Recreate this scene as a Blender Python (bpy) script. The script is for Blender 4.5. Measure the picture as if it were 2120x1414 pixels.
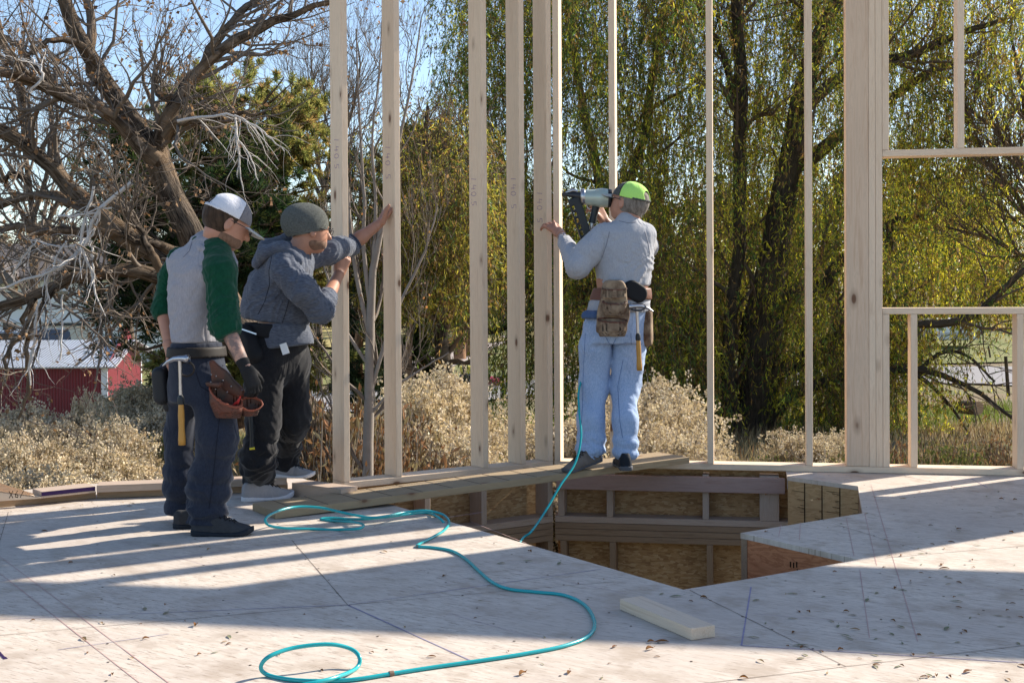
import bpy, bmesh, math, random
import numpy as np
from mathutils import Matrix, Vector
SC = bpy.context.scene
for o in list(bpy.data.objects): bpy.data.objects.remove(o)
rnd = random.Random(7); rng = np.random.default_rng(11)
R_ = math.radians
# ---------------- camera (a tripod about 1.1 m above the deck) ----------------
F, CX, CY, CAMZ = 2640.0, 1060.0, 625.6, 1.11
cam_d = bpy.data.cameras.new('camera'); cam = bpy.data.objects.new('camera', cam_d)
SC.collection.objects.link(cam); SC.camera = cam
cam_d.sensor_width = 36; cam_d.lens = F/2120*36; cam_d.shift_y = (CY-707)/2120; cam_d.clip_end = 3000; cam_d.clip_start = .05
CR = Matrix.Rotation(math.pi/2-0.0116, 4, 'X') @ Matrix.Rotation(-0.0058, 4, 'Z')
cam.matrix_world = Matrix.Translation((0, 0, CAMZ)) @ CR
# ---------------- sky, sun, exposure ----------------
SUN_AZ, SUN_EL = 57.6, 33.0           # azimuth measured from +Y towards +X
w = bpy.data.worlds.new('World'); SC.world = w; w.use_nodes = True
nt = w.node_tree; bg = nt.nodes['Background']; sk = nt.nodes.new('ShaderNodeTexSky')
sk.sky_type = 'NISHITA'; sk.sun_disc = False; sk.sun_elevation = R_(SUN_EL); sk.sun_rotation = R_(SUN_AZ)
sk.air_density = 1.0; sk.dust_density = 1.2; sk.ozone_density = 1.2; sk.altitude = 1200
nt.links.new(sk.outputs[0], bg.inputs[0]); bg.inputs[1].default_value = 0.12
sl = bpy.data.lights.new('sun', 'SUN'); sl.energy = 5.0; sl.angle = R_(0.55); sl.color = (1, .915, .79)
so = bpy.data.objects.new('sun', sl); SC.collection.objects.link(so)
sd = Vector((math.sin(R_(SUN_AZ))*math.cos(R_(SUN_EL)), math.cos(R_(SUN_AZ))*math.cos(R_(SUN_EL)), math.sin(R_(SUN_EL))))
so.rotation_euler = sd.to_track_quat('Z', 'Y').to_euler()
SC.view_settings.view_transform = 'Standard'; SC.view_settings.look = 'None'
SC.view_settings.exposure = 0.88; SC.view_settings.gamma = 1
SC.render.engine = 'CYCLES'; SC.cycles.max_bounces = 6; SC.cycles.transparent_max_bounces = 8
SC.cycles.diffuse_bounces = 3; SC.cycles.glossy_bounces = 2; SC.cycles.transmission_bounces = 3
# ---------------- places: a point of the photo turned into a point of the site ----------------
C3 = CR.to_3x3(); CL = Vector((0, 0, CAMZ))
def ray(u, v): return C3 @ Vector(((u-CX)/F, (CY-v)/F, -1))
def P(u, v, Y): d = ray(u, v); return CL + d*(Y/d.y)
def G(u, v, z=0.0): d = ray(u, v); return CL + d*((z-CAMZ)/d.z)
def S(Y): return F/Y
def A(v): return np.array(v, dtype=float)

# ---------------- objects ----------------
COL = SC.collection
def tag(o, label=None, cat=None, group=None, kind=None):
    for k, v in (('label', label), ('category', cat), ('group', group), ('kind', kind)):
        if v: o[k] = v
    return o
def empty(name, loc=(0, 0, 0), rz=0.0, **k):
    o = bpy.data.objects.new(name, None); COL.objects.link(o); o.location = loc; o.rotation_euler = (0, 0, rz)
    o.empty_display_size = .1
    bpy.context.view_layer.update() if False else None
    o['_m'] = 0; del o['_m']
    o.matrix_world = Matrix.Translation(loc) @ Matrix.Rotation(rz, 4, 'Z')
    return tag(o, **k)
def link(name, me, mat=None, parent=None, M=None, **k):
    o = bpy.data.objects.new(name, me); COL.objects.link(o)
    if mat is not None and len(me.materials) == 0: me.materials.append(mat)
    M = M or Matrix.Identity(4)
    if parent is not None:
        o.parent = parent
        o.matrix_parent_inverse = Matrix.Identity(4)
        o.matrix_basis = WM(parent).inverted() @ M
    else: o.matrix_basis = M
    return tag(o, **k)
def WM(o):
    m = o.matrix_basis.copy()
    while o.parent is not None: o = o.parent; m = o.matrix_basis @ m
    return m
def mesh_np(name, V, faces, cols=None, uv=None, smooth=True):
    """V (n,3); faces: list of int arrays (m,3) or (m,4)."""
    me = bpy.data.meshes.new(name); V = np.ascontiguousarray(V, dtype=np.float32)
    faces = [np.asarray(f) for f in (faces if isinstance(faces, list) else [faces]) if len(f)]
    me.vertices.add(len(V)); me.vertices.foreach_set('co', V.ravel())
    idx = np.concatenate([f.ravel() for f in faces]).astype(np.int32)
    cnt = np.concatenate([np.full(len(f), f.shape[1]) for f in faces]).astype(np.int32)
    st = np.concatenate([[0], np.cumsum(cnt)[:-1]]).astype(np.int32)
    me.loops.add(len(idx)); me.loops.foreach_set('vertex_index', idx)
    me.polygons.add(len(cnt)); me.polygons.foreach_set('loop_start', st)
    try: me.polygons.foreach_set('loop_total', cnt)
    except Exception: pass
    me.polygons.foreach_set('use_smooth', np.full(len(cnt), smooth, dtype=bool))
    if cols is not None:
        a = me.color_attributes.new('Col', 'FLOAT_COLOR', 'POINT')
        c = np.ones((len(V), 4), np.float32); c[:, :3] = cols; a.data.foreach_set('color', c.ravel())
    if uv is not None:
        l = me.uv_layers.new(name='UVMap'); l.data.foreach_set('uv', np.ascontiguousarray(uv[idx], dtype=np.float32).ravel())
    me.update(calc_edges=True); me.validate()
    return me
def bm_mesh(bm, name, smooth=False):
    me = bpy.data.meshes.new(name); bm.normal_update(); bm.to_mesh(me); bm.free()
    if smooth: me.polygons.foreach_set('use_smooth', [True]*len(me.polygons))
    return me
def box_bm(bm, x0, x1, y0, y1, z0, z1, bev=0.0, M=None):
    vs = [bm.verts.new((x, y, z)) for x in (x0, x1) for y in (y0, y1) for z in (z0, z1)]
    fs = [bm.faces.new([vs[i] for i in f]) for f in ((0, 1, 3, 2), (4, 6, 7, 5), (0, 4, 5, 1), (2, 3, 7, 6), (0, 2, 6, 4), (1, 5, 7, 3))]
    if bev:
        es = set(e for f in fs for e in f.edges)
        r = bmesh.ops.bevel(bm, geom=list(es), offset=bev, segments=2, affect='EDGES', profile=.6)
        vs = list(set(vs) & set(bm.verts)) + [v for v in r['verts']]
        vs = list({v for v in vs if v.is_valid})
    if M is not None: bmesh.ops.transform(bm, matrix=M, verts=vs)
def box(name, x0, x1, y0, y1, z0, z1, mat, parent=None, M=None, bev=0.0, **k):
    bm = bmesh.new(); box_bm(bm, x0, x1, y0, y1, z0, z1, bev)
    return link(name, bm_mesh(bm, name), mat, parent, M, **k)
def poly_prism(name, pts, z0, z1, mat, parent=None, M=None, **k):
    """closed outline (x,y) extruded z0..z1"""
    bm = bmesh.new(); n = len(pts)
    lo = [bm.verts.new((p[0], p[1], z0)) for p in pts]; hi = [bm.verts.new((p[0], p[1], z1)) for p in pts]
    for i in range(n): bm.faces.new((lo[i], lo[(i+1) % n], hi[(i+1) % n], hi[i]))
    from mathutils.geometry import tessellate_polygon
    for a, b, c in tessellate_polygon([[Vector((p[0], p[1], 0)) for p in pts]]): bm.faces.new((hi[a], hi[b], hi[c])); bm.faces.new((lo[c], lo[b], lo[a]))
    bmesh.ops.recalc_face_normals(bm, faces=bm.faces)
    return link(name, bm_mesh(bm, name), mat, parent, M, **k)

# ---------------- materials ----------------
class NT:
    def __init__(s, name):
        s.m = bpy.data.materials.new(name); s.m.use_nodes = True; s.t = s.m.node_tree; s.n = s.t.nodes
        s.p = s.n['Principled BSDF']; s.out = s.n['Material Output']
    def add(s, ty, **k):
        n = s.n.new(ty)
        for a, b in k.items():
            if a.startswith('i_'):
                key = a[2:]; key = int(key) if key.isdigit() else key.replace('_', ' ')
                s.set(n.inputs[key], b)
            else: setattr(n, a, b)
        return n
    def set(s, inp, v):
        if isinstance(v, bpy.types.NodeSocket): s.t.links.new(v, inp)
        else: inp.default_value = v
    def co(s, kind='Object', scale=(1, 1, 1), rot=(0, 0, 0), rand=False):
        tc = s.add('ShaderNodeTexCoord').outputs[kind]
        if rand:
            oi = s.add('ShaderNodeObjectInfo').outputs['Random']
            mv = s.add('ShaderNodeVectorMath', operation='MULTIPLY_ADD'); s.t.links.new(oi, mv.inputs[0])
            mv.inputs[1].default_value = (37, 19, 23); s.t.links.new(tc, mv.inputs[2]); tc = mv.outputs[0]
        mp = s.add('ShaderNodeMapping'); s.t.links.new(tc, mp.inputs[0]); mp.inputs['Scale'].default_value = scale; mp.inputs['Rotation'].default_value = rot
        return mp.outputs[0]
    def noise(s, vec, scale, detail=4, rough=.55, dist=0):
        n = s.add('ShaderNodeTexNoise'); s.t.links.new(vec, n.inputs['Vector']); n.inputs['Scale'].default_value = scale
        n.inputs['Detail'].default_value = detail; n.inputs['Roughness'].default_value = rough; n.inputs['Distortion'].default_value = dist
        return n.outputs['Fac']
    def ramp(s, fac, stops, interp='LINEAR'):
        r = s.add('ShaderNodeValToRGB'); r.color_ramp.interpolation = interp; s.t.links.new(fac, r.inputs[0]); e = r.color_ramp.elements
        while len(e) < len(stops): e.new(.5)
        for el, (p, c) in zip(e, stops):
            el.position = p; el.color = (c, c, c, 1) if isinstance(c, (int, float)) else (*c, 1)
        return r.outputs[0]
    def mix(s, fac, a, b, mode='MIX'):
        m = s.add('ShaderNodeMix', data_type='RGBA', blend_type=mode)
        s.set(m.inputs['Factor'], fac)
        for i, v in ((6, a), (7, b)):
            if isinstance(v, tuple): v = (*v, 1) if len(v) == 3 else v
            s.set(m.inputs[i], v)
        return m.outputs[2]
    def math(s, op, a, b=0.0):
        m = s.add('ShaderNodeMath', operation=op); s.set(m.inputs[0], a); s.set(m.inputs[1], b); return m.outputs[0]
    def bump(s, h, strength=.3, dist=.01):
        b = s.add('ShaderNodeBump'); s.t.links.new(h, b.inputs['Height']); b.inputs['Strength'].default_value = strength
        b.inputs['Distance'].default_value = dist; s.t.links.new(b.outputs[0], s.p.inputs['Normal']); return b
    def col(s, c): s.set(s.p.inputs['Base Color'], (*c, 1) if isinstance(c, tuple) else c)
    def fin(s, rough=.7, spec=.3, metal=0):
        s.set(s.p.inputs['Roughness'], rough); s.p.inputs['Specular IOR Level'].default_value = spec; s.p.inputs['Metallic'].default_value = metal
        return s.m
def plain(name, c, rough=.6, spec=.4, metal=0, var=.12, scale=30, bump=0.0, coord='Object'):
    t = NT(name); v = t.co(coord); n = t.noise(v, scale, 5)
    t.col(t.mix(n, tuple(x*(1-var) for x in c), tuple(min(1, x*(1+var)) for x in c)))
    if bump: t.bump(n, bump, .004)
    return t.fin(rough, spec, metal)
def lumber(name, light, dark, knot=(.16, .08, .045), kn=.5, rough=.75, gs=1.0):
    t = NT(name); v = t.co('Object', (1, 1, 1), rand=True)
    mp = t.add('ShaderNodeMapping'); t.t.links.new(v, mp.inputs[0]); mp.inputs['Scale'].default_value = (1.1*gs, 16*gs, 16*gs)
    g = t.noise(mp.outputs[0], 3.2, 3, .6, 1.4)
    mp2 = t.add('ShaderNodeMapping'); t.t.links.new(v, mp2.inputs[0]); mp2.inputs['Scale'].default_value = (1.5, 60, 60)
    f = t.noise(mp2.outputs[0], 4, 3, .6)
    grain = t.ramp(g, [(.30, dark), (.5, light), (.56, tuple(x*.86 for x in light)), (.62, light)])
    c = t.mix(t.math('MULTIPLY', f, .35), grain, tuple(x*.72 for x in light))
    big = t.noise(v, 1.3, 2); c = t.mix(t.math('MULTIPLY', big, .5), c, tuple(x*.9 for x in dark), 'MIX')
    mp3 = t.add('ShaderNodeMapping'); t.t.links.new(v, mp3.inputs[0]); mp3.inputs['Scale'].default_value = (4.2, 9, 9)
    vo = t.add('ShaderNodeTexVoronoi', feature='F1'); t.t.links.new(mp3.outputs[0], vo.inputs['Vector']); vo.inputs['Scale'].default_value = 1.0
    k = t.ramp(vo.outputs['Distance'], [(.0, 1.0), (.07*kn*2, .95), (.10*kn*2, .35), (.2*kn*2, 0.0)])
    sel = t.add('ShaderNodeSeparateColor'); t.t.links.new(vo.outputs['Color'], sel.inputs[0])
    k = t.math('MULTIPLY', k, t.math('GREATER_THAN', sel.outputs[0], .45))
    c = t.mix(k, c, knot); t.col(c); t.bump(f, .25, .002)
    return t.fin(rough, .25)
M = {}
M['stud'] = lumber('spruce stud', (.86, .68, .50), (.68, .50, .345), kn=.62)
M['offcut'] = lumber('offcut pine', (.74, .60, .46), (.58, .44, .31)); M['joint'] = plain('panel joint', (.20, .155, .125), .95, .05, var=.4, scale=20); M['post'] = lumber('pine post', (.76, .58, .42), (.58, .40, .27), kn=.8, gs=.6)
M['plankw'] = lumber('weathered plank', (.42, .32, .20), (.27, .185, .105), gs=.8)
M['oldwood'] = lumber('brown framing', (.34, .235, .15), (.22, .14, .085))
M['graywood'] = lumber('pale framing', (.54, .42, .33), (.40, .29, .21))
M['curb'] = lumber('curb lumber', (.46, .31, .19), (.30, .19, .11))
M['pinkwood'] = lumber('reddish fir', (.46, .31, .26), (.34, .21, .17))
def flakes(name, base, rng_c, scale, rough=.8, streak=.0, dirt=None, coord='Object'):
    t = NT(name); v = t.co(coord)
    outs = []
    for i, rot in enumerate((0.3, 1.4, 2.3)):
        mp = t.add('ShaderNodeMapping'); t.t.links.new(v, mp.inputs[0]); mp.inputs['Rotation'].default_value = (rot*.7, rot*1.3, rot)
        mp.inputs['Scale'].default_value = (scale*1.0, scale*3.6, scale*3.6)
        vo = t.add('ShaderNodeTexVoronoi', feature='F1'); t.t.links.new(mp.outputs[0], vo.inputs['Vector']); vo.inputs['Scale'].default_value = 1
        sc = t.add('ShaderNodeSeparateColor'); t.t.links.new(vo.outputs['Color'], sc.inputs[0]); outs.append((sc.outputs[0], sc.outputs[1]))
    n = t.noise(v, scale*.7, 1)
    a = t.mix(t.ramp(n, [(.45, 0.0), (.46, 1.0)]), outs[0][0], outs[1][0]); b = t.mix(t.ramp(outs[2][1], [(.55, 0.0), (.56, 1.0)]), a, outs[2][0])
    c = t.ramp(b, [(0, rng_c[0]), (.4, base), (.75, rng_c[1]), (.97, rng_c[2])])
    f = t.noise(v, scale*14, 2); c = t.mix(t.math('MULTIPLY', f, .35), c, tuple(x*.6 for x in base))
    if dirt: c = t.mix(t.ramp(t.noise(v, 1.1, 5, .6), [(.35, 0.0), (.8, .75)]), c, dirt)
    t.col(c); t.bump(b, .3, .002); return t.fin(rough, .2)
M['osb'] = flakes('osb wall', (.44, .26, .12), [(.30, .165, .075), (.52, .33, .16), (.58, .40, .22)], 27)
def deck_mat():
    t = NT('deck osb'); v = t.co('Object', (1, 1, 1), (0, 0, R_(32)))
    mp = t.add('ShaderNodeMapping'); t.t.links.new(v, mp.inputs[0]); mp.inputs['Scale'].default_value = (5, 26, 1)
    st = t.noise(mp.outputs[0], 2.2, 5, .65, .6)
    mp2 = t.add('ShaderNodeMapping'); t.t.links.new(v, mp2.inputs[0]); mp2.inputs['Scale'].default_value = (9, 70, 1)
    fl = t.noise(mp2.outputs[0], 1.6, 3, .7)
    big = t.noise(v, .9, 5, .6); mid = t.noise(v, 5, 4, .6)
    c = t.ramp(st, [(.22, (.40, .33, .26)), (.40, (.54, .465, .39)), (.6, (.60, .525, .445)), (.78, (.66, .58, .485))])
    vo = t.add('ShaderNodeTexVoronoi', feature='F1'); mp4 = t.add('ShaderNodeMapping'); t.t.links.new(v, mp4.inputs[0]); mp4.inputs['Scale'].default_value = (20, 70, 1)
    t.t.links.new(mp4.outputs[0], vo.inputs['Vector']); vo.inputs['Scale'].default_value = 1
    sc = t.add('ShaderNodeSeparateColor'); t.t.links.new(vo.outputs['Color'], sc.inputs[0])
    c = t.mix(t.math('MULTIPLY', sc.outputs[0], .42), c, (.73, .645, .55))
    c = t.mix(t.math('MULTIPLY', t.ramp(sc.outputs[1], [(.76, 0.0), (.80, 1.0)]), .24), c, (.40, .30, .20))
    c = t.mix(t.ramp(fl, [(.565, 0.0), (.65, .85)]), c, (.18, .12, .085))
    c = t.mix(t.ramp(big, [(.40, 0.0), (.62, .6)]), c, (.47, .40, .345)); c = t.mix(t.ramp(mid, [(.5, 0.0), (.66, .6)]), c, (.36, .285, .22))
    t.col(c); t.bump(st, .2, .003); return t.fin(.75, .2)
M['deck'] = deck_mat()
def plywood(name, a, b):
    t = NT(name); v = t.co('Object', (1.2, 1.2, 7)); n = t.noise(v, 2.2, 4, .55, 2.2)
    t.col(t.ramp(n, [(.3, a), (.5, b), (.55, a), (.65, b)])); return t.fin(.7, .25)
M['redply'] = plywood('red plywood', (.36, .13, .055), (.52, .22, .10))
M['lvl'] = plywood('beam wood', (.38, .235, .11), (.50, .33, .165))
M['purple'] = plain('purple mark', (.035, .018, .07), .8, .1)
M['crack'] = plain('crack', (.04, .022, .012), .95, .05)
M['chalkr'] = plain('red chalk', (.50, .33, .30), .95, .05, var=.3, scale=25)
M['chalkb'] = plain('blue chalk', (.30, .27, .37), .95, .05, var=.4, scale=25)
M['pencil'] = plain('violet pencil', (.38, .29, .36), .95, .05)
M['seam'] = plain('seam dark', (.10, .075, .06), .95, .05)
M['concrete'] = plain('concrete', (.16, .15, .14), .9, .1, scale=5)
M['steel'] = plain('steel', (.45, .45, .47), .3, .6, 1, .08)
M['darksteel'] = plain('dark steel', (.03, .032, .036), .4, .5, .3)
M['galv'] = plain('galvanised', (.42, .44, .47), .45, .5, .6, .1, 4)
M['black'] = plain('black rubber', (.016, .017, .02), .6, .35)
M['glass'] = plain('dark glass', (.015, .02, .03), .08, .8)
M['white'] = plain('white paint', (.74, .75, .76), .5, .4, var=.05, scale=3)
M['trimwhite'] = plain('white trim', (.70, .72, .76), .5, .4, var=.05, scale=3)
def ribbed(name, c, scale, axis='X', rough=.45, metal=0, c2=None):
    t = NT(name); v = t.co('Object'); wv = t.add('ShaderNodeTexWave', bands_direction=axis, wave_profile='SIN'); t.t.links.new(v, wv.inputs[0]); wv.inputs['Scale'].default_value = scale
    n = t.noise(v, 2, 4); cc = t.mix(n, tuple(x*.75 for x in c), tuple(min(1, x*1.15) for x in c))
    if c2: cc = t.mix(t.ramp(wv.outputs['Fac'], [(.0, 1.0), (.25, 0.0)]), cc, c2)
    t.col(cc); t.bump(wv.outputs['Fac'], .8, .03); return t.fin(rough, .4, metal)
M['redmetal'] = ribbed('red metal siding', (.20, .018, .030), 3.4, c2=(.11, .009, .016))
M['roofmetal'] = ribbed('metal roofing', (.50, .52, .56), 3.0, rough=.35, metal=.3)
M['shingle'] = plain('shingles', (.14, .125, .12), .9, .1, scale=14, var=.4)
def bark(name, a, b, c=None, sc=(3, 26), lo=.38, hi=.62):
    t = NT(name); tc = t.add('ShaderNodeTexCoord').outputs['UV']; mp = t.add('ShaderNodeMapping'); t.t.links.new(tc, mp.inputs[0]); mp.inputs['Scale'].default_value = (sc[0], sc[1], 1)
    n = t.noise(mp.outputs[0], 1.0, 6, .65, .8); v = t.co('Object'); n2 = t.noise(v, 2.0, 3)
    cc = t.ramp(n, [(lo, a), (hi, b)])
    cc = t.mix(t.ramp(n2, [(.4, 0.0), (.7, .7)]), cc, c or tuple(x*1.25 for x in b)); t.col(cc); t.bump(n, 1.0, .05); return t.fin(.9, .15)
M['bark'] = bark('cottonwood bark', (.022, .017, .013), (.19, .15, .115), (.28, .185, .11), sc=(5, 75), lo=.42, hi=.58)
M['willowbark'] = bark('willow bark', (.025, .02, .015), (.12, .092, .066), (.15, .115, .075), sc=(5, 60))
M['twig'] = plain('twig bark', (.17, .14, .115), .85, .15, var=.35, scale=3)
M['deadtwig'] = plain('bleached dead wood', (.55, .52, .49), .8, .2, var=.15, scale=6)
M['twigbrown'] = plain('brown twig', (.15, .105, .075), .9, .1, var=.3, scale=4)
M['saplingbark'] = plain('sapling bark', (.26, .225, .195), .85, .15, var=.3, scale=12)
M['pinebark'] = bark('pine bark', (.09, .05, .03), (.36, .2, .11))
def leaf_mat(name, transl=.5, rough=.5, spec=.3, gain=1.0):
    t = NT(name); a = t.add('ShaderNodeAttribute', attribute_name='Col').outputs['Color']
    t.col(a); t.fin(rough, spec)
    tr = t.add('ShaderNodeBsdfTranslucent'); g = t.mix(1.0, a, (gain, gain, gain*.8), 'MULTIPLY'); t.t.links.new(g, tr.inputs[0])
    ms = t.add('ShaderNodeMixShader'); ms.inputs[0].default_value = transl
    t.t.links.new(t.p.outputs[0], ms.inputs[1]); t.t.links.new(tr.outputs[0], ms.inputs[2]); t.t.links.new(ms.outputs[0], t.out.inputs[0]); return t.m
M['leaf'] = leaf_mat('leaf', .5, gain=1.5)
M['dryleaf'] = leaf_mat('dry plant', .25, .8, .1, 1.1)
M['needle'] = leaf_mat('needle', .5, .6, .2, 1.25)
# ================= the two framed walls =================
class Wall:
    """inner face line: origin O, unit direction d (to the right), outward normal n"""
    def __init__(s, O, az):
        s.d = Vector((math.sin(R_(az)), math.cos(R_(az)), 0)); s.O = Vector((O.x, O.y, 0)); s.n = Vector((-s.d.y, s.d.x, 0))
        s.M = Matrix.Translation(s.O) @ Matrix(((s.d.x, s.n.x, 0, 0), (s.d.y, s.n.y, 0, 0), (0, 0, 1, 0), (0, 0, 0, 1)))
    def hit(s, u, v, off=0.0):
        d = ray(u, v); t = ((s.O + s.n*off) - CL).dot(s.n)/d.dot(s.n); p = CL + d*t
        return (p-s.O).dot(s.d), p.z
    def W(s, x, y, z): return s.M @ Vector((x, y, z))
A1, A2 = 55.2, 100.1
W1 = Wall(G(712.8, 1013), A1)
_p = G(1790, 979.3); W2 = Wall(_p, A2)
# intersection of the inner faces = corner
den = W1.d.x*W2.d.y - W1.d.y*W2.d.x; dd = W2.O - W1.O
L1 = (dd.x*W2.d.y - dd.y*W2.d.x)/den; CORNER = W1.O + W1.d*L1
W2 = Wall(CORNER, A2)
H_TOP = 3.68
def lum(name, wall, x0, x1, y0, y1, z0, z1, mat, parent, bev=.003, **k):
    """a straight piece of lumber; local X runs along its length"""
    dims = [x1-x0, y1-y0, z1-z0]; c = wall.M @ Vector(((x0+x1)/2, (y0+y1)/2, (z0+z1)/2)) if wall else Vector(((x0+x1)/2, (y0+y1)/2, (z0+z1)/2))
    R = wall.M.to_3x3().to_4x4() if wall else Matrix.Identity(4)
    ax = dims.index(max(dims))
    if ax == 0: L, a, b = dims; RR = Matrix.Identity(4)
    elif ax == 1: L, a, b = dims[1], dims[0], dims[2]; RR = Matrix.Rotation(math.pi/2, 4, 'Z')
    else: L, a, b = dims[2], dims[1], dims[0]; RR = Matrix.Rotation(-math.pi/2, 4, 'Y')
    bm = bmesh.new(); box_bm(bm, -L/2, L/2, -a/2, a/2, -b/2, b/2, bev)
    return link(name, bm_mesh(bm, name), mat, parent, Matrix.Translation(c) @ R @ RR, **k)
T = .038; D6 = .14
left_frame = empty('wall_frame', W1.O, 0, label='open stud wall of five tall studs beside the scaffold plank, the one the men are nailing', cat='wall frame')
lum('bottom_plate', W1, 0, L1-.004, .001, D6, .002, T, M['stud'], left_frame)
LS = []
for (u0, u1, v) in ((711, 721.5, 990), (821, 831.7, 983), (1001, 1010.8, 965), (1078.7, 1088.8, 958), (1139.5, 1150, 950)):
    x0 = W1.hit(u0, v)[0]; x0 = max(0, x0); x1 = x0+T
    if x1 > L1-.004 or u0 > 1130: x1 = L1-.0045; x0 = x1-T
    LS.append((x0, x1)); lum('stud', W1, x0, x1, .001, D6-.001, T+.001, H_TOP-.37, M['stud'], left_frame)
lum('header', W1, 0, L1-.004, .01, .13, H_TOP-.368, H_TOP-.078, M['stud'], left_frame)
lum('top_plate', W1, 0, L1-.004, 0, D6, H_TOP-.076, H_TOP, M['stud'], left_frame)
right_frame = empty('wall_frame', W2.O, 0, label='open stud wall with the thick post and window opening, behind the floor hole', cat='wall frame')
lum('bottom_plate', W2, .003, 9.0, .001, D6, .002, T, M['stud'], right_frame)
X = lambda u, v: W2.hit(u, v)[0]
zs0, zs1 = W2.hit(1840, 650.7)[1], W2.hit(1840, 637.6)[1]
zh0, zh1 = W2.hit(1840, 324.3)[1], W2.hit(1840, 313.2)[1]; zh1 = zh0+T
STUD_X = []
for u0, v in ((1155.5, 950), (1263.5, 955), (1464.5, 955), (1669.6, 960)):
    x0 = max(.006, X(u0, v)) if u0 > 1200 else .0045; lum('stud', W2, x0, x0+T, .001, D6-.001, T+.001, H_TOP-.37, M['stud'], right_frame)
xp0, xp1 = X(1752.9, 960), X(1800, 960)
lum('post', W2, xp0, xp1-.001, -.0005, D6, T+.001, H_TOP-.37, M['post'], right_frame, bev=.005)
for a in (xp1, xp1+T+.001): lum('stud', W2, a, a+T, .001, D6-.001, T+.001, H_TOP-.37, M['stud'], right_frame)
xo = xp1+2*T+.002                      # left side of the window opening
xr = X(2106, 960)                      # first stud on the right of it
lum('window_header', W2, xo, xr+.28, .001, D6-.001, zh0, zh1, M['stud'], right_frame)
lum('window_sill', W2, xo, xr+.28, 0, D6, zs0, zs1, M['stud'], right_frame)
lum('cripple_stud', W2, xo, xo+T, .001, D6-.002, zh1+.001, H_TOP-.37, M['stud'], right_frame)
lum('trimmer_stud', W2, xo, xo+T, .001, D6-.002, T+.001, zs0-.001, M['stud'], right_frame)
xc = X(1886, 950); lum('cripple_stud', W2, xc, xc+T, .001, D6-.002, T+.001, zs0-.001, M['stud'], right_frame)
xc = X(1982.5, 250); lum('cripple_stud', W2, xc, xc+T, .001, D6-.002, zh1+.001, H_TOP-.37, M['stud'], right_frame)
lum('trimmer_stud', W2, xr, xr+T, .001, D6-.002, T+.001, zs0-.001, M['stud'], right_frame)
xe = xr+.27
lum('stud', W2, xe+.02, xe+.02+T, .001, D6-.001, zs1+.001, H_TOP-.37, M['stud'], right_frame)
# the sheathed part of the wall beyond the picture's right edge, then a wide opening
xs1 = 4.30
box('sheathing', xe+.02, xs1, D6+.001, D6+.013, -.3, H_TOP, M['osb'], right_frame, W2.M)
k = xe+.5
while k < xs1-.1: lum('stud', W2, k, k+T, .001, D6-.001, T+.001, H_TOP-.37, M['stud'], right_frame); k += .41
lum('stud', W2, xs1-T-.002, xs1-.002, .001, D6-.001, T+.001, 2.58, M['stud'], right_frame)
lum('opening_header', W2, xs1-.04, 9.0, .005, .135, 2.62, H_TOP-.08, M['stud'], right_frame)
lum('header', W2, .003, xs1-.045, .01, .13, H_TOP-.368, H_TOP-.078, M['stud'], right_frame)
lum('top_plate', W2, .003, 9.0, 0, D6, H_TOP-.076, H_TOP, M['stud'], right_frame)
lum('stud', W2, 8.95, 8.988, .001, D6-.001, T+.001, 2.61, M['stud'], right_frame)
# handwriting "140.5" on the studs (turned upright, violet pencil)
import mathutils
def stroke_mesh(lines, w):
    V = []; Fs = []
    for ln in lines:
        for (a, b) in zip(ln[:-1], ln[1:]):
            a = Vector(a); b = Vector(b); d = (b-a); 
            if d.length < 1e-6: continue
            d.normalize(); n = Vector((-d.y, d.x))*w/2; a = a-d*w*.3; b = b+d*w*.3
            i = len(V); V += [(a+n), (a-n), (b-n), (b+n)]; Fs.append((i, i+1, i+2, i+3))
    return [(v.x, v.y) for v in V], Fs
DIG = {'1': [[(0, .0), (.12, 1)]], '4': [[(.1, 1), (0, .45), (.5, .45)], [(.4, .85), (.35, 0)]], '0': [[(.25, 1), (.02, .6), (.1, .05), (.35, 0), (.5, .45), (.42, .9), (.25, 1)]],
       '.': [[(.1, .0), (.14, .06)]], '5': [[(.5, 1), (.1, 1), (.08, .55), (.4, .5), (.42, .15), (.05, 0)]], '/': [[(0, 0), (.5, 1)]],
       'X': [[(0, 0), (.5, 1)], [(0, 1), (.5, 0)]], '6': [[(.4, 1), (.1, .5), (.1, .1), (.4, 0), (.45, .35), (.12, .45)]], ' ': [], '2': [[(0, .8), (.25, 1), (.45, .75), (0, 0), (.5, 0)]],
       '3': [[(.05, .95), (.4, .85), (.2, .55), (.45, .3), (.05, 0)]]}
def writing(name, text, origin, right, up, size, mat, parent, w=.0026):
    lines = []; x = 0
    for ch in text:
        for ln in DIG[ch]: lines.append([(x+p[0]*size, p[1]*size) for p in ln])
        x += size*(.75 if ch != '.' else .35)
    V, Fs = stroke_mesh(lines, w)
    V = [tuple(origin + right*a + up*b) for a, b in V]
    return link(name, mesh_np(name, A(V), np.array(Fs), smooth=False), mat, parent)
# on the broad (left) faces of the left wall's studs: face normal = -d ; reading direction runs downwards
for i, (x0, x1) in enumerate(LS):
    vtop = (290, 305, 370, 370, 400)[i]
    ytop = W1.hit((700, 812, 985, 1060, 1125)[i], vtop, .07)[1]
    o = W1.W(x0-.0012, .088+.012*(i % 3), ytop)
    writing('handwriting', ['140.5', '140 5', '140.5', '140 5', '140 5'][i], o, Vector((0, 0, -1)), -W1.n, .052, plain('violet marker', (.26, .15, .32), .9, .05), left_frame)

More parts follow.
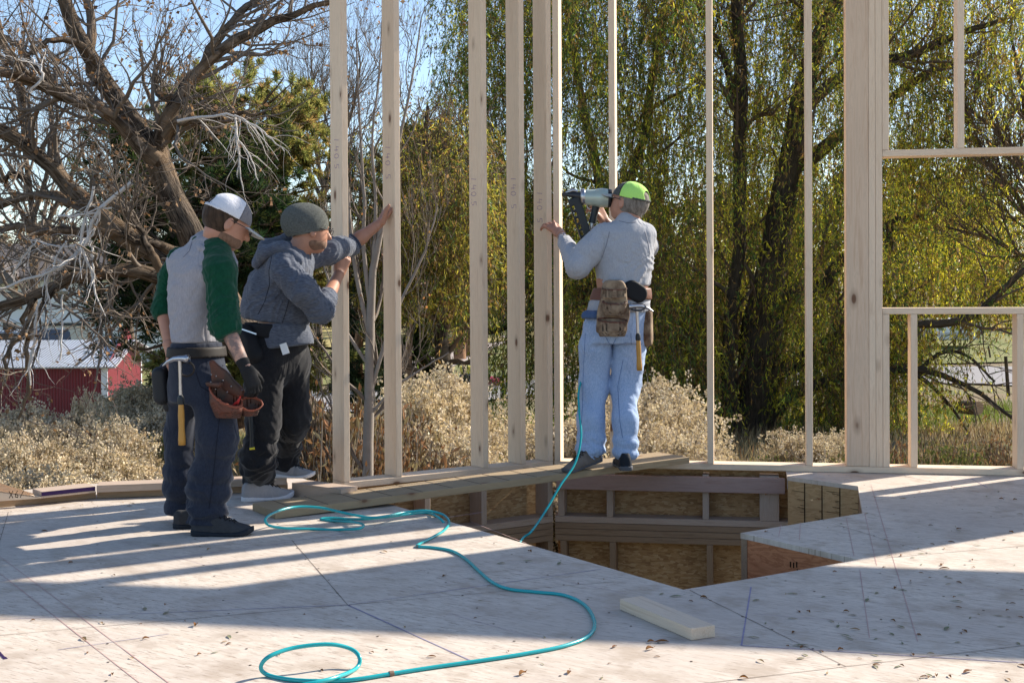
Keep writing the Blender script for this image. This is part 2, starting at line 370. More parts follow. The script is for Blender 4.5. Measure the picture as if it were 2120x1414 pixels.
# ================= deck with the stair hole =================
def gp(u, v, z=0): p = G(u, v, z); return (p.x, p.y)
Ae, Be = G(850, 1056), G(1415, 1220)
dAB = (Be-Ae); tt = (W1.O-Ae); den = dAB.x*W1.d.y - dAB.y*W1.d.x; k = (tt.x*W1.d.y - tt.y*W1.d.x)/den; A0 = Ae + dAB*k
A0 = W1.W((A0-W1.O).dot(W1.d), -.0, 0)
Cc, Dd, Ee, Ff, Gg = (G(1779, 1158), G(1533, 1103), G(1786, 1062), G(1776, 1006), G(1630, 986))
B2 = G(1561, 1196)
xg = (Gg-W2.O).dot(W2.d)
curb_pts = [G(-700, 1120), G(0, 1050), G(199, 1031), G(344, 1028), G(480, 1017), G(594, 1015)]
outl = [Vector((-9, -3, 0)), Vector((-9, G(-700, 1120).y, 0))] + [G(-700, 1090), G(0, 1018), G(199, 1001), G(344, 999), G(480, 994), G(606, 984)]
outl += [W1.W(-.02, .15, 0), A0, Be, B2, Cc, Dd, Ee, Ff, Gg, W2.W(xg, .0, 0), W2.W(xg+.002, .15, 0), W2.W(9.2, .15, 0), Vector((9.6, -3, 0))]
deck = poly_prism('deck_floor', [(p.x, p.y) for p in outl], -.024, 0, M['deck'], kind='structure', label='subfloor deck of grey weathered strand board')
# joists / rim under the deck edges: parts of the hole's framing
def under(name, a, b, z0, z1, t, mat, parent=None, side=1, **k):
    d = (b-a); L = d.length; d.normalize(); n = Vector((-d.y, d.x, 0))*side
    m = Matrix.Translation(a) @ Matrix(((d.x, n.x, 0, 0), (d.y, n.y, 0, 0), (0, 0, 1, 0), (0, 0, 0, 1)))
    return box(name, 0, L, .004, .004+t, z0, z1, mat, parent, m, **k), m, L
rim, m_, L_ = under('rim_board', Dd, Cc, -.32, -.0245, .03, M['redply'], side=1)
# orientation: keep the board inside the deck side of the edge
tag(rim, 'reddish plywood board closing the pointed edge of the floor hole', 'rim board')
bm = bmesh.new()
for (x, z, wd) in ((.30, -.10, .006), (.318, -.10, .006), (.336, -.095, .006), (.34, -.125, .005), (.365, -.125, .011)):
    box_bm(bm, x, x+wd, -.0006+.0025, .0036, z, z+.024 if wd < .009 else z+.008)
link('stamp_mark', bm_mesh(bm, 'stamp_mark'), M['crack'], rim, m_)
beamE = empty('laminated_beam', Ff, 0, label='thick laminated beam with dark cracks under the deck edge at the hole', cat='beam')
dFG = (Gg-Ff); LFG = dFG.length
_, mB, _ = under('beam_body', Gg, Ff, -.36, -.0245, .12, M['lvl'], beamE, side=1)
bm = bmesh.new()
for i in range(1, 4): box_bm(bm, LFG*i/4-.0025, LFG*i/4+.0025, .0006, .003, -.36, -.026)
for i in range(46):
    seg = rnd.randrange(4); x = LFG*(seg+1)/4; ln = rnd.choice((.02, .03, .05, .09)); z = rnd.uniform(-.34, -.05); sl = rnd.uniform(.001, .0022)
    box_bm(bm, max(0, x-ln), x, .0008, .003, z, z+sl)
link('crack', bm_mesh(bm, 'crack'), M['crack'], beamE, mB)
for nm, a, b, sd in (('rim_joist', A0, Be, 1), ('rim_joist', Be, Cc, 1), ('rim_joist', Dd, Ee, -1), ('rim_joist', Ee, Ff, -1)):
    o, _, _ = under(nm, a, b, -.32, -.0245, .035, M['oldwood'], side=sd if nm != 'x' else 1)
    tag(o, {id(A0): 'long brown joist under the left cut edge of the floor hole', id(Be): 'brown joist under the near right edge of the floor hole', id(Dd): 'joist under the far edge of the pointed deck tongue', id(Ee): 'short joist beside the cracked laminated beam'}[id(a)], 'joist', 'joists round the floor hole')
# chalk lines and seams on the deck
def ribbon(name, pts, w, mat, z=.0012, wob=.0):
    V, Fs = [], []
    for i, p in enumerate(pts):
        a = pts[max(0, i-1)]; b = pts[min(len(pts)-1, i+1)]; d = (b-a).normalized(); n = Vector((-d.y, d.x, 0))*w/2*(1+rnd.uniform(-.3, .3)); q = Vector((p.x, p.y, z))
        V += [tuple(q+n), tuple(q-n)]
        if i: k = 2*i; Fs.append((k-2, k-1, k+1, k))
    return link(name, mesh_np(name, A(V), np.array(Fs), smooth=False), mat, deck)
def seg(u0, v0, u1, v1, n=14):
    a, b = G(u0, v0), G(u1, v1); return [a.lerp(b, i/(n-1)) for i in range(n)]
for l in ((0, 1282, 720, 1252), (720, 1252, 1245, 1178), (0, 1203, 560, 1128), (560, 1128, 1000, 1060), (120, 1345, 350, 1312)):
    ribbon('chalk_line', seg(*l), .0034, M['chalkb'])
ribbon('panel_seam', seg(720, 1252, 985, 1372), .0055, M['chalkb'])
for l in ((1555, 1215, 1535, 1336), (1535, 1336, 2120, 1372), (2010, 990, 2045, 1010)): ribbon('panel_seam', seg(*l), .005, M['chalkb'])
for l in ((0, 1187, 290, 1414), (0, 1152, 350, 1414), (975, 1080, 1090, 1125), (1803, 1003, 1900, 1328), (1790, 1062, 1815, 1170), (1657, 1082, 1655, 1117), (1617, 1086, 1612, 1112), (1752, 1072, 1768, 1150), (1780, 1180, 1800, 1320)):
    ribbon('chalk_line', seg(*l), .0028, M['chalkr'])
for l in ((250, 1120, 460, 1180), (1740, 1076, 2050, 1086), (930, 1270, 1140, 1330), (1560, 1270, 1800, 1290), (1060, 1180, 1300, 1230), (1900, 1210, 2120, 1225), (0, 1215, 300, 1190), (1300, 1330, 1560, 1318), (440, 1240, 640, 1260)):
    ribbon('pencil_line', seg(*l), .0016, M['pencil'])
ribbon('chalk_line', seg(-10, 1345, 12, 1364), .012, M['purple'])
def inpoly(x, y):
    c = False; n = len(outl)
    for i in range(n):
        a, b = outl[i], outl[i-1]
        if (a.y > y) != (b.y > y) and x < (b.x-a.x)*(y-a.y)/(b.y-a.y)+a.x: c = not c
    return c
g0 = G(720, 1252); gd = (G(1245, 1178)-G(0, 1282)).normalized(); gn = Vector((-gd.y, gd.x, 0))
def grid_line(a, b, w):
    n = int((b-a).length/.12)+1; run = []
    for i in range(n+1):
        p = a.lerp(b, i/n); ok = inpoly(p.x, p.y) and inpoly(p.x+.02, p.y) and inpoly(p.x-.02, p.y)
        if ok: run.append(p)
        if (not ok or i == n):
            if len(run) > 3: ribbon('panel_joint', run, w, M['joint'])
            run = []
for k in range(-2, 5):
    o_ = g0+gn*(1.22*k)+Vector((0, 0, 0)); grid_line(o_-gd*7, o_+gd*7, .0026)
    for j in range(-3, 4): s_ = g0+gn*(1.22*k)+gd*(2.44*j+(1.22 if k % 2 else 0)); grid_line(s_, s_+gn*1.22, .0026)
V, Fs = [], []
for j in range(-16, 17):
    for i in range(-14, 26):
        p = g0+gd*(.4067*j+rnd.uniform(-.012, .012))+gn*(.203*i+rnd.uniform(-.03, .03))
        if not inpoly(p.x, p.y) or p.y < 2.2 or not inpoly(p.x+.03, p.y+.03) or not inpoly(p.x-.03, p.y-.03): continue
        k = len(V); r_ = .0048; V += [(p.x+r_*math.cos(a), p.y+r_*math.sin(a), .0014) for a in (0, 1.05, 2.09, 3.14, 4.19, 5.24)]; Fs.append([k+q for q in range(6)])
me = bpy.data.meshes.new('nail_heads'); me.from_pydata(V, [], Fs); link('nail_heads', me, M['seam'], deck, kind='stuff')
# ================= the room below the hole =================
floor_low = link('basement_floor', mesh_np('basement_floor', A([(-6, -2, -2.7), (8.5, -2, -2.7), (8.5, 8.2, -2.7), (-6, 8.2, -2.7)]), np.array([[0, 1, 2, 3]])), M['concrete'], kind='structure')
low1 = empty('lower_wall', W1.W(0, 0, -2.7), 0, label='framed strand-board wall below the left side of the floor hole', cat='wall')
low2 = empty('lower_wall', W2.W(0, 0, -2.7), 0, label='framed strand-board wall below the far side of the floor hole', cat='wall')
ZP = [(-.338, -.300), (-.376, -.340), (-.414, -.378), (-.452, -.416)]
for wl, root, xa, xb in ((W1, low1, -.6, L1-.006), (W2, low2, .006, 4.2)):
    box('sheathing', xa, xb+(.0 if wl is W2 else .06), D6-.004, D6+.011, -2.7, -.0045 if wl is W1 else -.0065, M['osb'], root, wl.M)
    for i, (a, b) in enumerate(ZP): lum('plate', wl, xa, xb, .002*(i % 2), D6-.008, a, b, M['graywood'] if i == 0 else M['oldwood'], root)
def cr(wl, root, u0, v, z0, z1, wd=T, mat='graywood'):
    x0 = max(.008, wl.hit(u0, v)[0]) if wl is W2 else min(wl.hit(u0, v)[0], L1-.008-wd)
    lum('stud', wl, x0, x0+wd, .001, D6-.008, z0, z1, M[mat], root)
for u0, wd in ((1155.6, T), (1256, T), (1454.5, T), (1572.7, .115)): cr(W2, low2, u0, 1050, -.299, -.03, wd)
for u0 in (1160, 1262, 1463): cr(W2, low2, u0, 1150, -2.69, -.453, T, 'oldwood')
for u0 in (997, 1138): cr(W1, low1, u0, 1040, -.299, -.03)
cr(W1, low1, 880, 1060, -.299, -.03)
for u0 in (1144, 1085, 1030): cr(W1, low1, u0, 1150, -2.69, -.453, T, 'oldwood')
xl0, xl1 = .02, W2.hit(1625, 1000)[0]
ledger = lum('ledger_board', W2, xl0, xl1, -.043, -.003, -.128, -.036, M['pinkwood'], None, label='pinkish ledger board along the far side of the floor hole', cat='board')
box('bracket', 0, .02, -.03, -.005, -.10, -.04, M['galv'], ledger, W2.M @ Matrix.Translation((xl1+.012, 0, 0)))
# ================= low plates and loose lumber on the left =================
def board(name, a, b, width, z0, z1, mat, parent=None, side=1, bev=.003, **k):
    """flat piece whose front edge runs a->b on the plan, widening to the far side"""
    d = (b-a); d.z = 0; L = d.length; d.normalize(); n = Vector((-d.y, d.x, 0))*side
    m = Matrix.Translation(((a.x+b.x)/2, (a.y+b.y)/2, 0)) @ Matrix(((d.x, n.x, 0, 0), (d.y, n.y, 0, 0), (0, 0, 1, 0), (0, 0, 0, 1)))
    bm = bmesh.new(); box_bm(bm, -L/2, L/2, 0, width, z0, z1, bev)
    bmesh.ops.recalc_face_normals(bm, faces=bm.faces)
    return link(name, bm_mesh(bm, name), mat, parent, m, **k)
c0, c1, c2, c3 = G(-260, 1078), G(0, 1050.5), G(199, 1031.5), G(344, 1028)
board('bottom_plate', c1-(c2-c1).normalized()*2.2, c2, .14, .001, .038, M['curb'], label='brown lower plate board along the left deck edge', cat='board')
board('bottom_plate', c2+Vector((.004, 0, 0)), G(596, 1017), .14, .001, .038, M['curb'], label='lower plate board behind the feet of the two men', cat='board')
pl = board('top_plate', G(86, 1031, .04)+Vector((0, .0, 0)), G(199, 1019, .04)+Vector((-.003, 0, 0)), .14, .0385, .073, M['graywood'], label='pale plate board with a purple painted edge at the left deck edge', cat='board')
pa, pb = G(86, 1031, .04), G(199, 1019, .04)
board('painted_edge', pa+Vector((0, -.0015, 0)), pb+Vector((-.004, -.0015, 0)), .001, .050, .071, M['purple'], pl, bev=0)
board('top_plate', G(200, 1019, .04), G(594, 1003, .04), .14, .0385, .076, M['graywood'], label='pale plate board running behind the two men at left', cat='board')
a_, b_ = G(596, 1000, .07), G(715, 1021, .07)
board('corner_plate', G(604, 1012, .04), G(706, 1026, .04), .12, .001, .074, M['graywood'], label='short plate board under the grey shoe, beside the first tall stud', cat='board')
# end of a beam leaning in from the left edge
q0, q1 = G(-330, 1060, .04), G(86, 1031, .04)
d = (q1-q0).normalized(); n = Vector((-d.y, d.x, 0)); L = (Vector((q1.x-q0.x, q1.y-q0.y, 0))).length
hh = .11
bm = bmesh.new(); prof = [(0, .039), (L, .039), (L-.02, .045), (L-.20, .039+hh*.95), (0, .039+hh*2.6)]
prof = [(0, .0395), (L, .0395), (L, .046), (L-.36, .125), (L-1.2, .30), (0, .42)]
fr = [bm.verts.new((x, 0, z)) for x, z in prof]; bk = [bm.verts.new((x, .038, z)) for x, z in prof]
bm.faces.new(fr); bm.faces.new(bk[::-1])
for i in range(len(prof)): j = (i+1) % len(prof); bm.faces.new((fr[j], fr[i], bk[i], bk[j]))
bmesh.ops.recalc_face_normals(bm, faces=bm.faces)
mW = Matrix.Translation((q0.x, q0.y, 0)) @ Matrix(((d.x, n.x, 0, 0), (d.y, n.y, 0, 0), (0, 0, 1, 0), (0, 0, 0, 1)))
wedge = link('tapered_board', bm_mesh(bm, 'tapered_board'), M['stud'], None, mW, label='tapered pale board with pencil marks standing on edge at the far left', cat='board')
pm = mW @ Vector((L-.155, -.001, .052))
writing('pencil_mark', 'X6/', pm, Vector((d.x, d.y, 0)), Vector((0, 0, 1)), .035, M['crack'], wedge, .003)
# ================= scaffold plank =================
pf0, pf1 = G(569.5, 1058, .04), None
pb0 = G(522, 1038.5, .04)
dpl = Vector((.848, .530, 0)).normalized()
e = G(1427.7, 945.5, .098)
pl_ang = math.atan2(e.y-pf0.y, e.x-pf0.x); Lp = math.hypot(e.x-pf0.x, e.y-pf0.y)
mp = Matrix.Translation((pf0.x, pf0.y, .0205)) @ Matrix.Rotation(pl_ang, 4, 'Z') @ Matrix.Rotation(-math.atan2(.058, Lp), 4, 'Y')
plank = link('scaffold_plank', (lambda bm: (box_bm(bm, 0, Lp, 0, .29, -.019, .019, .003), bm_mesh(bm, 'plank'))[1])(bmesh.new()), M['plankw'], None, mp, label='long thick plank bridging the floor hole, the man in the green cap stands on it', cat='plank')
bm = bmesh.new(); x = .10
while x < Lp*.72: box_bm(bm, x, x+.003, .0, .289, .0192, .0202, M=Matrix.Translation((x, 0, 0)) @ Matrix.Rotation(rnd.uniform(-.04, .04), 4, 'Z') @ Matrix.Translation((-x, 0, 0))); x += .178
link('saw_mark', bm_mesh(bm, 'saw_mark'), M['seam'], plank, mp)
def plank_z(x, y): # top surface height at a plan point
    l = mp.inverted() @ Vector((x, y, .05)); return (mp @ Vector((l.x, l.y, .019))).z
# offcut on the deck
o0, o1 = G(1365, 1326), G(1487, 1323); o2 = G(1283, 1258)
dL = (o2-o0).normalized(); off_L = (G(1284, 1256)-G(1366, 1324)).length
axis = (G(1283, 1262)-G(1432, 1326)); 
dO = axis.normalized(); LO = axis.length; nO = Vector((-dO.y, dO.x, 0))
mo = Matrix.Translation(G(1432, 1326)) @ Matrix(((dO.x, -nO.x, 0, 0), (dO.y, -nO.y, 0, 0), (0, 0, 1, 0), (0, 0, 0, 1)))
bm = bmesh.new(); box_bm(bm, 0, LO, 0, .089, .0008, .0388, .003); bmesh.ops.recalc_face_normals(bm, faces=bm.faces)
link('lumber_offcut', bm_mesh(bm, 'offcut'), M['offcut'], None, mo, label='short offcut of clean lumber lying on the deck in front of the hole', cat='offcut')
# ================= air hose =================
def catmull(pts, n=8):
    out = []; pts = [Vector(p) for p in pts]; q = [pts[0]*2-pts[1]] + pts + [pts[-1]*2-pts[-2]]
    for i in range(1, len(q)-2):
        for j in range(n):
            t = j/n; a, b, c, d = q[i-1], q[i], q[i+1], q[i+2]
            out.append(.5*((2*b)+(c-a)*t+(2*a-5*b+4*c-d)*t*t+(3*b-a-3*c+d)*t**3))
    return out+[pts[-1]]
def tubes(PL, RL, sides=8, uvlen=False):
    """PL (N,k,3), RL (N,k)"""
    PL = np.asarray(PL, float); RL = np.asarray(RL, float); N, K = PL.shape[:2]
    t = np.gradient(PL, axis=1); t /= np.linalg.norm(t, axis=2, keepdims=True)+1e-9
    ref = np.tile(np.array([.31, .17, .93]), (N, K, 1)); al = np.abs((t*ref).sum(2)) > .93; ref[al] = (.95, .1, -.2)
    u = np.cross(t, ref)
    for i in range(1, K):                                        # keep frames from flipping
        if K > 30 or N == 1:
            pr = u[:, i-1] - t[:, i]*(u[:, i-1]*t[:, i]).sum(1, keepdims=True); u[:, i] = pr
    u /= np.linalg.norm(u, axis=2, keepdims=True)+1e-9; w = np.cross(t, u)
    an = np.arange(sides)*2*math.pi/sides
    V = PL[:, :, None, :] + RL[:, :, None, None]*(np.cos(an)[None, None, :, None]*u[:, :, None, :] + np.sin(an)[None, None, :, None]*w[:, :, None, :])
    idx = np.arange(N*K*sides).reshape(N, K, sides); nx = np.roll(idx, -1, axis=2)
    Fc = np.stack([idx[:, :-1], nx[:, :-1], nx[:, 1:], idx[:, 1:]], -1).reshape(-1, 4)
    ln = np.concatenate([np.zeros((N, 1)), np.cumsum(np.linalg.norm(np.diff(PL, axis=1), axis=2), 1)], 1)
    hf = np.abs(np.linspace(-1, 1, sides, endpoint=False))
    uv = np.stack([np.broadcast_to(ln[:, :, None], (N, K, sides)), np.broadcast_to(hf[None, None]*RL.max(), (N, K, sides))], -1).reshape(-1, 2)
    return V.reshape(-1, 3), Fc, uv
class Acc:
    def __init__(s): s.V, s.F, s.U, s.C, s.n = [], [], [], [], 0
    def add(s, V, Fc, uv=None, col=None):
        s.V.append(V); s.F.append(Fc+s.n); s.U.append(uv if uv is not None else np.zeros((len(V), 2)))
        s.C.append(np.ones((len(V), 3))*.5 if col is None else np.broadcast_to(col, (len(V), 3))); s.n += len(V)
    def mesh(s, name, cols=False, uv=False, smooth=True):
        V = np.concatenate(s.V); d = {}
        for f in s.F: d.setdefault(f.shape[1], []).append(f)
        return mesh_np(name, V, [np.concatenate(x) for x in d.values()], np.concatenate(s.C) if cols else None, np.concatenate(s.U) if uv else None, smooth)
HR = .0062
t_ = NT('teal hose'); t_.col((.015, .36, .38)); M['hose'] = t_.fin(.25, .5)
hp = []
def H(u, v, z=HR): hp.append(G(u, v, z))
for a in ((1230, 492, 7.42), (1244, 560, 7.50), (1250, 650, 7.52), (1228, 730, 7.45), (1200, 800, 7.25), (1199, 850, 7.08), (1203, 905, 6.98), (1190, 960, 6.9), (1160, 1005, 6.8), (1128, 1060, 6.7), (1100, 1100, 6.55), (1076, 1124, 6.45)): hp.append(P(*a))
hp += [Vector(G(1040, 1150, 0))+Vector((0, .42, -.25)), Vector(G(960, 1110))+Vector((0.15, .35, -.22)), Vector(G(925, 1085))+Vector((.03, .06, -.06))]
H(912, 1074, .016); H(885, 1062); H(845, 1064, .02); H(800, 1070, .02); H(760, 1074, .02); H(720, 1074); H(690, 1072); H(664, 1074); H(690, 1078); H(728, 1080, .02); H(752, 1086, .03); H(742, 1094, .03); H(700, 1096); H(650, 1095); H(590, 1093, .02); H(557, 1087, .04); H(550, 1073, .07); H(575, 1058, .08); H(615, 1049, .08); H(665, 1051, .07); H(715, 1062, .05); H(765, 1071, .035); H(800, 1068, .035); H(840, 1060, .03); H(880, 1057, .03); H(915, 1064, .02); H(930, 1080); H(920, 1097); H(895, 1112); H(868, 1126); H(866, 1131); H(895, 1133); H(935, 1140); H(965, 1157); H(990, 1180); H(1020, 1205); H(1055, 1219); H(1110, 1225); H(1170, 1232); H(1212, 1253); H(1231, 1288); H(1218, 1316); H(1170, 1336); H(1090, 1352); H(1000, 1366); H(900, 1380); H(810, 1394); H(740, 1405); H(680, 1409); H(610, 1407); H(556, 1397); H(540, 1380, .03); H(558, 1358, .06); H(610, 1340, .07); H(680, 1333, .07); H(725, 1342, .05); H(744, 1360, .03); H(738, 1382); H(700, 1400, .018); H(655, 1412, .02); H(600, 1424, .012); H(540, 1450); H(480, 1500)
hpc = catmull(hp, 7)
V, Fc, uv = tubes([[tuple(p) for p in hpc]], [[HR]*len(hpc)], 10)
hose = link('air_hose', mesh_np('air_hose', V, Fc), M['hose'], label='teal air hose snaking over the deck, down the hole and up to the nail gun', cat='air hose')
for hu, hv in ((815, 1394), (866, 1131)):
    c_ = G(hu, hv, HR); i_ = min(range(len(hpc)), key=lambda q: (hpc[q]-c_).length); i_ = min(max(i_, 2), len(hpc)-3)
    V, Fc, uv = tubes([[tuple(hpc[i_-1].lerp(hpc[i_], .6)), tuple(hpc[i_]), tuple(hpc[i_].lerp(hpc[i_+1], .4))]], [[.0082, .0086, .0082]], 10); link('tape_band', mesh_np('tape_band', V, Fc), plain('old tape', (.20, .14, .10), .8, .2), hose)
# ================= fallen leaves on the deck =================
def leaf_mesh(nm, L, Wd, curl, bend, col):
    n = 8; V, Fs, Cc_ = [], [], []
    for i in range(n+1):
        s = i/n; w_ = Wd*math.sin(math.pi*min(1, s**.85))**.8; x = (s-.5)*L
        zc = bend*math.sin(math.pi*s)+.0015
        for j, t in enumerate((-1, 0, 1)): V.append((x, t*w_/2*(1-curl*.3), zc+abs(t)*curl*w_*.6)); Cc_.append(tuple(c*(.8+.3*rnd.random()) for c in col))
        if i:
            k = 3*i
            for j in (0, 1): Fs.append((k-3+j, k-2+j, k+1+j, k+j))
    V += [(L*.5, 0, .004), (L*.5, .0015, .004), (L*.72, .003, .006), (L*.72, .001, .006)]; k = len(V)-4; Fs.append((k, k+1, k+2, k+3)); Cc_ += [col]*4
    return mesh_np(nm, A(V), np.array(Fs), A(Cc_))
LK = [('curled brown leaf lying on the deck boards', [leaf_mesh('lf', .038, .014, .5, .0015, (.20, .10, .045)), leaf_mesh('lf', .030, .015, .7, .003, (.26, .13, .05))], 'dry brown leaves on the deck'),
      ('flat grey-green leaf lying on the deck boards', [leaf_mesh('lf', .046, .012, .2, .001, (.25, .25, .16)), leaf_mesh('lf', .038, .012, .15, .001, (.30, .28, .19))], 'grey-green leaves on the deck'),
      ('pale tan leaf lying on the deck boards', [leaf_mesh('lf', .04, .012, .4, .002, (.36, .25, .14)), leaf_mesh('lf', .03, .010, .5, .002, (.42, .30, .17))], 'tan leaves on the deck')]
for _, ms, _ in LK:
    for m in ms: m.materials.append(M['dryleaf'])
def drop_leaf(u, v, kind=None, big=1.0):
    kind = kind if kind is not None else rnd.choice((0, 0, 1, 1, 1, 2)); lb, ms, gr = LK[kind]; p = G(u, v)
    s = rnd.uniform(.5, 1.1)*big
    link('fallen_leaf', rnd.choice(ms), None, None, Matrix.Translation((p.x, p.y, .001)) @ Matrix.Rotation(rnd.uniform(0, 6.28), 4, 'Z') @ Matrix.Rotation(rnd.uniform(-.12, .12), 4, 'X') @ Matrix.Scale(s, 4), label=lb, cat='leaf', group=gr)
def inhole(u, v):
    if 1042 < v < 1225 and 800 < u < 1780:
        if v < 1048+(u-830)*.30 and u < 1420: return True
        if u >= 1415 and v < 1222-(u-1415)*.165 and v > 1103+(u-1533)*.235-12: return True
        if u < 1786 and v < 1106-(u-1533)*.16: return True
    return False
fix = [(92, 1100, 0), (146, 1166, 0), (236, 1191, 0), (68, 1285, 0), (344, 1270, 1), (300, 1261, 1), (302, 1323, 0), (406, 1296, 0), (475, 1319, 1), (182, 1352, 0), (272, 1363, 2), (412, 1356, 0), (174, 1324, 2), (233, 1396, 0), (320, 1130, 1), (432, 1138, 2), (666, 1388, 0), (795, 1143, 2), (920, 1193, 0), (977, 1199, 1), (1097, 1143, 0), (1037, 1167, 1), (1092, 1162, 1), (1158, 1167, 1), (1272, 1340, 0), (1348, 1330, 0), (1370, 1330, 0), (1345, 1345, 0), (1178, 1393, 0), (1082, 1397, 0), (1246, 1404, 1), (893, 1360, 0), (1705, 1236, 1), (1795, 1243, 1), (1750, 1316, 1), (1658, 1337, 1), (1955, 1178, 0), (1950, 1170, 0), (1830, 1175, 0), (2012, 1160, 0), (1867, 1378, 0), (1912, 1402, 0), (2003, 1392, 0), (1966, 1401, 0), (1575, 1370, 2), (1540, 1405, 0), (1985, 1258, 0), (2066, 1275, 1), (1980, 1245, 1), (1960, 1302, 1), (1865, 1298, 1), (1735, 1297, 1), (1560, 1320, 1), (1640, 1230, 1), (1565, 1243, 1), (210, 1290, 2), (1430, 1245, 0), (1370, 1230, 1), (1400, 1235, 1), (1457, 1238, 0), (1990, 1232, 1)]
for u, v, k in fix: drop_leaf(u, v, k, 1.15)
for i in range(120):
    u = 1560+560*rnd.random()**.8; v = 1010+400*rnd.random()**.9
    if not inhole(u, v) and v > 1000: drop_leaf(u, v, None, .85)
for i in range(34):
    u, v = rnd.uniform(20, 1500), rnd.uniform(1130, 1410)
    if not inhole(u, v): drop_leaf(u, v, None, .6)
for i in range(12): drop_leaf(rnd.uniform(0, 420), rnd.uniform(1040, 1052), 2, .8)
# ================= distance-field modelling for bodies and clothes =================
def surface_nets(f, lo, h):
    nx, ny, nz = f.shape; ins = f < 0
    c = np.zeros((nx-1, ny-1, nz-1), np.int8); off = [(i, j, k) for i in (0, 1) for j in (0, 1) for k in (0, 1)]
    for i, j, k in off: c += ins[i:nx-1+i, j:ny-1+j, k:nz-1+k]
    act = (c > 0) & (c < 8); I = np.argwhere(act); vid = -np.ones(act.shape, np.int64); vid[act] = np.arange(len(I))
    acc = np.zeros((len(I), 3)); cnt = np.zeros(len(I))
    for a in range(8):
        for ax in range(3):
            o = off[a]
            if o[ax]: continue
            b = list(o); b[ax] = 1
            fa = f[I[:, 0]+o[0], I[:, 1]+o[1], I[:, 2]+o[2]]; fb = f[I[:, 0]+b[0], I[:, 1]+b[1], I[:, 2]+b[2]]
            m = (fa < 0) != (fb < 0); t = np.where(m, fa/(np.where(m, fa-fb, 1)), 0)
            p = np.tile(np.array(o, float), (len(I), 1)); p[:, ax] += t; acc[m] += p[m]; cnt[m] += 1
    V = lo + (I+acc/cnt[:, None])*h; Q = []
    for ax in range(3):
        a1, a2 = (ax+1) % 3, (ax+2) % 3
        s0 = [slice(None)]*3; s1 = [slice(None)]*3; s0[ax] = slice(0, -1); s1[ax] = slice(1, None)
        m = ins[tuple(s0)] != ins[tuple(s1)]; E = np.argwhere(m)
        E = E[(E[:, a1] > 0) & (E[:, a2] > 0) & (E[:, a1] < f.shape[a1]-1) & (E[:, a2] < f.shape[a2]-1)]
        def g(d1, d2): q = E.copy(); q[:, a1] -= d1; q[:, a2] -= d2; return vid[q[:, 0], q[:, 1], q[:, 2]]
        q = np.stack([g(1, 1), g(0, 1), g(0, 0), g(1, 0)], 1); flip = ~ins[E[:, 0], E[:, 1], E[:, 2]]; q[flip] = q[flip][:, ::-1]; Q.append(q)
    Q = np.concatenate(Q); return V, Q[(Q >= 0).all(1)]
def relax(V, Q, n=2, lam=.5):
    e = np.concatenate([Q[:, [0, 1]], Q[:, [1, 2]], Q[:, [2, 3]], Q[:, [3, 0]]]); e = np.concatenate([e, e[:, ::-1]])
    d = np.bincount(e[:, 0], minlength=len(V))[:, None]+1e-9
    for _ in range(n):
        s = np.stack([np.bincount(e[:, 0], V[e[:, 1], k], minlength=len(V)) for k in range(3)], 1); V = V*(1-lam)+lam*s/d
    return V
def sdf_mesh(name, fn, lo, hi, h=.008, n=1):
    lo = np.asarray(lo, float)-h*2; hi = np.asarray(hi, float)+h*2; N = np.ceil((hi-lo)/h).astype(int)+1
    g = np.stack(np.meshgrid(*[lo[i]+np.arange(N[i])*h for i in range(3)], indexing='ij'), -1).reshape(-1, 3)
    f = fn(g).reshape(N); f[f == 0] = 1e-9
    V, Q = surface_nets(f, lo, h); return relax(V, Q, n), Q
def cap(p, a, b, ra, rb=None):
    a = np.asarray(a, float); b = np.asarray(b, float); rb = ra if rb is None else rb; ba = b-a; L2 = (ba*ba).sum()+1e-12
    t = np.clip((p-a)@ba/L2, 0, 1); return np.linalg.norm(p-a-t[:, None]*ba, axis=1)-(ra+(rb-ra)*t)
def chain(p, pts, rs, k=.02):
    d = None
    for i in range(len(pts)-1):
        e = cap(p, pts[i], pts[i+1], rs[i], rs[i+1]); d = e if d is None else smin(d, e, k)
    return d
def smin(a, b, k=.03): h = np.clip(.5+.5*(b-a)/k, 0, 1); return b*(1-h)+a*h-k*h*(1-h)
def smax(a, b, k=.01): return -smin(-a, -b, k)
def ell(p, c, r, R=None):
    q = p-np.asarray(c, float)
    if R is not None: q = q@R
    r = np.asarray(r, float); k0 = np.linalg.norm(q/r, axis=1); k1 = np.linalg.norm(q/(r*r), axis=1)+1e-9; return k0*(k0-1)/k1
def loft(p, lv):
    """stack of ellipses: rows (z, x, y, half width, half depth, angle)"""
    lv = np.array(sorted(lv)); z = p[:, 2]; zz = np.clip(z, lv[0, 0], lv[-1, 0])
    x, y, a, b, an = [np.interp(zz, lv[:, 0], lv[:, i]) for i in range(1, 6)]
    c, s = np.cos(an), np.sin(an); dx, dy = p[:, 0]-x, p[:, 1]-y; u = dx*c+dy*s; v = -dx*s+dy*c
    r = np.sqrt((u/a)**2+(v/b)**2)+1e-6; d = (r-1)*np.sqrt(u*u+v*v)/r
    return np.maximum(d, np.maximum(z-lv[-1, 0], lv[0, 0]-z))
def plane(p, o, n): n = np.asarray(n, float); n = n/np.linalg.norm(n); return (p-np.asarray(o, float))@n
_w = [(np.random.default_rng(i).normal(size=3), i*1.7) for i in range(1, 40)]
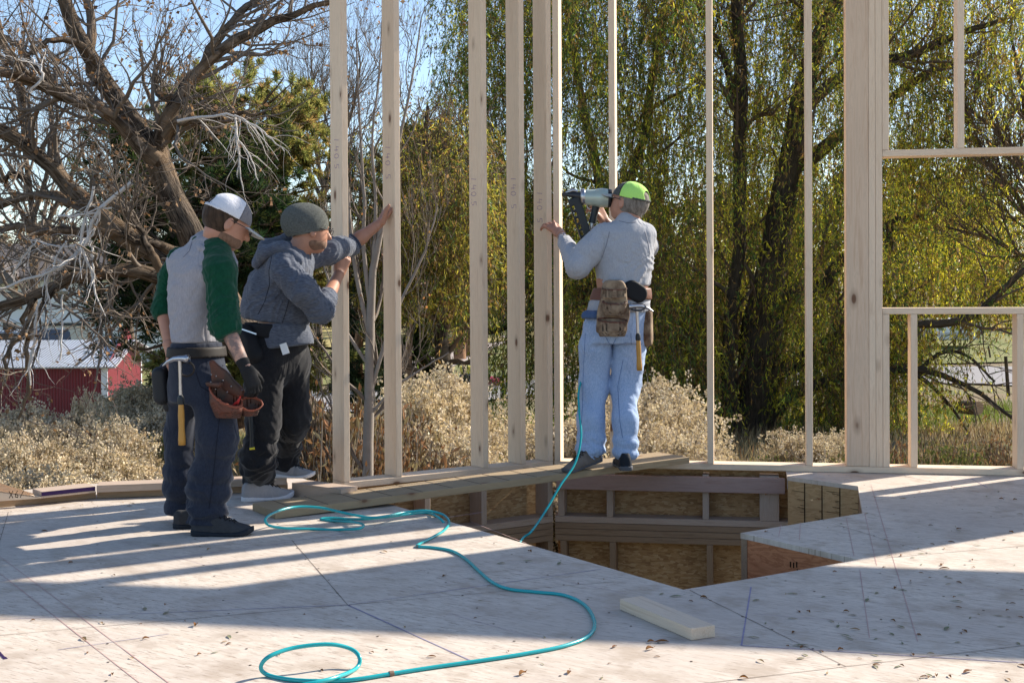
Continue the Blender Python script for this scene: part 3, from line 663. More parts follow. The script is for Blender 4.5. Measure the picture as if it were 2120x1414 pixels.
def lump(p, freq, seed=0, stretch=(1, 1, 1)):
    q = p*np.asarray(stretch)*freq; s = 0
    for i in range(5):
        d, ph = _w[(seed*5+i) % 38]; d = d/np.linalg.norm(d); s = s+np.sin(q@d*(1+.37*i)+ph+1.3*np.sin(q@np.roll(d, 1)*.7+ph*2))/(1+.3*i)
    return s/3
def folds(p, a, b, freq, amp, seed=0, tilt=.35):
    """cloth creases running across the limb a->b"""
    a = np.asarray(a, float); b = np.asarray(b, float); t = (b-a)/np.linalg.norm(b-a)
    s = (p-a)@t; q = s*freq + 1.6*lump(p, 9, seed) + tilt*lump(p, 22, seed+2)*2; w = np.sin(q*6.28)
    return amp*(1-np.abs(w))**1.5*(.5+.5*lump(p, 7, seed+1))
def obj_sdf(name, fn, lo, hi, mat, parent, h=.008, n=1, **k):
    V, Q = sdf_mesh(name, fn, lo, hi, h, n); return link(name, mesh_np(name, V, Q), mat, parent, **k)
from mathutils.bvhtree import BVHTree
def seam(o, lines, mat, r=.0016, name='seam'):
    me = o.data; W_ = WM(o); t = BVHTree.FromPolygons([W_ @ v.co for v in me.vertices], [tuple(p.vertices) for p in me.polygons]); ac = Acc()
    for ln in lines:
        pts = []
        for a, b in zip(ln[:-1], ln[1:]):
            for i in range(8):
                f = i/8; h = t.ray_cast(CL, ray(a[0]+(b[0]-a[0])*f, a[1]+(b[1]-a[1])*f))
                if h[0] is not None: pts.append(h[0]+h[1]*r*.3)
        if len(pts) > 3: V, Fc, _ = tubes([[tuple(q) for q in pts]], [[r]*len(pts)], 5); link(name, mesh_np(name, V, Fc), mat, o)
def bounds(pts, pad): p = np.array([list(q) for q in pts]); return p.min(0)-pad, p.max(0)+pad

def fabric(name, a, b, sc=160, stretch=(1, 1, .35), rough=.9, bumps=.25, lumps=None):
    t = NT(name); v = t.co('Object', stretch); n = t.noise(v, sc, 3, .7); n2 = t.noise(t.co('Object'), 6, 4)
    c = t.mix(t.ramp(n, [(.35, 0.0), (.65, 1.0)]), a, b)
    if lumps: c = t.mix(t.ramp(n2, [(.45, 0.0), (.75, .6)]), c, lumps)
    cr = t.noise(t.co('Object', (1, 1, .55)), 6, 2, .5, 1.2); rd = t.math('ABSOLUTE', t.math('SUBTRACT', cr, .5)); cr2 = t.noise(t.co('Object', (1, 1, 1.4), (.5, .3, 0)), 17, 2, .5, 1.0)
    hgt = t.math('ADD', t.ramp(rd, [(0, 0.0), (.09, .7), (.2, 1.0)]), t.math('MULTIPLY', cr2, .5))
    t.col(c); t.bump(hgt, bumps*1.3, .014); t.p.inputs['Sheen Weight'].default_value = .15; return t.fin(rough, .1)
M['skin'] = plain('skin', (.43, .215, .145), .5, .4, var=.14, scale=45); M['skin2'] = plain('tanned skin', (.40, .195, .125), .5, .4, var=.16, scale=40)
M['tattoo'] = (lambda t: (t.col(t.mix(t.ramp(t.noise(t.co(), 26, 4, .6), [(.44, 0.0), (.56, .75)]), (.44, .25, .18), (.12, .10, .10))), t.fin(.55, .35))[1])(NT('tattooed skin'))
M['hairdark'] = fabric('dark hair', (.03, .02, .014), (.07, .045, .03), 60, (1, 1, .2)); M['hairgray'] = fabric('grey hair', (.12, .10, .085), (.26, .23, .20), 60, (1, 1, .2))
M['beardm'] = fabric('beard', (.15, .085, .055), (.23, .135, .09), 90, (1, 1, .3)); M['heather'] = fabric('grey heather', (.275, .27, .295), (.34, .33, .36), 190, (1, 1, .25)); M['green'] = fabric('green knit', (.003, .042, .022), (.006, .062, .033), 120)
M['navypants'] = fabric('charcoal trousers', (.018, .022, .036), (.030, .036, .055), 220, lumps=(.035, .04, .055)); M['blackpants'] = fabric('black trousers', (.010, .010, .012), (.018, .018, .021), 220, lumps=(.035, .034, .034))
M['hoodie'] = fabric('blue marl hoodie', (.058, .068, .095), (.128, .142, .175), 120, (.35, .35, 2.2)); M['cuff'] = fabric('navy cuff', (.035, .042, .062), (.05, .06, .085), 150)
M['sweat'] = fabric('pale grey sweatshirt', (.33, .34, .375), (.40, .41, .44), 200); M['jeans'] = fabric('light denim', (.25, .35, .54), (.41, .51, .70), 230, (1, 1, .3), lumps=(.42, .52, .70))
M['denimdark'] = fabric('dark denim', (.05, .09, .18), (.08, .13, .25), 200)
M['beanie'] = (lambda t: (t.col(t.mix(t.noise(t.co(), 120, 2), (.08, .085, .075), (.27, .28, .255))), [t.bump(w.outputs['Fac'], .9, .006) for w in [t.add('ShaderNodeTexWave', bands_direction='Z')] if [w.inputs['Scale'].__setattr__('default_value', 55), w.inputs['Distortion'].__setattr__('default_value', 1.5), t.t.links.new(t.co('Object', (1, 1, 1), (.3, .15, 0)), w.inputs[0])]], t.fin(.95, .05))[2])(NT('knit cap'))
M['capwhite'] = fabric('white mesh cap', (.60, .60, .64), (.74, .74, .78), 300, (1, 1, 1), bumps=.1); M['capgray'] = fabric('grey cap panel', (.16, .15, .16), (.21, .20, .21), 200)
M['caplime'] = fabric('lime mesh cap', (.42, .76, .15), (.52, .88, .22), 300, (1, 1, 1), bumps=.1); M['capchar'] = fabric('charcoal cap panel', (.06, .065, .065), (.09, .095, .09), 200); M['brimlight'] = fabric('pale brim', (.36, .36, .34), (.45, .45, .42), 200)
M['leather'] = (lambda t: (t.col(t.mix(t.ramp(t.noise(t.co(), 9, 5, .65), [(.35, 0.0), (.6, 1.0)]), (.15, .045, .025), (.05, .03, .023))), t.fin(.55, .35))[1])(NT('brown leather'))
M['leatherin'] = plain('red-brown leather rim', (.24, .06, .028), .5, .4, var=.2, scale=12)
M['leatherold'] = (lambda t: (t.col(t.mix(t.ramp(t.noise(t.co(), 14, 5, .65), [(.35, 0.0), (.65, 1.0)]), (.34, .25, .165), (.10, .055, .035))), t.fin(.75, .2))[1])(NT('worn tan leather'))
M['belt'] = plain('black webbing', (.012, .012, .014), .7, .2); M['redbelt'] = plain('red-brown belt', (.16, .065, .04), .55, .35, var=.25, scale=12); M['brownbelt'] = plain('brown belt', (.02, .015, .012), .6, .3)
M['handle'] = plain('amber hammer handle', (.50, .25, .05), .45, .4, var=.15, scale=8); M['shoedark'] = plain('dark grey shoe', (.045, .046, .05), .85, .15, var=.25, scale=60, bump=.2)
M['sole'] = plain('black sole', (.014, .018, .026), .7, .2); M['shoegray'] = plain('light grey knit shoe', (.30, .285, .285), .9, .1, var=.15, scale=120, bump=.2); M['solewhite'] = plain('pale sole', (.62, .60, .60), .7, .2)
M['shoetan'] = plain('hiking shoe', (.16, .13, .11), .85, .15, var=.5, scale=14); M['solegray'] = plain('grey sole', (.10, .10, .11), .7, .2); M['lace'] = plain('laces', (.02, .02, .022), .8, .1)
M['glove'] = plain('black glove', (.012, .012, .013), .75, .25, bump=.2, scale=70); M['gunbody'] = plain('pale green metal', (.40, .47, .42), .32, .5, .25, .06); M['gunblack'] = plain('black tool plastic', (.012, .016, .02), .45, .4)
M['yellow'] = plain('yellow band', (.75, .62, .05), .6, .3); M['frame'] = plain('spectacle frame', (.03, .02, .018), .3, .5); M['lens'] = plain('eye', (.6, .58, .55), .2, .6)

def shoe(parent, Hh, Tt, z, hgt, mu, ms, ankle=None, pitch=0.0, wid=.095, laces=True):
    """Hh, Tt: plan points of heel and toe; z the ground height"""
    a = Vector((Hh[0], Hh[1], z)); b = Vector((Tt[0], Tt[1], z)); d = (b-a); L = d.length; d.normalize(); s = Vector((-d.y, d.x, 0)); q = L/.29
    m = Matrix.Translation(a) @ Matrix(((d.x, s.x, 0, 0), (d.y, s.y, 0, 0), (0, 0, 1, 0), (0, 0, 0, 1)))
    if pitch: m = m @ Matrix.Translation((L*.75, 0, 0)) @ Matrix.Rotation(pitch, 4, 'Y') @ Matrix.Translation((-L*.75, 0, 0))
    W = wid/2*q
    xs = np.array([0, .03, .12, .3, .5, .68, .82, .93, .985, 1])*L; ws = np.array([.25, .62, .80, .74, .78, .98, .98, .78, .42, .1])*W
    def base(p, grow=0): return np.abs(p[:, 1]+.006*np.sin(p[:, 0]/L*3.1))-(np.interp(p[:, 0], xs, ws, 0, 0)+grow)
    def fs(p):
        top = .022*q+.006*np.cos(p[:, 0]/L*6)+np.where(p[:, 0] > L*.8, (p[:, 0]-L*.8)*.25, 0); bot = np.where(p[:, 0] > L*.8, (p[:, 0]-L*.8)**2*1.6/L, 0)
        return np.maximum(np.maximum(base(p, .003), p[:, 2]-top), np.maximum(bot-p[:, 2], np.maximum(-p[:, 0]-.001, p[:, 0]-L)))
    def fu(p):
        zt = np.interp(p[:, 0], [0, .06*L, .25*L, .38*L, .55*L, .75*L, .93*L, L], np.array([.075, .098, .10, .098, .078, .056, .042, .02])*q)
        w_ = np.interp(p[:, 0], xs, ws, 0, 0); zz = np.clip(p[:, 2]/zt, 0, 1.2); wz = w_*np.sqrt(np.clip(1-(zz**2.6)*.72, .02, 1))
        d_ = np.maximum(np.abs(p[:, 1])-wz, p[:, 2]-zt); d_ = np.maximum(d_, np.maximum(-p[:, 0]+.002, p[:, 0]-L+.004)); d_ = np.maximum(d_, .012-p[:, 2])
        return d_*.8+.0012*np.sin(p[:, 0]*160)*(p[:, 0] < .7*L)
    V, Q = sdf_mesh('shoe', fu, (0, -.06*q, 0), (L, .06*q, .11*q), .005, 3); up = link('shoe', mesh_np('shoe', V, Q), mu, parent, m)
    V, Q = sdf_mesh('sole', fs, (0, -.06*q, -.002), (L, .06*q, .05*q), .005, 1); link('sole', mesh_np('sole', V, Q), ms, up, m)
    if laces:
        ac = Acc()
        for i in range(4):
            x = L*(.40+.08*i); zt = np.interp(x/L, [.38, .55, .75], [.104, .083, .060])*q
            for sgn in (1, -1):
                V, Fc, uv = tubes([[(x, -.026*q*sgn, zt-.012), (x+.012, 0, zt+.001), (x+.022, .026*q*sgn, zt-.016)]], [[.0022]*3], 5); ac.add(V, Fc)
        link('lace', ac.mesh('lace'), M['lace'], up, m)
    return up
def hand_pts(Wp, fwd, up, scale=1.0, curl=(.3, .3, .3, .3), thumb=1, thumb_dir=None, spread=.18, side=1, k1=1.15):
    """palm: fwd = wrist->knuckles, up = back of the hand; thumb on +side*right"""
    f = Vector(fwd).normalized(); u = Vector(up); u = (u-f*u.dot(f)).normalized(); r = f.cross(u)*side; s = scale; Wp = Vector(Wp)
    segs = []; pl = .088*s
    for i, (off, ln) in enumerate(((.030, .072), (.010, .080), (-.011, .074), (-.030, .058))):
        k = Wp+f*(pl-.004*abs(i-1)*s)+r*off*s; segs.append((Wp+r*off*.55*s+f*.01, k, .0155*s, .0125*s)); d = (f+r*(off*spread/.03)).normalized(); c = 0; p = k
        for j, (fr, rr) in enumerate(((.44, .0098), (.31, .0088), (.25, .0078))):
            c += curl[i]*(k1 if j else .8); dd = (d*math.cos(c)-u*math.sin(c)).normalized(); q = p+dd*ln*fr*s; segs.append((p, q, (rr+.0006)*s, rr*s)); p = q
    tb = Wp+f*.022*s+r*.026*s; td = Vector(thumb_dir).normalized() if thumb_dir else (f*.75+r*.75-u*.25).normalized(); t1 = tb+td*.042*s; t2 = t1+(td*.8+f*.35-u*.1).normalized()*.03*s; t3 = t2+(td*.6+f*.5-u*.15).normalized()*.025*s
    segs += [(tb-f*.01*s, t1, .0155*s, .012*s), (t1, t2, .0112*s, .0102*s), (t2, t3, .0102*s, .0085*s)]
    return segs, (f, u, r)
def hand_mesh(segs, Wp, fr, ax, h=.0033):
    """returns V,Q of the hand blended to the start of the forearm fr"""
    def fn(p):
        d = cap(p, fr, Wp, .030, .0245)
        for i, (a, b, ra, rb) in enumerate(segs): d = smin(d, cap(p, a, b, ra, rb), .012 if (i % 4 == 0) else .0035)
        return d
    lo, hi = bounds([s[0] for s in segs]+[s[1] for s in segs]+[fr], .03); return sdf_mesh('h', fn, lo, hi, h, 1)
def head_sdf(c, az, pitch, roll, s):
    """head space: x right, y forward, z up; returns fn and rotation"""
    Rm = (Matrix.Rotation(-az, 3, 'Z') @ Matrix.Rotation(-pitch, 3, 'X') @ Matrix.Rotation(roll, 3, 'Y')); R = np.array(Rm); c = np.array(c)
    def fn(p):
        q = (p-c)@R/s
        d = ell(q, (0, -.012, .028), (.077, .098, .088)); d = smin(d, ell(q, (0, .030, -.035), (.062, .068, .078)), .03)
        d = smin(d, ell(q, (0, .062, -.082), (.030, .026, .024)), .02); d = smin(d, cap(q, (0, .092, .012), (0, .112, -.022), .008, .013), .012)
        d = smin(d, cap(q, (-.03, .082, .028), (.03, .082, .028), .012, .012), .012)
        for x in (-.03, .03): d = smax(d, -ell(q, (x, .104, .012), (.016, .018, .011)), .01)
        d = smin(d, cap(q, (-.02, .092, -.05), (.02, .092, -.05), .0075), .008); d = smin(d, cap(q, (-.017, .09, -.062), (.017, .09, -.062), .008), .006)
        for x in (-.074, .074):
            e = ell(q, (x*1.06, .004, -.008), (.012, .019, .033)); e = np.maximum(e, -ell(q, (x*1.2, .008, -.006), (.009, .010, .019))); d = smin(d, e, .006)
        return d*s
    return fn, R, c
def hp_(c, R, s, q): return np.array(c)+R@(np.array(q, float)*s)
def body(parent, mats, sdfs, boxes, hands, name='body', h=.007):
    ac = Acc(); V, Q = sdf_mesh('b', sdfs, boxes[0], boxes[1], h, 1); ac.add(V, Q)
    for v, q in hands: ac.add(v, q)
    return link(name, ac.mesh(name), mats, parent)
def brim(c, R, s, z0, y0, L, W, drop, mat, parent, tilt=0.0, name='brim'):
    V, Fs = [], []; n, m = 14, 6
    for k, th in ((0, .0), (1, .004)):
        for i in range(n+1):
            t = -1+2*i/n; yb = y0+.075*(math.sqrt(max(0, 1-(t*.93)**2))-.0)*.55
            yt = y0+.04+L*math.sqrt(max(0, 1-abs(t)**2.4))
            for j in range(m+1):
                f = j/m; y = yb+(max(yt, yb)-yb)*f; z = z0-drop*t*t-tilt*(y-y0)+th; V.append(hp_(c, R, s, (t*W, y, z)))
    def id_(k, i, j): return k*(n+1)*(m+1)+i*(m+1)+j
    for i in range(n):
        for j in range(m):
            Fs.append((id_(1, i, j), id_(1, i+1, j), id_(1, i+1, j+1), id_(1, i, j+1))); Fs.append((id_(0, i, j), id_(0, i, j+1), id_(0, i+1, j+1), id_(0, i+1, j)))
        Fs.append((id_(0, i, m), id_(1, i, m), id_(1, i+1, m), id_(0, i+1, m)))
    return link(name, mesh_np(name, A(V), np.array(Fs)), mat, parent)
def glasses(c, R, s, parent, sides=(-1, 1)):
    ac = Acc()
    for x in sides:
        pts = [tuple(hp_(c, R, s, (x*.033+.023*math.cos(a), .114, .010+.017*math.sin(a)))) for a in np.linspace(0, 6.28, 15)]
        V, Fc, _ = tubes([pts], [[.0016]*15], 5); ac.add(V, Fc)
        V, Fc, _ = tubes([[tuple(hp_(c, R, s, q)) for q in ((x*.056, .112, .014), (x*.078, .06, .014), (x*.084, .0, .012))]], [[.002]*3], 5); ac.add(V, Fc)
    V, Fc, _ = tubes([[tuple(hp_(c, R, s, q)) for q in ((-.011, .116, .014), (0, .119, .017), (.011, .116, .014))]], [[.0015]*3], 5); ac.add(V, Fc)
    return link('glasses', ac.mesh('glasses'), M['frame'], parent)
def hammer(head, butt, side, mat_h, **k):
    """straight framing hammer hanging head-up; side = direction of the striking face"""
    a, b = Vector(head), Vector(butt); d = (b-a); L = d.length; d.normalize(); s = Vector(side); s = (s-d*s.dot(d)).normalized()
    root = empty('hammer', a, **k); ac = Acc()
    V, Fc, _ = tubes([[tuple(a), tuple(a+d*L*.25), tuple(a+d*L*.5)]], [[.0085, .0075, .009]], 8); ac.add(V, Fc); link('shaft', ac.mesh('shaft'), M['steel'], root)
    pts = [a+s*.048, a+s*.02, a, a-s*.03+d*.003, a-s*.065+d*.016, a-s*.095+d*.036]; V, Fc, _ = tubes([[tuple(p) for p in pts]], [[.0165, .014, .013, .011, .008, .003]], 10)
    n = 10; Fc = np.concatenate([Fc, Fc[:0]]); ac = Acc(); ac.add(V, Fc); V, Fc, _ = tubes([[tuple(a+s*.0485), tuple(a+s*.046), tuple(a+s*.03)]], [[.0005, .0185, .0165]], 10); ac.add(V, Fc); link('head', ac.mesh('head'), M['steel'], root)
    ps = [a+d*L*x for x in (.5, .54, .66, .8, .93, 1.0, 1.003)]; V, Fc, _ = tubes([[tuple(p) for p in ps]], [[.009, .012, .0145, .0135, .0165, .016, .001]], 10); link('grip', mesh_np('grip', V, Fc), mat_h, root)
    ps = [a+d*L*x for x in (.42, .45, .5, .53)]; V, Fc, _ = tubes([[tuple(p) for p in ps]], [[.009, .014, .0155, .0145]], 10); link('collar', mesh_np('collar', V, Fc), M['gunblack'], root)
    return root
def pouch(name, lv, top_o, top_n, th, mat, parent, rim=None, h=.005, amp=.002):
    """open leather pocket: shell of a loft, cut by a slanted plane"""
    lo = (min(l[1]-max(l[3], l[4]) for l in lv), min(l[2]-max(l[3], l[4]) for l in lv), min(l[0] for l in lv)); hi = (max(l[1]+max(l[3], l[4]) for l in lv), max(l[2]+max(l[3], l[4]) for l in lv), max(l[0] for l in lv))
    def fn(p):
        d = loft(p, lv)+amp*lump(p, 30, 3); sh = np.maximum(d, -(d+th)); return np.maximum(sh, plane(p, top_o, top_n))
    o = obj_sdf(name, fn, lo, hi, mat, parent, h, 2)
    if rim:
        def fr(p):
            d = loft(p, lv)+amp*lump(p, 30, 3); return np.maximum(np.abs(d+th/2)-th*.75, np.abs(plane(p, top_o, top_n)+.003)-.0045)
        obj_sdf('rim', fr, lo, hi, rim, o, h*.8, 1)
    return o
def lv(rows, Y, hd, ang, s=None):
    """rows (v, uL, uR[, dy]) in photo pixels at distance Y -> loft rows, keeping the seen width for a section turned by ang"""
    out = []
    for r in rows:
        dy = r[3] if len(r) > 3 else 0; hd_ = r[4] if len(r) > 4 else hd
        a = P(r[1], r[0], Y+dy); b = P(r[2], r[0], Y+dy); w = (b.x-a.x)/2; c, s_ = math.cos(ang), math.sin(ang)
        hw = math.sqrt(max((w*w-(hd_*s_)**2), (.25*w)**2))/max(.3, abs(c)); out.append(((a.z+b.z)/2, (a.x+b.x)/2, Y+dy, hw, hd_, ang))
    return out

# ================= person 1: green raglan shirt, white cap =================
YA = 5.88; sA = S(YA)
def J(u, v, dy=0): return P(u, v, YA+dy)
p1 = empty('person', G(430, 1100), label='man in a green-sleeved grey shirt and white cap, standing with bowed head', cat='person')
hc = J(470, 462, .0); azA = R_(72); pitA = R_(28); hfn, hR, hC = head_sdf(hc, azA, -pitA*-1*-1, 0, 1.03)
hfn, hR, hC = head_sdf(hc, azA, pitA, 0, 1.03)
neckA = J(440, 520, .03)
rs, re_, rw = J(456, 535, -.10), J(465, 668, -.16), J(509, 764, -.22)
ls, le, lw = J(362, 548, .06), J(337, 640, .10), J(352, 725, .02)
segs, fr = hand_pts(rw, J(533, 812, -.20)-rw, Vector((.75, -.55, .25)), .95, (.45, .5, .55, .55), side=-1)
hv = hand_mesh(segs, rw, rw+(re_-rw).normalized()*.03, fr)
segl, frl = hand_pts(lw, Vector((.1, -.05, -1)), Vector((-1, .2, 0)), .9, (.4, .4, .4, .4)); hvl = hand_mesh(segl, lw, lw+(le-lw).normalized()*.03, frl)
def b1(p):
    d = hfn(p); d = smin(d, cap(p, hp_(hC, hR, 1.03, (0, -.03, -.06)), neckA, .05, .055), .02)
    d = smin(d, chain(p, [rs, re_, rw], [.04, .037, .024], .02), .02); d = smin(d, chain(p, [ls, le, lw], [.04, .035, .023], .02), .02)
    return smin(d, chain(p, [neckA, J(405, 600), J(405, 720)], [.05, .09, .09], .03), .05)
lo, hi = bounds([hc, neckA, rw, re_, ls, lw, J(405, 740), J(470, 405)], .14)
body(p1, M['skin'], b1, (lo, hi), [hvl])
# tattooed forearm and gloved hand lie on the body
obj_sdf('forearm_tattoo', lambda p: np.maximum(cap(p, re_, rw, .0385, .0255)+.0008*lump(p, 60), -plane(p, rw+(re_-rw)*.0, re_-rw)*1), *bounds([re_, rw], .05), M['tattoo'], p1, .005)
segg = [(a, b, ra+.0022, rb+.0022) for a, b, ra, rb in segs]; V, Q = hand_mesh(segg, rw, rw+(re_-rw).normalized()*.035, fr); link('glove', mesh_np('glove', V, Q), M['glove'], p1)
angA = -R_(35)
T1 = lv([(500, 402, 452, .02, .06), (516, 375, 468, .02, .085), (535, 350, 480, .02, .105), (560, 346, 478, .0, .115), (600, 347, 462, 0, .12), (640, 351, 455, 0, .118), (680, 357, 452, 0, .115), (712, 360, 452, 0, .12)], YA, .11, angA)
hemA = J(400, 709).z
def s1(p):
    d = loft(p, T1); d = smin(d, cap(p, J(372, 540, .05), J(445, 540, -.02), .05, .06), .06); d = smin(d, cap(p, J(425, 505, .03), J(438, 512, .0), .06, .06), .04)
    d += .004*lump(p, 14, 2, (1.6, 1.6, .35)) + folds(p, J(440, 560), J(370, 700), 9, -.012, 4)
    return np.maximum(d*.9, hemA-p[:, 2])
shirt1 = obj_sdf('shirt', s1, *bounds([J(335, 500), J(490, 715), J(400, 500, .2), J(400, 500, -.2)], .03), M['heather'], p1, .008, 2)
def slv(pts, rs_, seed, cut, cn):
    def fn(p):
        d = chain(p, pts, rs_, .03); d += folds(p, pts[0], pts[-1], 13, -.016, seed, .5)+.003*lump(p, 30, seed); return np.maximum(d, plane(p, cut, cn))
    return fn
wr = rw-re_; cutR = J(472, 688, -.17)
obj_sdf('sleeve', slv([J(448, 520, -.03), J(456, 560, -.11), re_, re_+wr*.36], [.068, .072, .066, .052], 1, re_+wr*.30, wr), *bounds([J(440, 500), re_, re_+wr*.4, J(470, 560, -.2)], .1), M['green'], p1, .008, 2)
wl = lw-le; obj_sdf('sleeve', slv([J(368, 534, .05), J(354, 572, .09), le, le+wl*.25], [.046, .050, .046, .04], 5, le+wl*.2, wl), *bounds([J(350, 530), le, le+wl*.3, J(340, 560, .2)], .08), M['green'], p1, .008, 2)
def col1(p):
    a = [J(402, 497, .05), J(430, 488, .07), J(470, 512, .03), J(486, 545, -.03)]; d = chain(p, a, [.02, .022, .02, .017], .01); e = chain(p, [J(398, 506, -.0), J(418, 516, -.07), J(462, 530, -.09), J(486, 552, -.05)], [.02, .02, .019, .016], .01); return np.minimum(d, e)+.0015*lump(p, 50)
obj_sdf('collar', col1, *bounds([J(395, 485), J(492, 560), J(430, 500, .12), J(430, 500, -.12)], .03), M['heather'], p1, .006, 2)
obj_sdf('collar_lining', lambda p: chain(p, [J(408, 500, .0), J(440, 512, -.055), J(478, 540, -.05)], [.026, .024, .018], .01), *bounds([J(400, 490), J(485, 550), J(430, 500, -.1)], .04), M['green'], p1, .006, 2)
# hair, cap, glasses, beard
def hairf(p, lowz=-.075):
    q = (p-hC)@hR/1.03; d = ell(q, (0, -.020, .020), (.084, .103, .098)); d = np.maximum(d, -ell(q, (0, .10, -.03), (.12, .09, .14))); return np.maximum(d, lowz-q[:, 2])*1.03+.0015*lump(p, 60)
obj_sdf('hair', hairf, *bounds([hC], .13), M['hairdark'], p1, .006)
obj_sdf('beard', lambda p: (lambda q: np.maximum(ell(q, (0, .026, -.060), (.0645, .077, .048))*1.03, np.maximum(q[:, 2]+.03, -q[:, 1]-.01)))((p-hC)@hR/1.03)+.001*lump(p, 80), *bounds([hC], .14), M['beardm'], p1, .005)
def capshell(hole=True, front=None, th=.006, big=(.090, .110, .105), zc=.024, cC=None, cR=None, s=1.03, keep=0):
    cC = hC if cC is None else cC; cR = hR if cR is None else cR
    def fn(p):
        q = (p-cC)@cR/s; d = ell(q, (0, -.012, zc), big); d = np.maximum(d, -(d+th)); d = np.maximum(d, .030+.10*(q[:, 1]+.0)*.6*0-q[:, 2])
        if hole: d = np.maximum(d, -ell(q, (0, -.135, .060), (.040, .06, .034)))
        if front is not None: d = np.maximum(d, (q[:, 1]-front)*keep)
        return d*s
    return fn
capo = obj_sdf('cap', capshell(True, .035, keep=1), *bounds([hC], .17), M['capwhite'], p1, .004, 1)
obj_sdf('front_panel', capshell(False, .035, keep=-1, big=(.0905, .1105, .1055)), *bounds([hC], .17), M['capgray'], capo, .004, 1)
brim(hC, hR, 1.03, .030, .055, .085, .082, .016, M['brimlight'], capo, tilt=.15)
obj_sdf('strap', lambda p: (lambda q: np.maximum(np.maximum(np.abs(ell(q, (0, -.012, .024), (.0915, .1115, .1065)))-.0025, np.abs(q[:, 2]-.034)-.007), q[:, 1]+.06))((p-hC)@hR/1.03), *bounds([hC], .15), M['capwhite'], capo, .004, 0)
glasses(hC, hR, 1.03, p1)
# trousers
hipA = J(405, 742); kR, kL = J(450, 905, -.12), J(370, 900, .10); aR, aL = J(430, 1080, -.09), J(374, 1072, .16)
PA = lv([(708, 358, 455, 0, .125), (745, 354, 461, 0, .135), (790, 352, 470, 0, .14), (830, 352, 478, 0, .14)], YA, .13, angA)
ankz = G(430, 1098).z+.06
def tr1(p):
    d = loft(p, PA); r = chain(p, [J(440, 800, -.05), kR, J(432, 1000, -.10), aR], [.095, .084, .072, .072], .05); l = chain(p, [J(384, 800, .06), kL, J(372, 1000, .13), aL], [.085, .062, .060, .064], .05)
    low = np.clip((.42-p[:, 2])/.3, 0, 1); r = r+folds(p, kR, aR, 10, -.032, 1)*low+.007*lump(p, 15, 1, (1, 1, .6))+folds(p, J(440, 800), kR, 6, -.010, 7); l = l+folds(p, kL, aL, 10, -.030, 4)*low+.006*lump(p, 15, 3, (1, 1, .6))
    l2_ = np.clip((.40-p[:, 2])/.12, 0, 1)*.016*np.abs(np.sin(p[:, 2]*34+2.2*lump(p, 8, 9)+p[:, 0]*6))**.8; r = r-l2_; l = l-l2_
    leg = np.minimum(r, l); d = smin(d, leg, .05)+folds(p, J(430, 830), J(430, 1000), 5, -.006, 6)
    return np.maximum(d, .045-p[:, 2])
trou1 = obj_sdf('trousers', tr1, *bounds([J(345, 708), J(495, 1095), J(400, 800, .25), J(400, 800, -.25)], .04), M['navypants'], p1, .009, 2)
shoe(p1, G(396, 1108)[:2], G(526, 1107)[:2], 0, 0, M['shoedark'], M['sole'])
hl = G(352, 1098); shoe(p1, (hl.x, hl.y+.05), (hl.x+.24, hl.y+.10), 0, 0, M['shoedark'], M['sole'])
# belt and leather pouches worn by him
def ring(lvrows, z0, z1, grow, th):
    def fn(p): d = loft(p, lvrows)-grow; return np.maximum(np.maximum(d, -(d+th)), np.maximum(p[:, 2]-z1, z0-p[:, 2]))
    return fn
zb = J(400, 716).z; beltrow = [(zb-.10, *PA[1][1:]), (zb+.06, *PA[0][1:])] if False else lv([(700, 358, 456, 0, .125), (735, 354, 461, 0, .135), (790, 352, 468, 0, .14)], YA, .13, angA)
tb1 = obj_sdf('tool_belt', ring(beltrow, zb-.052, zb-.002, .012, .014), *bounds([J(345, 700), J(475, 770), J(400, 700, .2), J(400, 700, -.2)], .03), M['brownbelt'], p1, .006, 1)
def pch(u0, u1, vt, vb, dy, hd, tilt=0, off=0): 
    return lv([(vb, u0+8+off, u1-8+off, dy, hd*.55), (vb-14, u0+3+off, u1-3+off, dy, hd*.9), ((vt+vb)/2, u0, u1, dy, hd), (vt-12, u0-2, u1+2, dy, hd*1.05)], YA, hd, 0)
pch1 = pouch('pouch', pch(434, 502, 800, 866, -.20, .045, off=4), J(470, 818, -.20), (.55, -.75, 1), .006, M['leather'], tb1, M['leatherin'])
pch2 = pouch('pouch', pch(497, 545, 815, 862, -.17, .04, off=-4), J(520, 836, -.17), (.2, -.75, 1), .006, M['leather'], tb1, M['leatherin'])
def bag(p): d = chain(p, [J(438, 752, -.17), J(458, 785, -.16), J(495, 812, -.15)], [.018, .040, .030], .03); e = np.abs(plane(p, J(470, 790, -.155), (.15, 1, .1)))-.014; return smax(d, e, .01)+.0015*lump(p, 30)
obj_sdf('back_panel', bag, *bounds([J(425, 735, -.25), J(530, 850, -.05)], .04), M['leather'], tb1, .006, 2)
obj_sdf('holder', lambda p: smax(chain(p, [J(434, 792, -.19), J(452, 795, -.215)], [.019, .019], .01), np.abs(p[:, 2]-J(430, 792).z)-.018, .006), *bounds([J(420, 770, -.28), J(470, 815, -.15)], .03), M['leather'], tb1, .005, 1)
for (u, v) in ((437, 776), (447, 779), (436, 791), (446, 806), (461, 788), (470, 812), (478, 800), (500, 808), (461, 757)):
    c = J(u, v, -.238); V, Fc, _ = tubes([[tuple(c+Vector((0, -.004, 0))), tuple(c), tuple(c+Vector((0, .006, 0)))]], [[.0008, .0038, .0038]], 6); link('rivet', mesh_np('rivet', V, Fc), M['steel'], tb1)
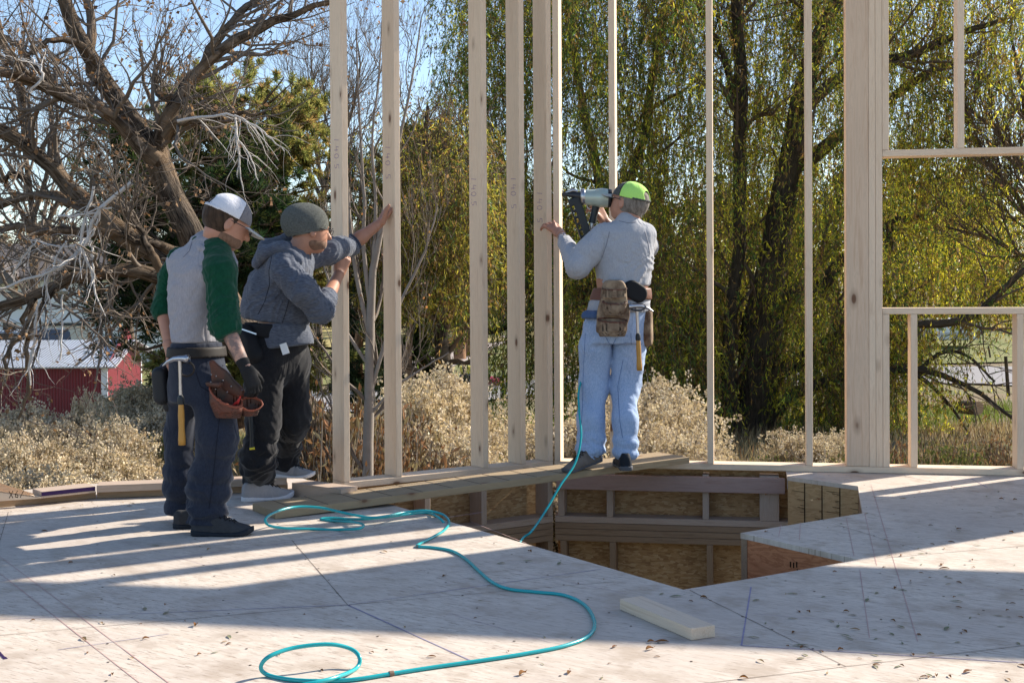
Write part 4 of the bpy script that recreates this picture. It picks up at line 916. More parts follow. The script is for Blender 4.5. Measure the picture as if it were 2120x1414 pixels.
def phf(p): d = np.minimum(cap(p, J(330, 775, .0), J(334, 822, .0), .036, .036), cap(p, J(345, 765, .05), J(350, 840, .05), .036, .03)); return smax(d, np.abs(p[:, 1]-(YA+.02))-.05, .01)
obj_sdf('holster', phf, *bounds([J(318, 745, -.05), J(365, 860, .12)], .05), M['black'], tb1, .006, 1)
ac = Acc(); 
for (u, v, du, dv) in ((486, 838, 10, -14), (492, 836, 6, -16), (480, 842, 9, -10)):
    a, b = J(u, v, -.20), J(u+du, v+dv, -.21); V, Fc, _ = tubes([[tuple(a), tuple(b)]], [[.005, .004]], 6); ac.add(V, Fc)
link('hand_tool', ac.mesh('hand_tool'), plain('red tool grips', (.45, .03, .03), .4, .5), None, label='red handled tools sticking out of the brown leather pouch', cat='tool')
hammer(J(372, 742, -.215), J(377, 921, -.20), Vector((.9, -.4, .0)), M['handle'], label='amber handled hammer hanging at the belt of the man in green sleeves', cat='hammer')
ac = Acc(); an = [J(386+16*math.cos(a), 764+15*math.sin(a), -.19) for a in np.linspace(0, 6.28, 13)]; V, Fc, _ = tubes([[tuple(p) for p in an]], [[.005]*13], 6); link('hammer_loop', mesh_np('hammer_loop', V, Fc), M['brownbelt'], tb1)

# ================= person 2: knit cap, blue hoodie, bending to the stud =================
YB = 6.62; sB = S(YB)
def K(u, v, dy=0): return P(u, v, YB+dy)
p2 = empty('person', G(545, 1030), label='man in a dark knit cap and blue-grey hoodie holding the tall studs', cat='person')
hc2 = K(640, 478, .0); h2, R2, C2 = head_sdf(hc2, R_(68), R_(8), R_(0), 1.0)
neck2 = K(604, 540, .0); rs2, re2, rw2 = K(590, 560, -.15), K(666, 640, -.20), K(703, 562, -.10)
ls2, le2, lw2 = K(640, 530, .14), K(728, 508, .22), K(786, 468, .28)
st1 = W1.W(LS[0][0], 0, 0); st2 = W1.W(LS[1][0], .07, 0)
rw2 = Vector((P(703, 566, st1.y-.07))); le2 = P(726, 508, st2.y-.10); lw2 = P(786, 463, st2.y-.03); re2 = P(664, 642, YB-.12)
seg_r, fr_r = hand_pts(rw2, P(716, 527, st1.y-.055)-rw2, Vector((.55, -.75, .15)), 1.0, (.95, 1.0, 1.05, 1.05), side=-1, thumb_dir=P(698, 522, st1.y-.05)-P(700, 548, st1.y-.06), k1=1.1)
hr2 = hand_mesh(seg_r, rw2, rw2+(re2-rw2).normalized()*.03, fr_r)
seg_l, fr_l = hand_pts(lw2, P(801, 440, st2.y-.01)-lw2, Vector((-.8, -.6, .1)), 1.0, (.05, .04, .04, .05), side=1, thumb_dir=Vector((.2, -.5, .9)), spread=.08)
hl2 = hand_mesh(seg_l, lw2, lw2+(le2-lw2).normalized()*.03, fr_l)
def b2(p):
    d = h2(p); d = smin(d, cap(p, hp_(C2, R2, 1.0, (0, -.02, -.06)), neck2, .058, .062), .02)
    d = smin(d, chain(p, [rs2, re2, re2+(rw2-re2)*.35, rw2], [.05, .042, .040, .026], .02), .02); d = smin(d, chain(p, [ls2, le2, le2+(lw2-le2)*.35, lw2], [.045, .040, .038, .026], .02), .02)
    return smin(d, chain(p, [neck2, K(585, 610), K(575, 700)], [.06, .11, .11], .03), .05)
body(p2, M['skin2'], b2, bounds([hc2, neck2, re2, rw2, lw2, K(575, 740), K(640, 420), K(560, 640)], .13), [hr2, hl2])
def tor2(p):
    d = chain(p, [K(592, 556, .0), K(578, 610, .02), K(572, 665, .02)], [.118, .136, .140], .06)
    d = smin(d, cap(p, K(590, 553, -.12), K(625, 540, .13), .085, .08), .07); d = smin(d, cap(p, K(545, 585, 0), K(535, 640, 0), .07, .085), .06); d = smin(d, cap(p, K(608, 600, .0), K(602, 650, .0), .09, .10), .06)
    d += folds(p, K(640, 600), K(520, 560), 7, -.016, 2)+.005*lump(p, 16, 4)
    cutn = A(K(570, 600))-A(K(560, 680)); cutn = cutn/np.linalg.norm(cutn)
    return np.maximum(d, -plane(p, K(572, 668), cutn))
hood2 = obj_sdf('hoodie', tor2, *bounds([K(500, 500), K(655, 690), K(570, 600, .3), K(570, 600, -.3)], .03), M['hoodie'], p2, .009, 2)
obj_sdf('shirt_tail', lambda p: np.maximum(chain(p, [K(582, 690, .0), K(588, 712, .0)], [.150, .155], .03)+.003*lump(p, 25, 2), np.maximum(p[:, 2]-K(0, 672).z, (K(0, 722).z-p[:, 2])+.10*(p[:, 0]-K(580, 700).x))), *bounds([K(510, 660), K(650, 735), K(570, 700, .2), K(570, 700, -.2)], .03), M['hoodie'], p2, .009, 2)
cu = rw2-re2; obj_sdf('sleeve', slv([rs2, K(625, 600, -.19), re2, re2+cu*.38], [.076, .068, .062, .050], 2, re2+cu*.36, cu), *bounds([rs2, re2, re2+cu*.4, K(620, 600, -.2)], .1), M['hoodie'], p2, .008, 2)
obj_sdf('cuff', lambda p: np.maximum(cap(p, re2+cu*.22, re2+cu*.42, .056, .049), np.abs(plane(p, re2+cu*.345, cu))-.016), *bounds([re2, rw2], .06), M['cuff'], p2, .005, 1)
cl = lw2-le2; obj_sdf('sleeve', slv([ls2, K(680, 520, .20), le2, le2+cl*.16], [.075, .066, .055, .050], 3, le2+cl*.1, cl), *bounds([ls2, le2, le2+cl*.2], .1), M['hoodie'], p2, .008, 2)
obj_sdf('cuff', lambda p: np.maximum(cap(p, le2-cl*.05, le2+cl*.25, .056, .052), np.abs(plane(p, le2+cl*.09, cl))-.022), *bounds([le2, lw2], .07), M['cuff'], p2, .005, 1)
def hood(p): 
    d = chain(p, [K(530, 548, -.06), K(548, 522, -.11), K(585, 512, -.13), K(620, 540, -.14)], [.022, .032, .030, .022], .02); e = chain(p, [K(530, 545, .02), K(550, 510, .05), K(590, 498, .08), K(640, 512, .10)], [.024, .034, .030, .02], .02)
    e2 = chain(p, [K(545, 540, .0), K(575, 522, .0), K(600, 520, -.02)], [.038, .05, .05], .03); return smin(smin(d, e, .03), e2, .02)+folds(p, K(530, 545), K(600, 510), 16, -.008, 3)
obj_sdf('hood', hood, *bounds([K(520, 495), K(645, 560), K(560, 520, .14), K(560, 520, -.18)], .04), M['hoodie'], p2, .007, 2)
def bean(p):
    q = (p-C2)@R2/1.0; d = smin(ell(q, (0, -.015, .030), (.093, .112, .112)), ell(q, (0, -.070, .040), (.082, .085, .088)), .03)
    return np.maximum(d, -.034+.36*(q[:, 1]+.06)-q[:, 2])*1.0+.0012*lump(p, 40)
obj_sdf('knit_cap', bean, *bounds([hc2], .21), M['beanie'], p2, .006, 2)
obj_sdf('beard', lambda p: (lambda q: np.maximum(ell(q, (0, .024, -.060), (.0645, .078, .047))*1.0, np.maximum(q[:, 2]+.03, -q[:, 1]-.01)))((p-C2)@R2/1.0)+.001*lump(p, 80), *bounds([hc2], .14), M['beardm'], p2, .005)
glasses(C2, R2, 1.0, p2)
# trousers and belt
fL, fR = G(545, 1030), P(610, 990, 7.02)
kL2, kR2 = K(545, 870, -.02), K(607, 868, .16); aL2 = Vector((G(512, 1030).x+.06, G(512, 1030).y+.0, .10)); aR2 = P(590, 968, 7.02)
def tr2(p):
    d = chain(p, [K(572, 700, .02), K(570, 735, .04)], [.155, .150], .04); d = smin(d, cap(p, K(548, 745, -.05), K(600, 745, .10), .105, .105), .06)
    l = chain(p, [K(548, 760, -.05), kL2, K(535, 950, .0), aL2], [.105, .080, .076, .070], .05); r = chain(p, [K(600, 760, .10), kR2, P(592, 920, 6.98), aR2], [.098, .078, .066, .060], .05)
    l = l+folds(p, kL2, aL2, 8, -.022, 2)+.007*lump(p, 15, 2); r = r+folds(p, kR2, aR2, 8, -.022, 5)+.007*lump(p, 15, 5)
    l2_ = np.clip((.42-p[:, 2])/.12, 0, 1)*.014*np.abs(np.sin(p[:, 2]*34+2.2*lump(p, 8, 9)+p[:, 0]*6))**.8; r = r-l2_; l = l-l2_
    d = smin(d, np.minimum(l, r), .04)+folds(p, K(600, 760), K(520, 850), 6, -.006, 1); cut = np.where(p[:, 0] < K(560, 900).x+0*p[:, 1], .055-p[:, 2], aR2.z-.035-p[:, 2])
    return np.maximum(np.maximum(d, cut), p[:, 2]-K(0, 680).z)
obj_sdf('trousers', tr2, *bounds([K(500, 690), K(650, 1030), K(570, 700, .5), K(570, 700, -.25)], .04), M['blackpants'], p2, .009, 2)
def belt2(p): d = chain(p, [K(572, 650, .02), K(572, 735, .02)], [.150, .158], .04); n = A(K(568, 640))-A(K(572, 700)); n = n/np.linalg.norm(n); e = np.abs(plane(p, K(568, 684), n+A((.10, 0, 0))))-.036; return np.maximum(d-.012, e)
bl2 = obj_sdf('tool_belt', belt2, *bounds([K(495, 640), K(650, 730), K(570, 700, .22), K(570, 700, -.22)], .03), M['belt'], p2, .007, 2)
def pc2(p): d = chain(p, [K(508, 690, -.10), K(512, 715, -.13), K(528, 735, -.15)], [.05, .058, .045], .03); return smax(d, np.abs(plane(p, K(515, 715, -.12), (-.8, -.8, 0)))-.045, .01)
obj_sdf('pouch', pc2, *bounds([K(490, 660, -.25), K(550, 770, 0)], .04), M['belt'], bl2, .007, 2)
box('zipper', -.055, .055, -.002, .002, -.0035, .0035, M['steel'], bl2, Matrix.Translation(K(514, 686, -.205)) @ Matrix.Rotation(.28, 4, 'Y') @ Matrix.Rotation(-.5, 4, 'Z'))
box('paper_tag', -.018, .018, -.001, .001, -.028, .028, M['white'], p2, Matrix.Translation(K(589, 722, -.165)) @ Matrix.Rotation(-.3, 4, 'Y'))
a_ = G(498, 1041); shoe(p2, (a_.x, a_.y+.03), (G(606, 1031).x, G(606, 1031).y+.03), 0, 0, M['shoegray'], M['solewhite'])
a_ = P(563, 993, 6.98); shoe(p2, (a_.x, 6.98), (P(652, 993, 6.95).x, 6.97), .077, 0, M['shoegray'], M['solewhite'])
ro = empty('hammer', K(520, 860, -.13), label='slim dark tool with yellow bands at the thigh of the knit cap man', cat='tool')
V, Fc, _ = tubes([[tuple(K(519, 858, -.13)), tuple(K(521, 900, -.13)), tuple(K(522, 928, -.12))]], [[.011, .009, .013]], 8); link('grip', mesh_np('grip', V, Fc), M['gunblack'], ro)
for v in (858, 929): V, Fc, _ = tubes([[tuple(K(517, v, -.13)), tuple(K(527, v-1, -.13))]], [[.006, .006]], 8); link('band', mesh_np('band', V, Fc), M['yellow'], ro)

# ================= person 3: lime cap, nailing at the corner =================
c3p = P(1290, 955, 7.30); YC = 7.30; sC = S(YC)
def N(u, v, dy=0): return P(u, v, YC+dy)
p3 = empty('person', N(1260, 955), label='man in a lime green cap and pale jeans nailing on the plank', cat='person')
hc3 = N(1301, 420, .03); h3, R3, C3_ = head_sdf(hc3, R_(-58), R_(-14), R_(0), 1.0)
neck3 = N(1300, 468, .0); stC = W1.W(LS[4][0], -.02, 0)
ls3, le3 = N(1238, 490, -.02), N(1196, 552, -.08); lw3 = P(1160, 484, stC.y-.12)
rs3, re3, rw3 = N(1335, 490, .10), N(1300, 520, .30), N(1252, 456, .22)
sg, frg = hand_pts(lw3, P(1140, 466, stC.y-.06)-lw3, Vector((.35, -.85, .35)), 1.02, (.42, .32, .32, .42), side=-1, thumb_dir=Vector((.1, .55, .8)), spread=.22)
hl3 = hand_mesh(sg, lw3, lw3+(le3-lw3).normalized()*.03, frg)
gripc = N(1228, 440, .20)
sg2, fr2 = hand_pts(rw3, N(1234, 428, .17)-rw3, Vector((.55, -.72, .2)), 1.02, (.75, .95, 1.0, 1.0), side=-1, thumb_dir=N(1226, 424, .12)-N(1240, 445, .18)); hr3 = hand_mesh(sg2, rw3, rw3+(re3-rw3).normalized()*.03, fr2)
def b3(p):
    d = h3(p); d = smin(d, cap(p, hp_(C3_, R3, 1.0, (0, -.03, -.06)), neck3, .056, .062), .02)
    d = smin(d, chain(p, [ls3, le3, lw3], [.045, .040, .025], .02), .02); d = smin(d, chain(p, [rs3, re3, rw3], [.045, .042, .025], .02), .02)
    return smin(d, chain(p, [neck3, N(1295, 520), N(1290, 600)], [.05, .085, .09], .04), .05)
body(p3, M['skin'], b3, bounds([hc3, neck3, le3, lw3, re3, rs3, N(1290, 660), N(1300, 375)], .15), [hl3, hr3])
obj_sdf('lower_back', lambda p: loft(p, lv([(575, 1234, 1343, 0, .125), (600, 1236, 1341, 0, .125), (625, 1233, 1340, 0, .13)], YC, .125, .12)), *bounds([N(1225, 570), N(1350, 630), N(1290, 600, .16), N(1290, 600, -.16)], .02), M['skin'], p3, .007, 1)
T3 = lv([(456, 1282, 1322, 0, .06), (466, 1252, 1336, 0, .085), (482, 1232, 1348, 0, .11), (515, 1230, 1354, 0, .125), (550, 1231, 1352, 0, .13), (580, 1235, 1347, 0, .135), (606, 1237, 1344, 0, .145)], YC, .12, .12)
def sw3(p):
    d = loft(p, T3); d = smin(d, cap(p, N(1250, 486, 0), N(1335, 486, .02), .065, .065), .05); d = smin(d, cap(p, N(1298, 458, .0), N(1300, 466, .02), .062, .07), .03)
    d += folds(p, N(1330, 470), N(1250, 600), 6, -.016, 4)*np.clip((N(0, 490).z-p[:, 2])/.15, 0, 1)+.006*lump(p, 12, 6)
    return np.maximum(d*.9, (N(0, 598).z+.06*(N(1290, 0).x-p[:, 0]))-p[:, 2])
sweat3 = obj_sdf('sweatshirt', sw3, *bounds([N(1220, 440), N(1365, 612), N(1290, 500, .22), N(1290, 500, -.22)], .03), M['sweat'], p3, .009, 2)
w3 = lw3-le3; obj_sdf('sleeve', slv([N(1252, 492, 0), N(1220, 522, -.05), le3, le3+w3*.78], [.082, .076, .066, .042], 3, le3+w3*.76, w3), *bounds([N(1255, 480), le3, lw3, N(1200, 560)], .1), M['sweat'], p3, .008, 2)
w3r = rw3-re3; obj_sdf('sleeve', slv([N(1332, 492, .04), N(1335, 510, .20), re3, re3+w3r*.82], [.075, .07, .062, .042], 5, re3+w3r*.85, w3r), *bounds([rs3, re3, rw3, N(1330, 520)], .1), M['sweat'], p3, .008, 2)
q_ = le3+w3*.86; V, Fc, _ = tubes([[tuple(q_-w3.normalized()*.007), tuple(q_+w3.normalized()*.007)]], [[.0315, .0305]], 14); wt = link('wristwatch', mesh_np('wristwatch', V, Fc), M['steel'], p3)
V, Fc, _ = tubes([[tuple(q_+Vector((-.006, -.034, .004))), tuple(q_+Vector((-.006, -.028, .004)))]], [[.015, .017]], 12); n_ = len(V); V = np.concatenate([V, [V[:12].mean(0)]]); Fc3 = np.array([[n_, (i+1) % 12, i] for i in range(12)])
link('watch_face', mesh_np('watch_face', V, [Fc, Fc3]), M['white'], wt)
obj_sdf('hair', lambda p: (lambda q: np.maximum(np.maximum(ell(q, (0, -.024, .010), (.083, .102, .095)), -ell(q, (0, .10, -.03), (.12, .095, .14))), -.088-q[:, 2])*1.0)((p-C3_)@R3/1.0)+.002*lump(p, 60), *bounds([hc3], .13), M['hairgray'], p3, .006)
cap3 = obj_sdf('cap', capshell(True, .025, keep=1, cC=C3_, cR=R3, s=1.0, big=(.091, .114, .100)), *bounds([hc3], .17), M['caplime'], p3, .004, 1)
obj_sdf('front_panel', capshell(False, .025, keep=-1, cC=C3_, cR=R3, s=1.0, big=(.0915, .1145, .1005)), *bounds([hc3], .17), M['capchar'], cap3, .004, 1)
brim(C3_, R3, 1.0, .030, .055, .085, .082, .018, M['brimlight'], cap3, tilt=.05)
obj_sdf('strap', lambda p: (lambda q: np.maximum(np.maximum(np.abs(ell(q, (0, -.012, .024), (.0925, .1155, .1015)))-.0025, np.abs(q[:, 2]-.034)-.006), q[:, 1]+.06))((p-C3_)@R3/1.0), *bounds([hc3], .15), M['capchar'], cap3, .004, 0)
glasses(C3_, R3, 1.0, p3)
# jeans
PC = lv([(606, 1230, 1342, 0, .125), (640, 1222, 1343, 0, .135), (670, 1207, 1338, 0, .15), (710, 1204, 1336, 0, .15)], YC, .13, .1)
aL3, aR3 = P(1222, 930, 7.22), P(1295, 932, 7.18)
def je3(p):
    d = loft(p, PC); l = chain(p, [N(1232, 725, .0), N(1230, 800, .02), P(1224, 870, 7.25), aL3], [.098, .080, .070, .066], .05); r = chain(p, [N(1303, 725, .0), N(1295, 800, .0), P(1294, 870, 7.2), aR3], [.096, .076, .066, .064], .05)
    lw_ = np.clip((.32-p[:, 2])/.15, .25, 1); l = l+folds(p, N(1230, 720), aL3, 7, -.020, 1)*lw_+.006*lump(p, 15, 1); r = r+folds(p, N(1300, 720), aR3, 7, -.020, 4)*lw_+.006*lump(p, 15, 2)
    l2_ = np.clip((.34-p[:, 2])/.10, 0, 1)*.012*np.abs(np.sin(p[:, 2]*44+2.2*lump(p, 8, 9)+p[:, 0]*6))**.8; r = r-l2_; l = l-l2_
    d = smin(d, np.minimum(l, r), .03)+folds(p, N(1300, 700), N(1220, 780), 5, -.005, 2); return np.maximum(np.maximum(d, .135-p[:, 2]), p[:, 2]-N(0, 618).z)
jean3 = obj_sdf('jeans', je3, *bounds([N(1180, 606), N(1350, 940), N(1270, 700, .25), N(1270, 700, -.25)], .04), M['jeans'], p3, .009, 2)
def wst(p): d = loft(p, lv([(610, 1234, 1342, 0, .12), (625, 1222, 1343, 0, .14), (645, 1218, 1342, 0, .145), (662, 1210, 1338, 0, .148)], YC, .13, .1)); return np.maximum(d-.008, np.abs(p[:, 2]-N(0, 634).z)-.052)+folds(p, N(1290, 610), N(1290, 660), 12, -.008, 3)
obj_sdf('rolled_waistband', wst, *bounds([N(1205, 600), N(1350, 670), N(1270, 640, .2), N(1270, 640, -.2)], .03), M['sweat'], p3, .007, 2)
obj_sdf('pocket_flap', lambda p: smax(cap(p, N(1216, 655, -.07), N(1234, 655, -.12), .035, .035), np.abs(p[:, 2]-N(0, 654).z)-.036, .01)+.002*lump(p, 30), *bounds([N(1205, 630, -.2), N(1245, 680, .0)], .04), M['denimdark'], p3, .006, 2)
tb3 = obj_sdf('tool_belt', lambda p: (lambda d: np.maximum(d, np.abs(p[:, 2]-N(0, 616).z+.0)-.034))(loft(p, lv([(590, 1236, 1342, 0, .12), (612, 1228, 1344, 0, .138), (650, 1216, 1342, 0, .142)], YC, .13, .1))-.016), *bounds([N(1210, 590), N(1355, 650), N(1270, 620, .2), N(1270, 620, -.2)], .03), M['redbelt'], p3, .006, 2)
zt = lambda v: N(0, v, -.18).z
def bag3(p):
    pts = [N(1271, 600, -.17), N(1270, 650, -.19), N(1265, 680, -.20)]; d = chain(p, pts, [.070, .085, .085], .03); return smax(smax(d, np.abs(p[:, 1]-(YC-.175))-.028, .012), np.maximum(zt(697)-p[:, 2], p[:, 2]-zt(587)), .01)+.0015*lump(p, 30, 2)
bg3 = obj_sdf('back_bag', bag3, *bounds([N(1225, 580, -.24), N(1315, 705, -.12)], .02), M['leatherold'], tb3, .006, 2)
for (u0, u1, vt, vb, dy, hd) in ((1247, 1298, 625, 655, -.215, .030), (1236, 1300, 662, 697, -.235, .035)):
    Lr = lv([(vb, u0+5, u1-6, dy, hd*.7), (vb-12, u0+1, u1-1, dy, hd), (vt-6, u0, u1, dy, hd)], YC, hd, 0); pouch('pocket', Lr, N(1270, vt, dy), (.05, -.35, 1), .006, M['leatherold'], bg3, M['leather'])
Lr = lv([(617, 1248, 1296, -.205, .02), (600, 1246, 1298, -.205, .02), (590, 1246, 1299, -.20, .018)], YC, .02, 0); pouch('pocket', Lr, N(1270, 597, -.205), (0, -.3, 1), .005, M['leatherold'], bg3, M['leather'])
obj_sdf('hip_pad', lambda p: smax(cap(p, N(1307, 600, -.13), N(1320, 608, -.11), .055, .055), np.abs(plane(p, N(1310, 605, -.14), (.35, -1, 0)))-.014, .008), *bounds([N(1288, 580, -.22), N(1340, 632, -.05)], .03), M['belt'], tb3, .006, 1)
obj_sdf('side_bag', lambda p: smax(chain(p, [N(1337, 650, -.02), N(1339, 700, -.02)], [.045, .05], .02), np.abs(plane(p, N(1340, 670, -.02), (1, -.3, 0)))-.03, .01), *bounds([N(1320, 630, -.12), N(1356, 725, .1)], .03), M['leatherold'], tb3, .006, 1)
an = [N(1320+17*math.cos(a), 636+7*math.sin(a), -.19-.02*math.sin(a)) for a in np.linspace(0, 6.28, 13)]; V, Fc, _ = tubes([[tuple(p) for p in an]], [[.005]*13], 6); link('hammer_loop', mesh_np('hammer_loop', V, Fc), M['darksteel'], tb3)
hammer(N(1318, 634, -.19), N(1324, 767, -.17), Vector((-1, -.2, .1)), M['handle'], label='yellow handled hammer hanging at the belt of the man in the lime cap', cat='hammer')
# shoes: the left foot turned out to the left, heel lifted; the right seen from behind
tz = plank_z(N(1200, 950).x, 7.2)
hp0, tp0 = P(1246, 945, 7.24), P(1166, 958, 7.10)
tz1 = plank_z((hp0.x+tp0.x)/2, 7.12); shoe(p3, (hp0.x, hp0.y-.02), (tp0.x, tp0.y-.02), tz1+.001, 0, M['shoetan'], M['solegray'], pitch=R_(13))
x_ = P(1296, 960, 7.10); tz2 = plank_z(x_.x, 7.2); shoe(p3, (x_.x, 7.07), (x_.x-.02, 7.35), tz2+.001, 0, M['sole'], M['solegray'], laces=False)
M['seamdark'] = plain('seam stitching', (.018, .02, .03), .9, .05); M['seamblue'] = plain('denim seam', (.12, .19, .36), .9, .05)
M['seamgray'] = plain('shirt seam', (.17, .17, .20), .9, .05)
seam(shirt1, [[(398, 500), (392, 520), (378, 535)]], M['seamgray'])
seam(trou1, [[(455, 860), (447, 930), (440, 1000), (432, 1060)], [(405, 770), (415, 800), (440, 815)]], M['seamdark'])
seam(hood2, [[(563, 530), (557, 560), (558, 590), (548, 625), (532, 655)], [(574, 560), (584, 590), (612, 612), (632, 640)], [(600, 615), (592, 645), (583, 672)]], M['seamdark'])
seam(jean3, [[(1276, 700), (1268, 715), (1267, 733)], [(1252, 695), (1262, 712), (1276, 716), (1300, 708)], [(1290, 745), (1279, 800), (1283, 870), (1290, 912)], [(1212, 690), (1208, 760), (1206, 840), (1203, 890)], [(1306, 690), (1307, 713), (1331, 712)]], M['seamblue'])
seam(sweat3, [[(1262, 480), (1256, 505), (1248, 530), (1236, 548)], [(1335, 480), (1342, 505), (1346, 530)], [(1282, 458), (1300, 462), (1318, 460)]], M['seamgray'])
# ================= nail gun =================
ng = empty('nail_gun', N(1228, 430, .15), label='pale green and black framing nail gun pressed against the corner studs', cat='nail gun')
def NG(u, v, dy=0): return N(u, v, .10+dy)
obj_sdf('motor_housing', lambda p: smin(cap(p, NG(1216, 409), NG(1246, 410), .046, .051), smax(cap(p, NG(1246, 410), NG(1262, 411), .056, .053), p[:, 0]-NG(1263, 0).x, .006), .01), *bounds([NG(1195, 390), NG(1270, 430), NG(1230, 410, .06), NG(1230, 410, -.06)], .03), M['gunbody'], ng, .005, 1)
obj_sdf('side_label', lambda p: np.maximum(np.abs(cap(p, NG(1216, 409), NG(1246, 410), .046, .051))-.0018, np.maximum(np.abs(p[:, 0]-NG(1247, 0).x)-.014, np.abs(p[:, 2]-NG(0, 406).z)-.024)), *bounds([NG(1225, 395), NG(1260, 425), NG(1240, 410, -.06), NG(1240, 410, .06)], .02), plain('dark green label', (.03, .11, .07), .4, .4), ng, .003, 1)
V, Fc, _ = tubes([[tuple(NG(u, v)) for u, v in ((1163, 403), (1172, 403), (1185, 404), (1200, 406), (1212, 408))]], [[.010, .012, .017, .024, .032]], 10); link('nose', mesh_np('nose', V, Fc), M['darksteel'], ng)
V, Fc, _ = tubes([[tuple(NG(u, 408)) for u in (1201, 1203, 1209, 1212)]], [[.03, .047, .049, .04]], 14); link('cylinder_head', mesh_np('cylinder_head', V, Fc), M['steel'], ng)
V, Fc, _ = tubes([[tuple(NG(u, 411)) for u in (1258, 1260, 1266, 1267)]], [[.055, .056, .052, .01]], 16); link('exhaust_cap', mesh_np('exhaust_cap', V, Fc), M['gunblack'], ng)
V, Fc, _ = tubes([[tuple(NG(u, v)) for u, v in ((1171, 399), (1186, 394), (1196, 397))]], [[.005, .012, .008]], 8); link('contact_arm', mesh_np('contact_arm', V, Fc), M['steel'], ng)
def mag(p):
    a, b = NG(1187, 410), NG(1214, 492); d = Vector(b)-Vector(a); n1 = d.normalized(); s1_ = Vector((n1.z, 0, -n1.x)); q = p-A(a); t = q@A(n1); x = q@A(s1_); y = p[:, 1]-a.y
    bx = np.maximum(np.maximum(np.abs(x)-.035-.01*0, np.abs(y)-.016), np.maximum(-t-.0, t-d.length))
    slot = np.maximum(np.maximum(np.abs(x-.018)-.008, np.abs(((t/.038) % 1)-.5)*.038-.013), -t+.04); return np.maximum(bx, -np.maximum(slot, -1+0*x))
obj_sdf('magazine', mag, *bounds([NG(1175, 400), NG(1232, 500)], .05), M['gunblack'], ng, .004, 0)
V, Fc, _ = tubes([[tuple(NG(u, v, .02)) for u, v in ((1236, 418), (1233, 430), (1229, 448), (1226, 462))]], [[.027, .023, .021, .024]], 10); link('grip', mesh_np('grip', V, Fc), M['gunblack'], ng)
V, Fc, _ = tubes([[tuple(NG(u, v, .02)) for u, v in ((1226, 462), (1225, 470), (1224, 478), (1232, 490))]], [[.011, .012, .009, .008]], 8); link('hose_fitting', mesh_np('hose_fitting', V, Fc), M['steel'], ng)
V, Fc, _ = tubes([[tuple(NG(u, v, -.0)) for u, v in ((1214, 421), (1216, 430), (1222, 434))]], [[.004, .004, .004]], 6); link('trigger', mesh_np('trigger', V, Fc), M['steel'], ng)
# ================= land, road, lawn =================
def TZ(x, y):
    x = np.asarray(x, float); y = np.asarray(y, float); r = np.hypot(x, y)
    k = np.clip((r-17)/24, 0, 1); k = k*k*(3-2*k); low = np.where(x < -3, -3.3, np.where(x > 3, -2.6, -3.3+(x+3)/6*.7))
    z = -1.7+(low+1.7)*k; z = z+np.clip((r-60)/240, 0, 1)**1.2*6.0
    return z+.10*np.sin(x*.5+1)*np.sin(y*.43)*np.clip((r-8)/10, 0, 1)
def dz(x, y): return float(TZ(x, y))
gx = np.unique(np.concatenate([np.linspace(-400, -60, 18), np.linspace(-60, 60, 121), np.linspace(60, 400, 18)])); gy = np.unique(np.concatenate([np.linspace(-60, 0, 12), np.linspace(0, 90, 91), np.linspace(90, 600, 30)]))
XX, YY = np.meshgrid(gx, gy, indexing='ij'); ZZ = TZ(XX, YY); hole_m = (XX > -9.5) & (XX < 10) & (YY > -4) & (YY < 9); ZZ = np.where(hole_m, -2.9, ZZ)
idx = np.arange(XX.size).reshape(XX.shape); Fg = np.stack([idx[:-1, :-1], idx[1:, :-1], idx[1:, 1:], idx[:-1, 1:]], -1).reshape(-1, 4)
def ground_mat():
    t = NT('dry ground'); v = t.co(); n = t.noise(v, .35, 6, .6); n2 = t.noise(v, 3.5, 5, .7); n3 = t.noise(v, 25, 3)
    c = t.ramp(n, [(.35, (.20, .15, .095)), (.5, (.26, .20, .12)), (.58, (.13, .17, .045)), (.7, (.24, .19, .11))])
    c = t.mix(t.ramp(n2, [(.4, 0.0), (.7, .8)]), c, (.12, .085, .05)); c = t.mix(t.math('MULTIPLY', n3, .5), c, (.32, .26, .17)); t.col(c); t.bump(n2, .6, .1); return t.fin(.95, .1)
link('ground', mesh_np('ground', np.stack([XX, YY, ZZ], -1).reshape(-1, 3), Fg), ground_mat(), kind='structure')
def drape(name, pts, mat, lift, n=24, kind='structure'):
    """quad strip on the land between two pixel-free outlines: pts = [(x0,y0,x1,y1), ...] rows"""
    V, Fs = [], []
    for i in range(len(pts)):
        a = pts[i]
        for j in range(n+1):
            t = j/n; x = a[0]+(a[2]-a[0])*t; y = a[1]+(a[3]-a[1])*t; V.append((x, y, dz(x, y)+lift))
            if i and j: k = i*(n+1)+j; Fs.append((k-n-2, k-n-1, k, k-1))
    return link(name, mesh_np(name, A(V), np.array(Fs)), mat, kind=kind)
M['lawn'] = (lambda t: (t.col(t.mix(t.ramp(t.noise(t.co(), 1.2, 5), [(.35, 0.0), (.7, 1.0)]), (.13, .155, .045), (.29, .26, .12))), t.fin(.9, .1))[1])(NT('lawn'))
M['strawgrass'] = plain('straw grass', (.36, .30, .13), .95, .05, var=.35, scale=1.5)
M['gravel'] = plain('grey gravel', (.30, .285, .28), .95, .1, var=.3, scale=9)
drape('gravel_road', [(-30, 44+i*1.5, 60, 50+i*1.5) for i in range(7)], M['gravel'], .05)
drape('lawn', [(-40, 56+i*4, 70, 62+i*4) for i in range(7)], M['lawn'], .06)
drape('path', [(-8+i*.8, 56+i*5, -5+i*.8, 56+i*5) for i in range(8)], plain('pale path', (.42, .35, .31), .95, .1, scale=2), .12, 2)
drape('dry_field', [(-60, 84+i*10, 90, 88+i*10) for i in range(5)], M['strawgrass'], .09)

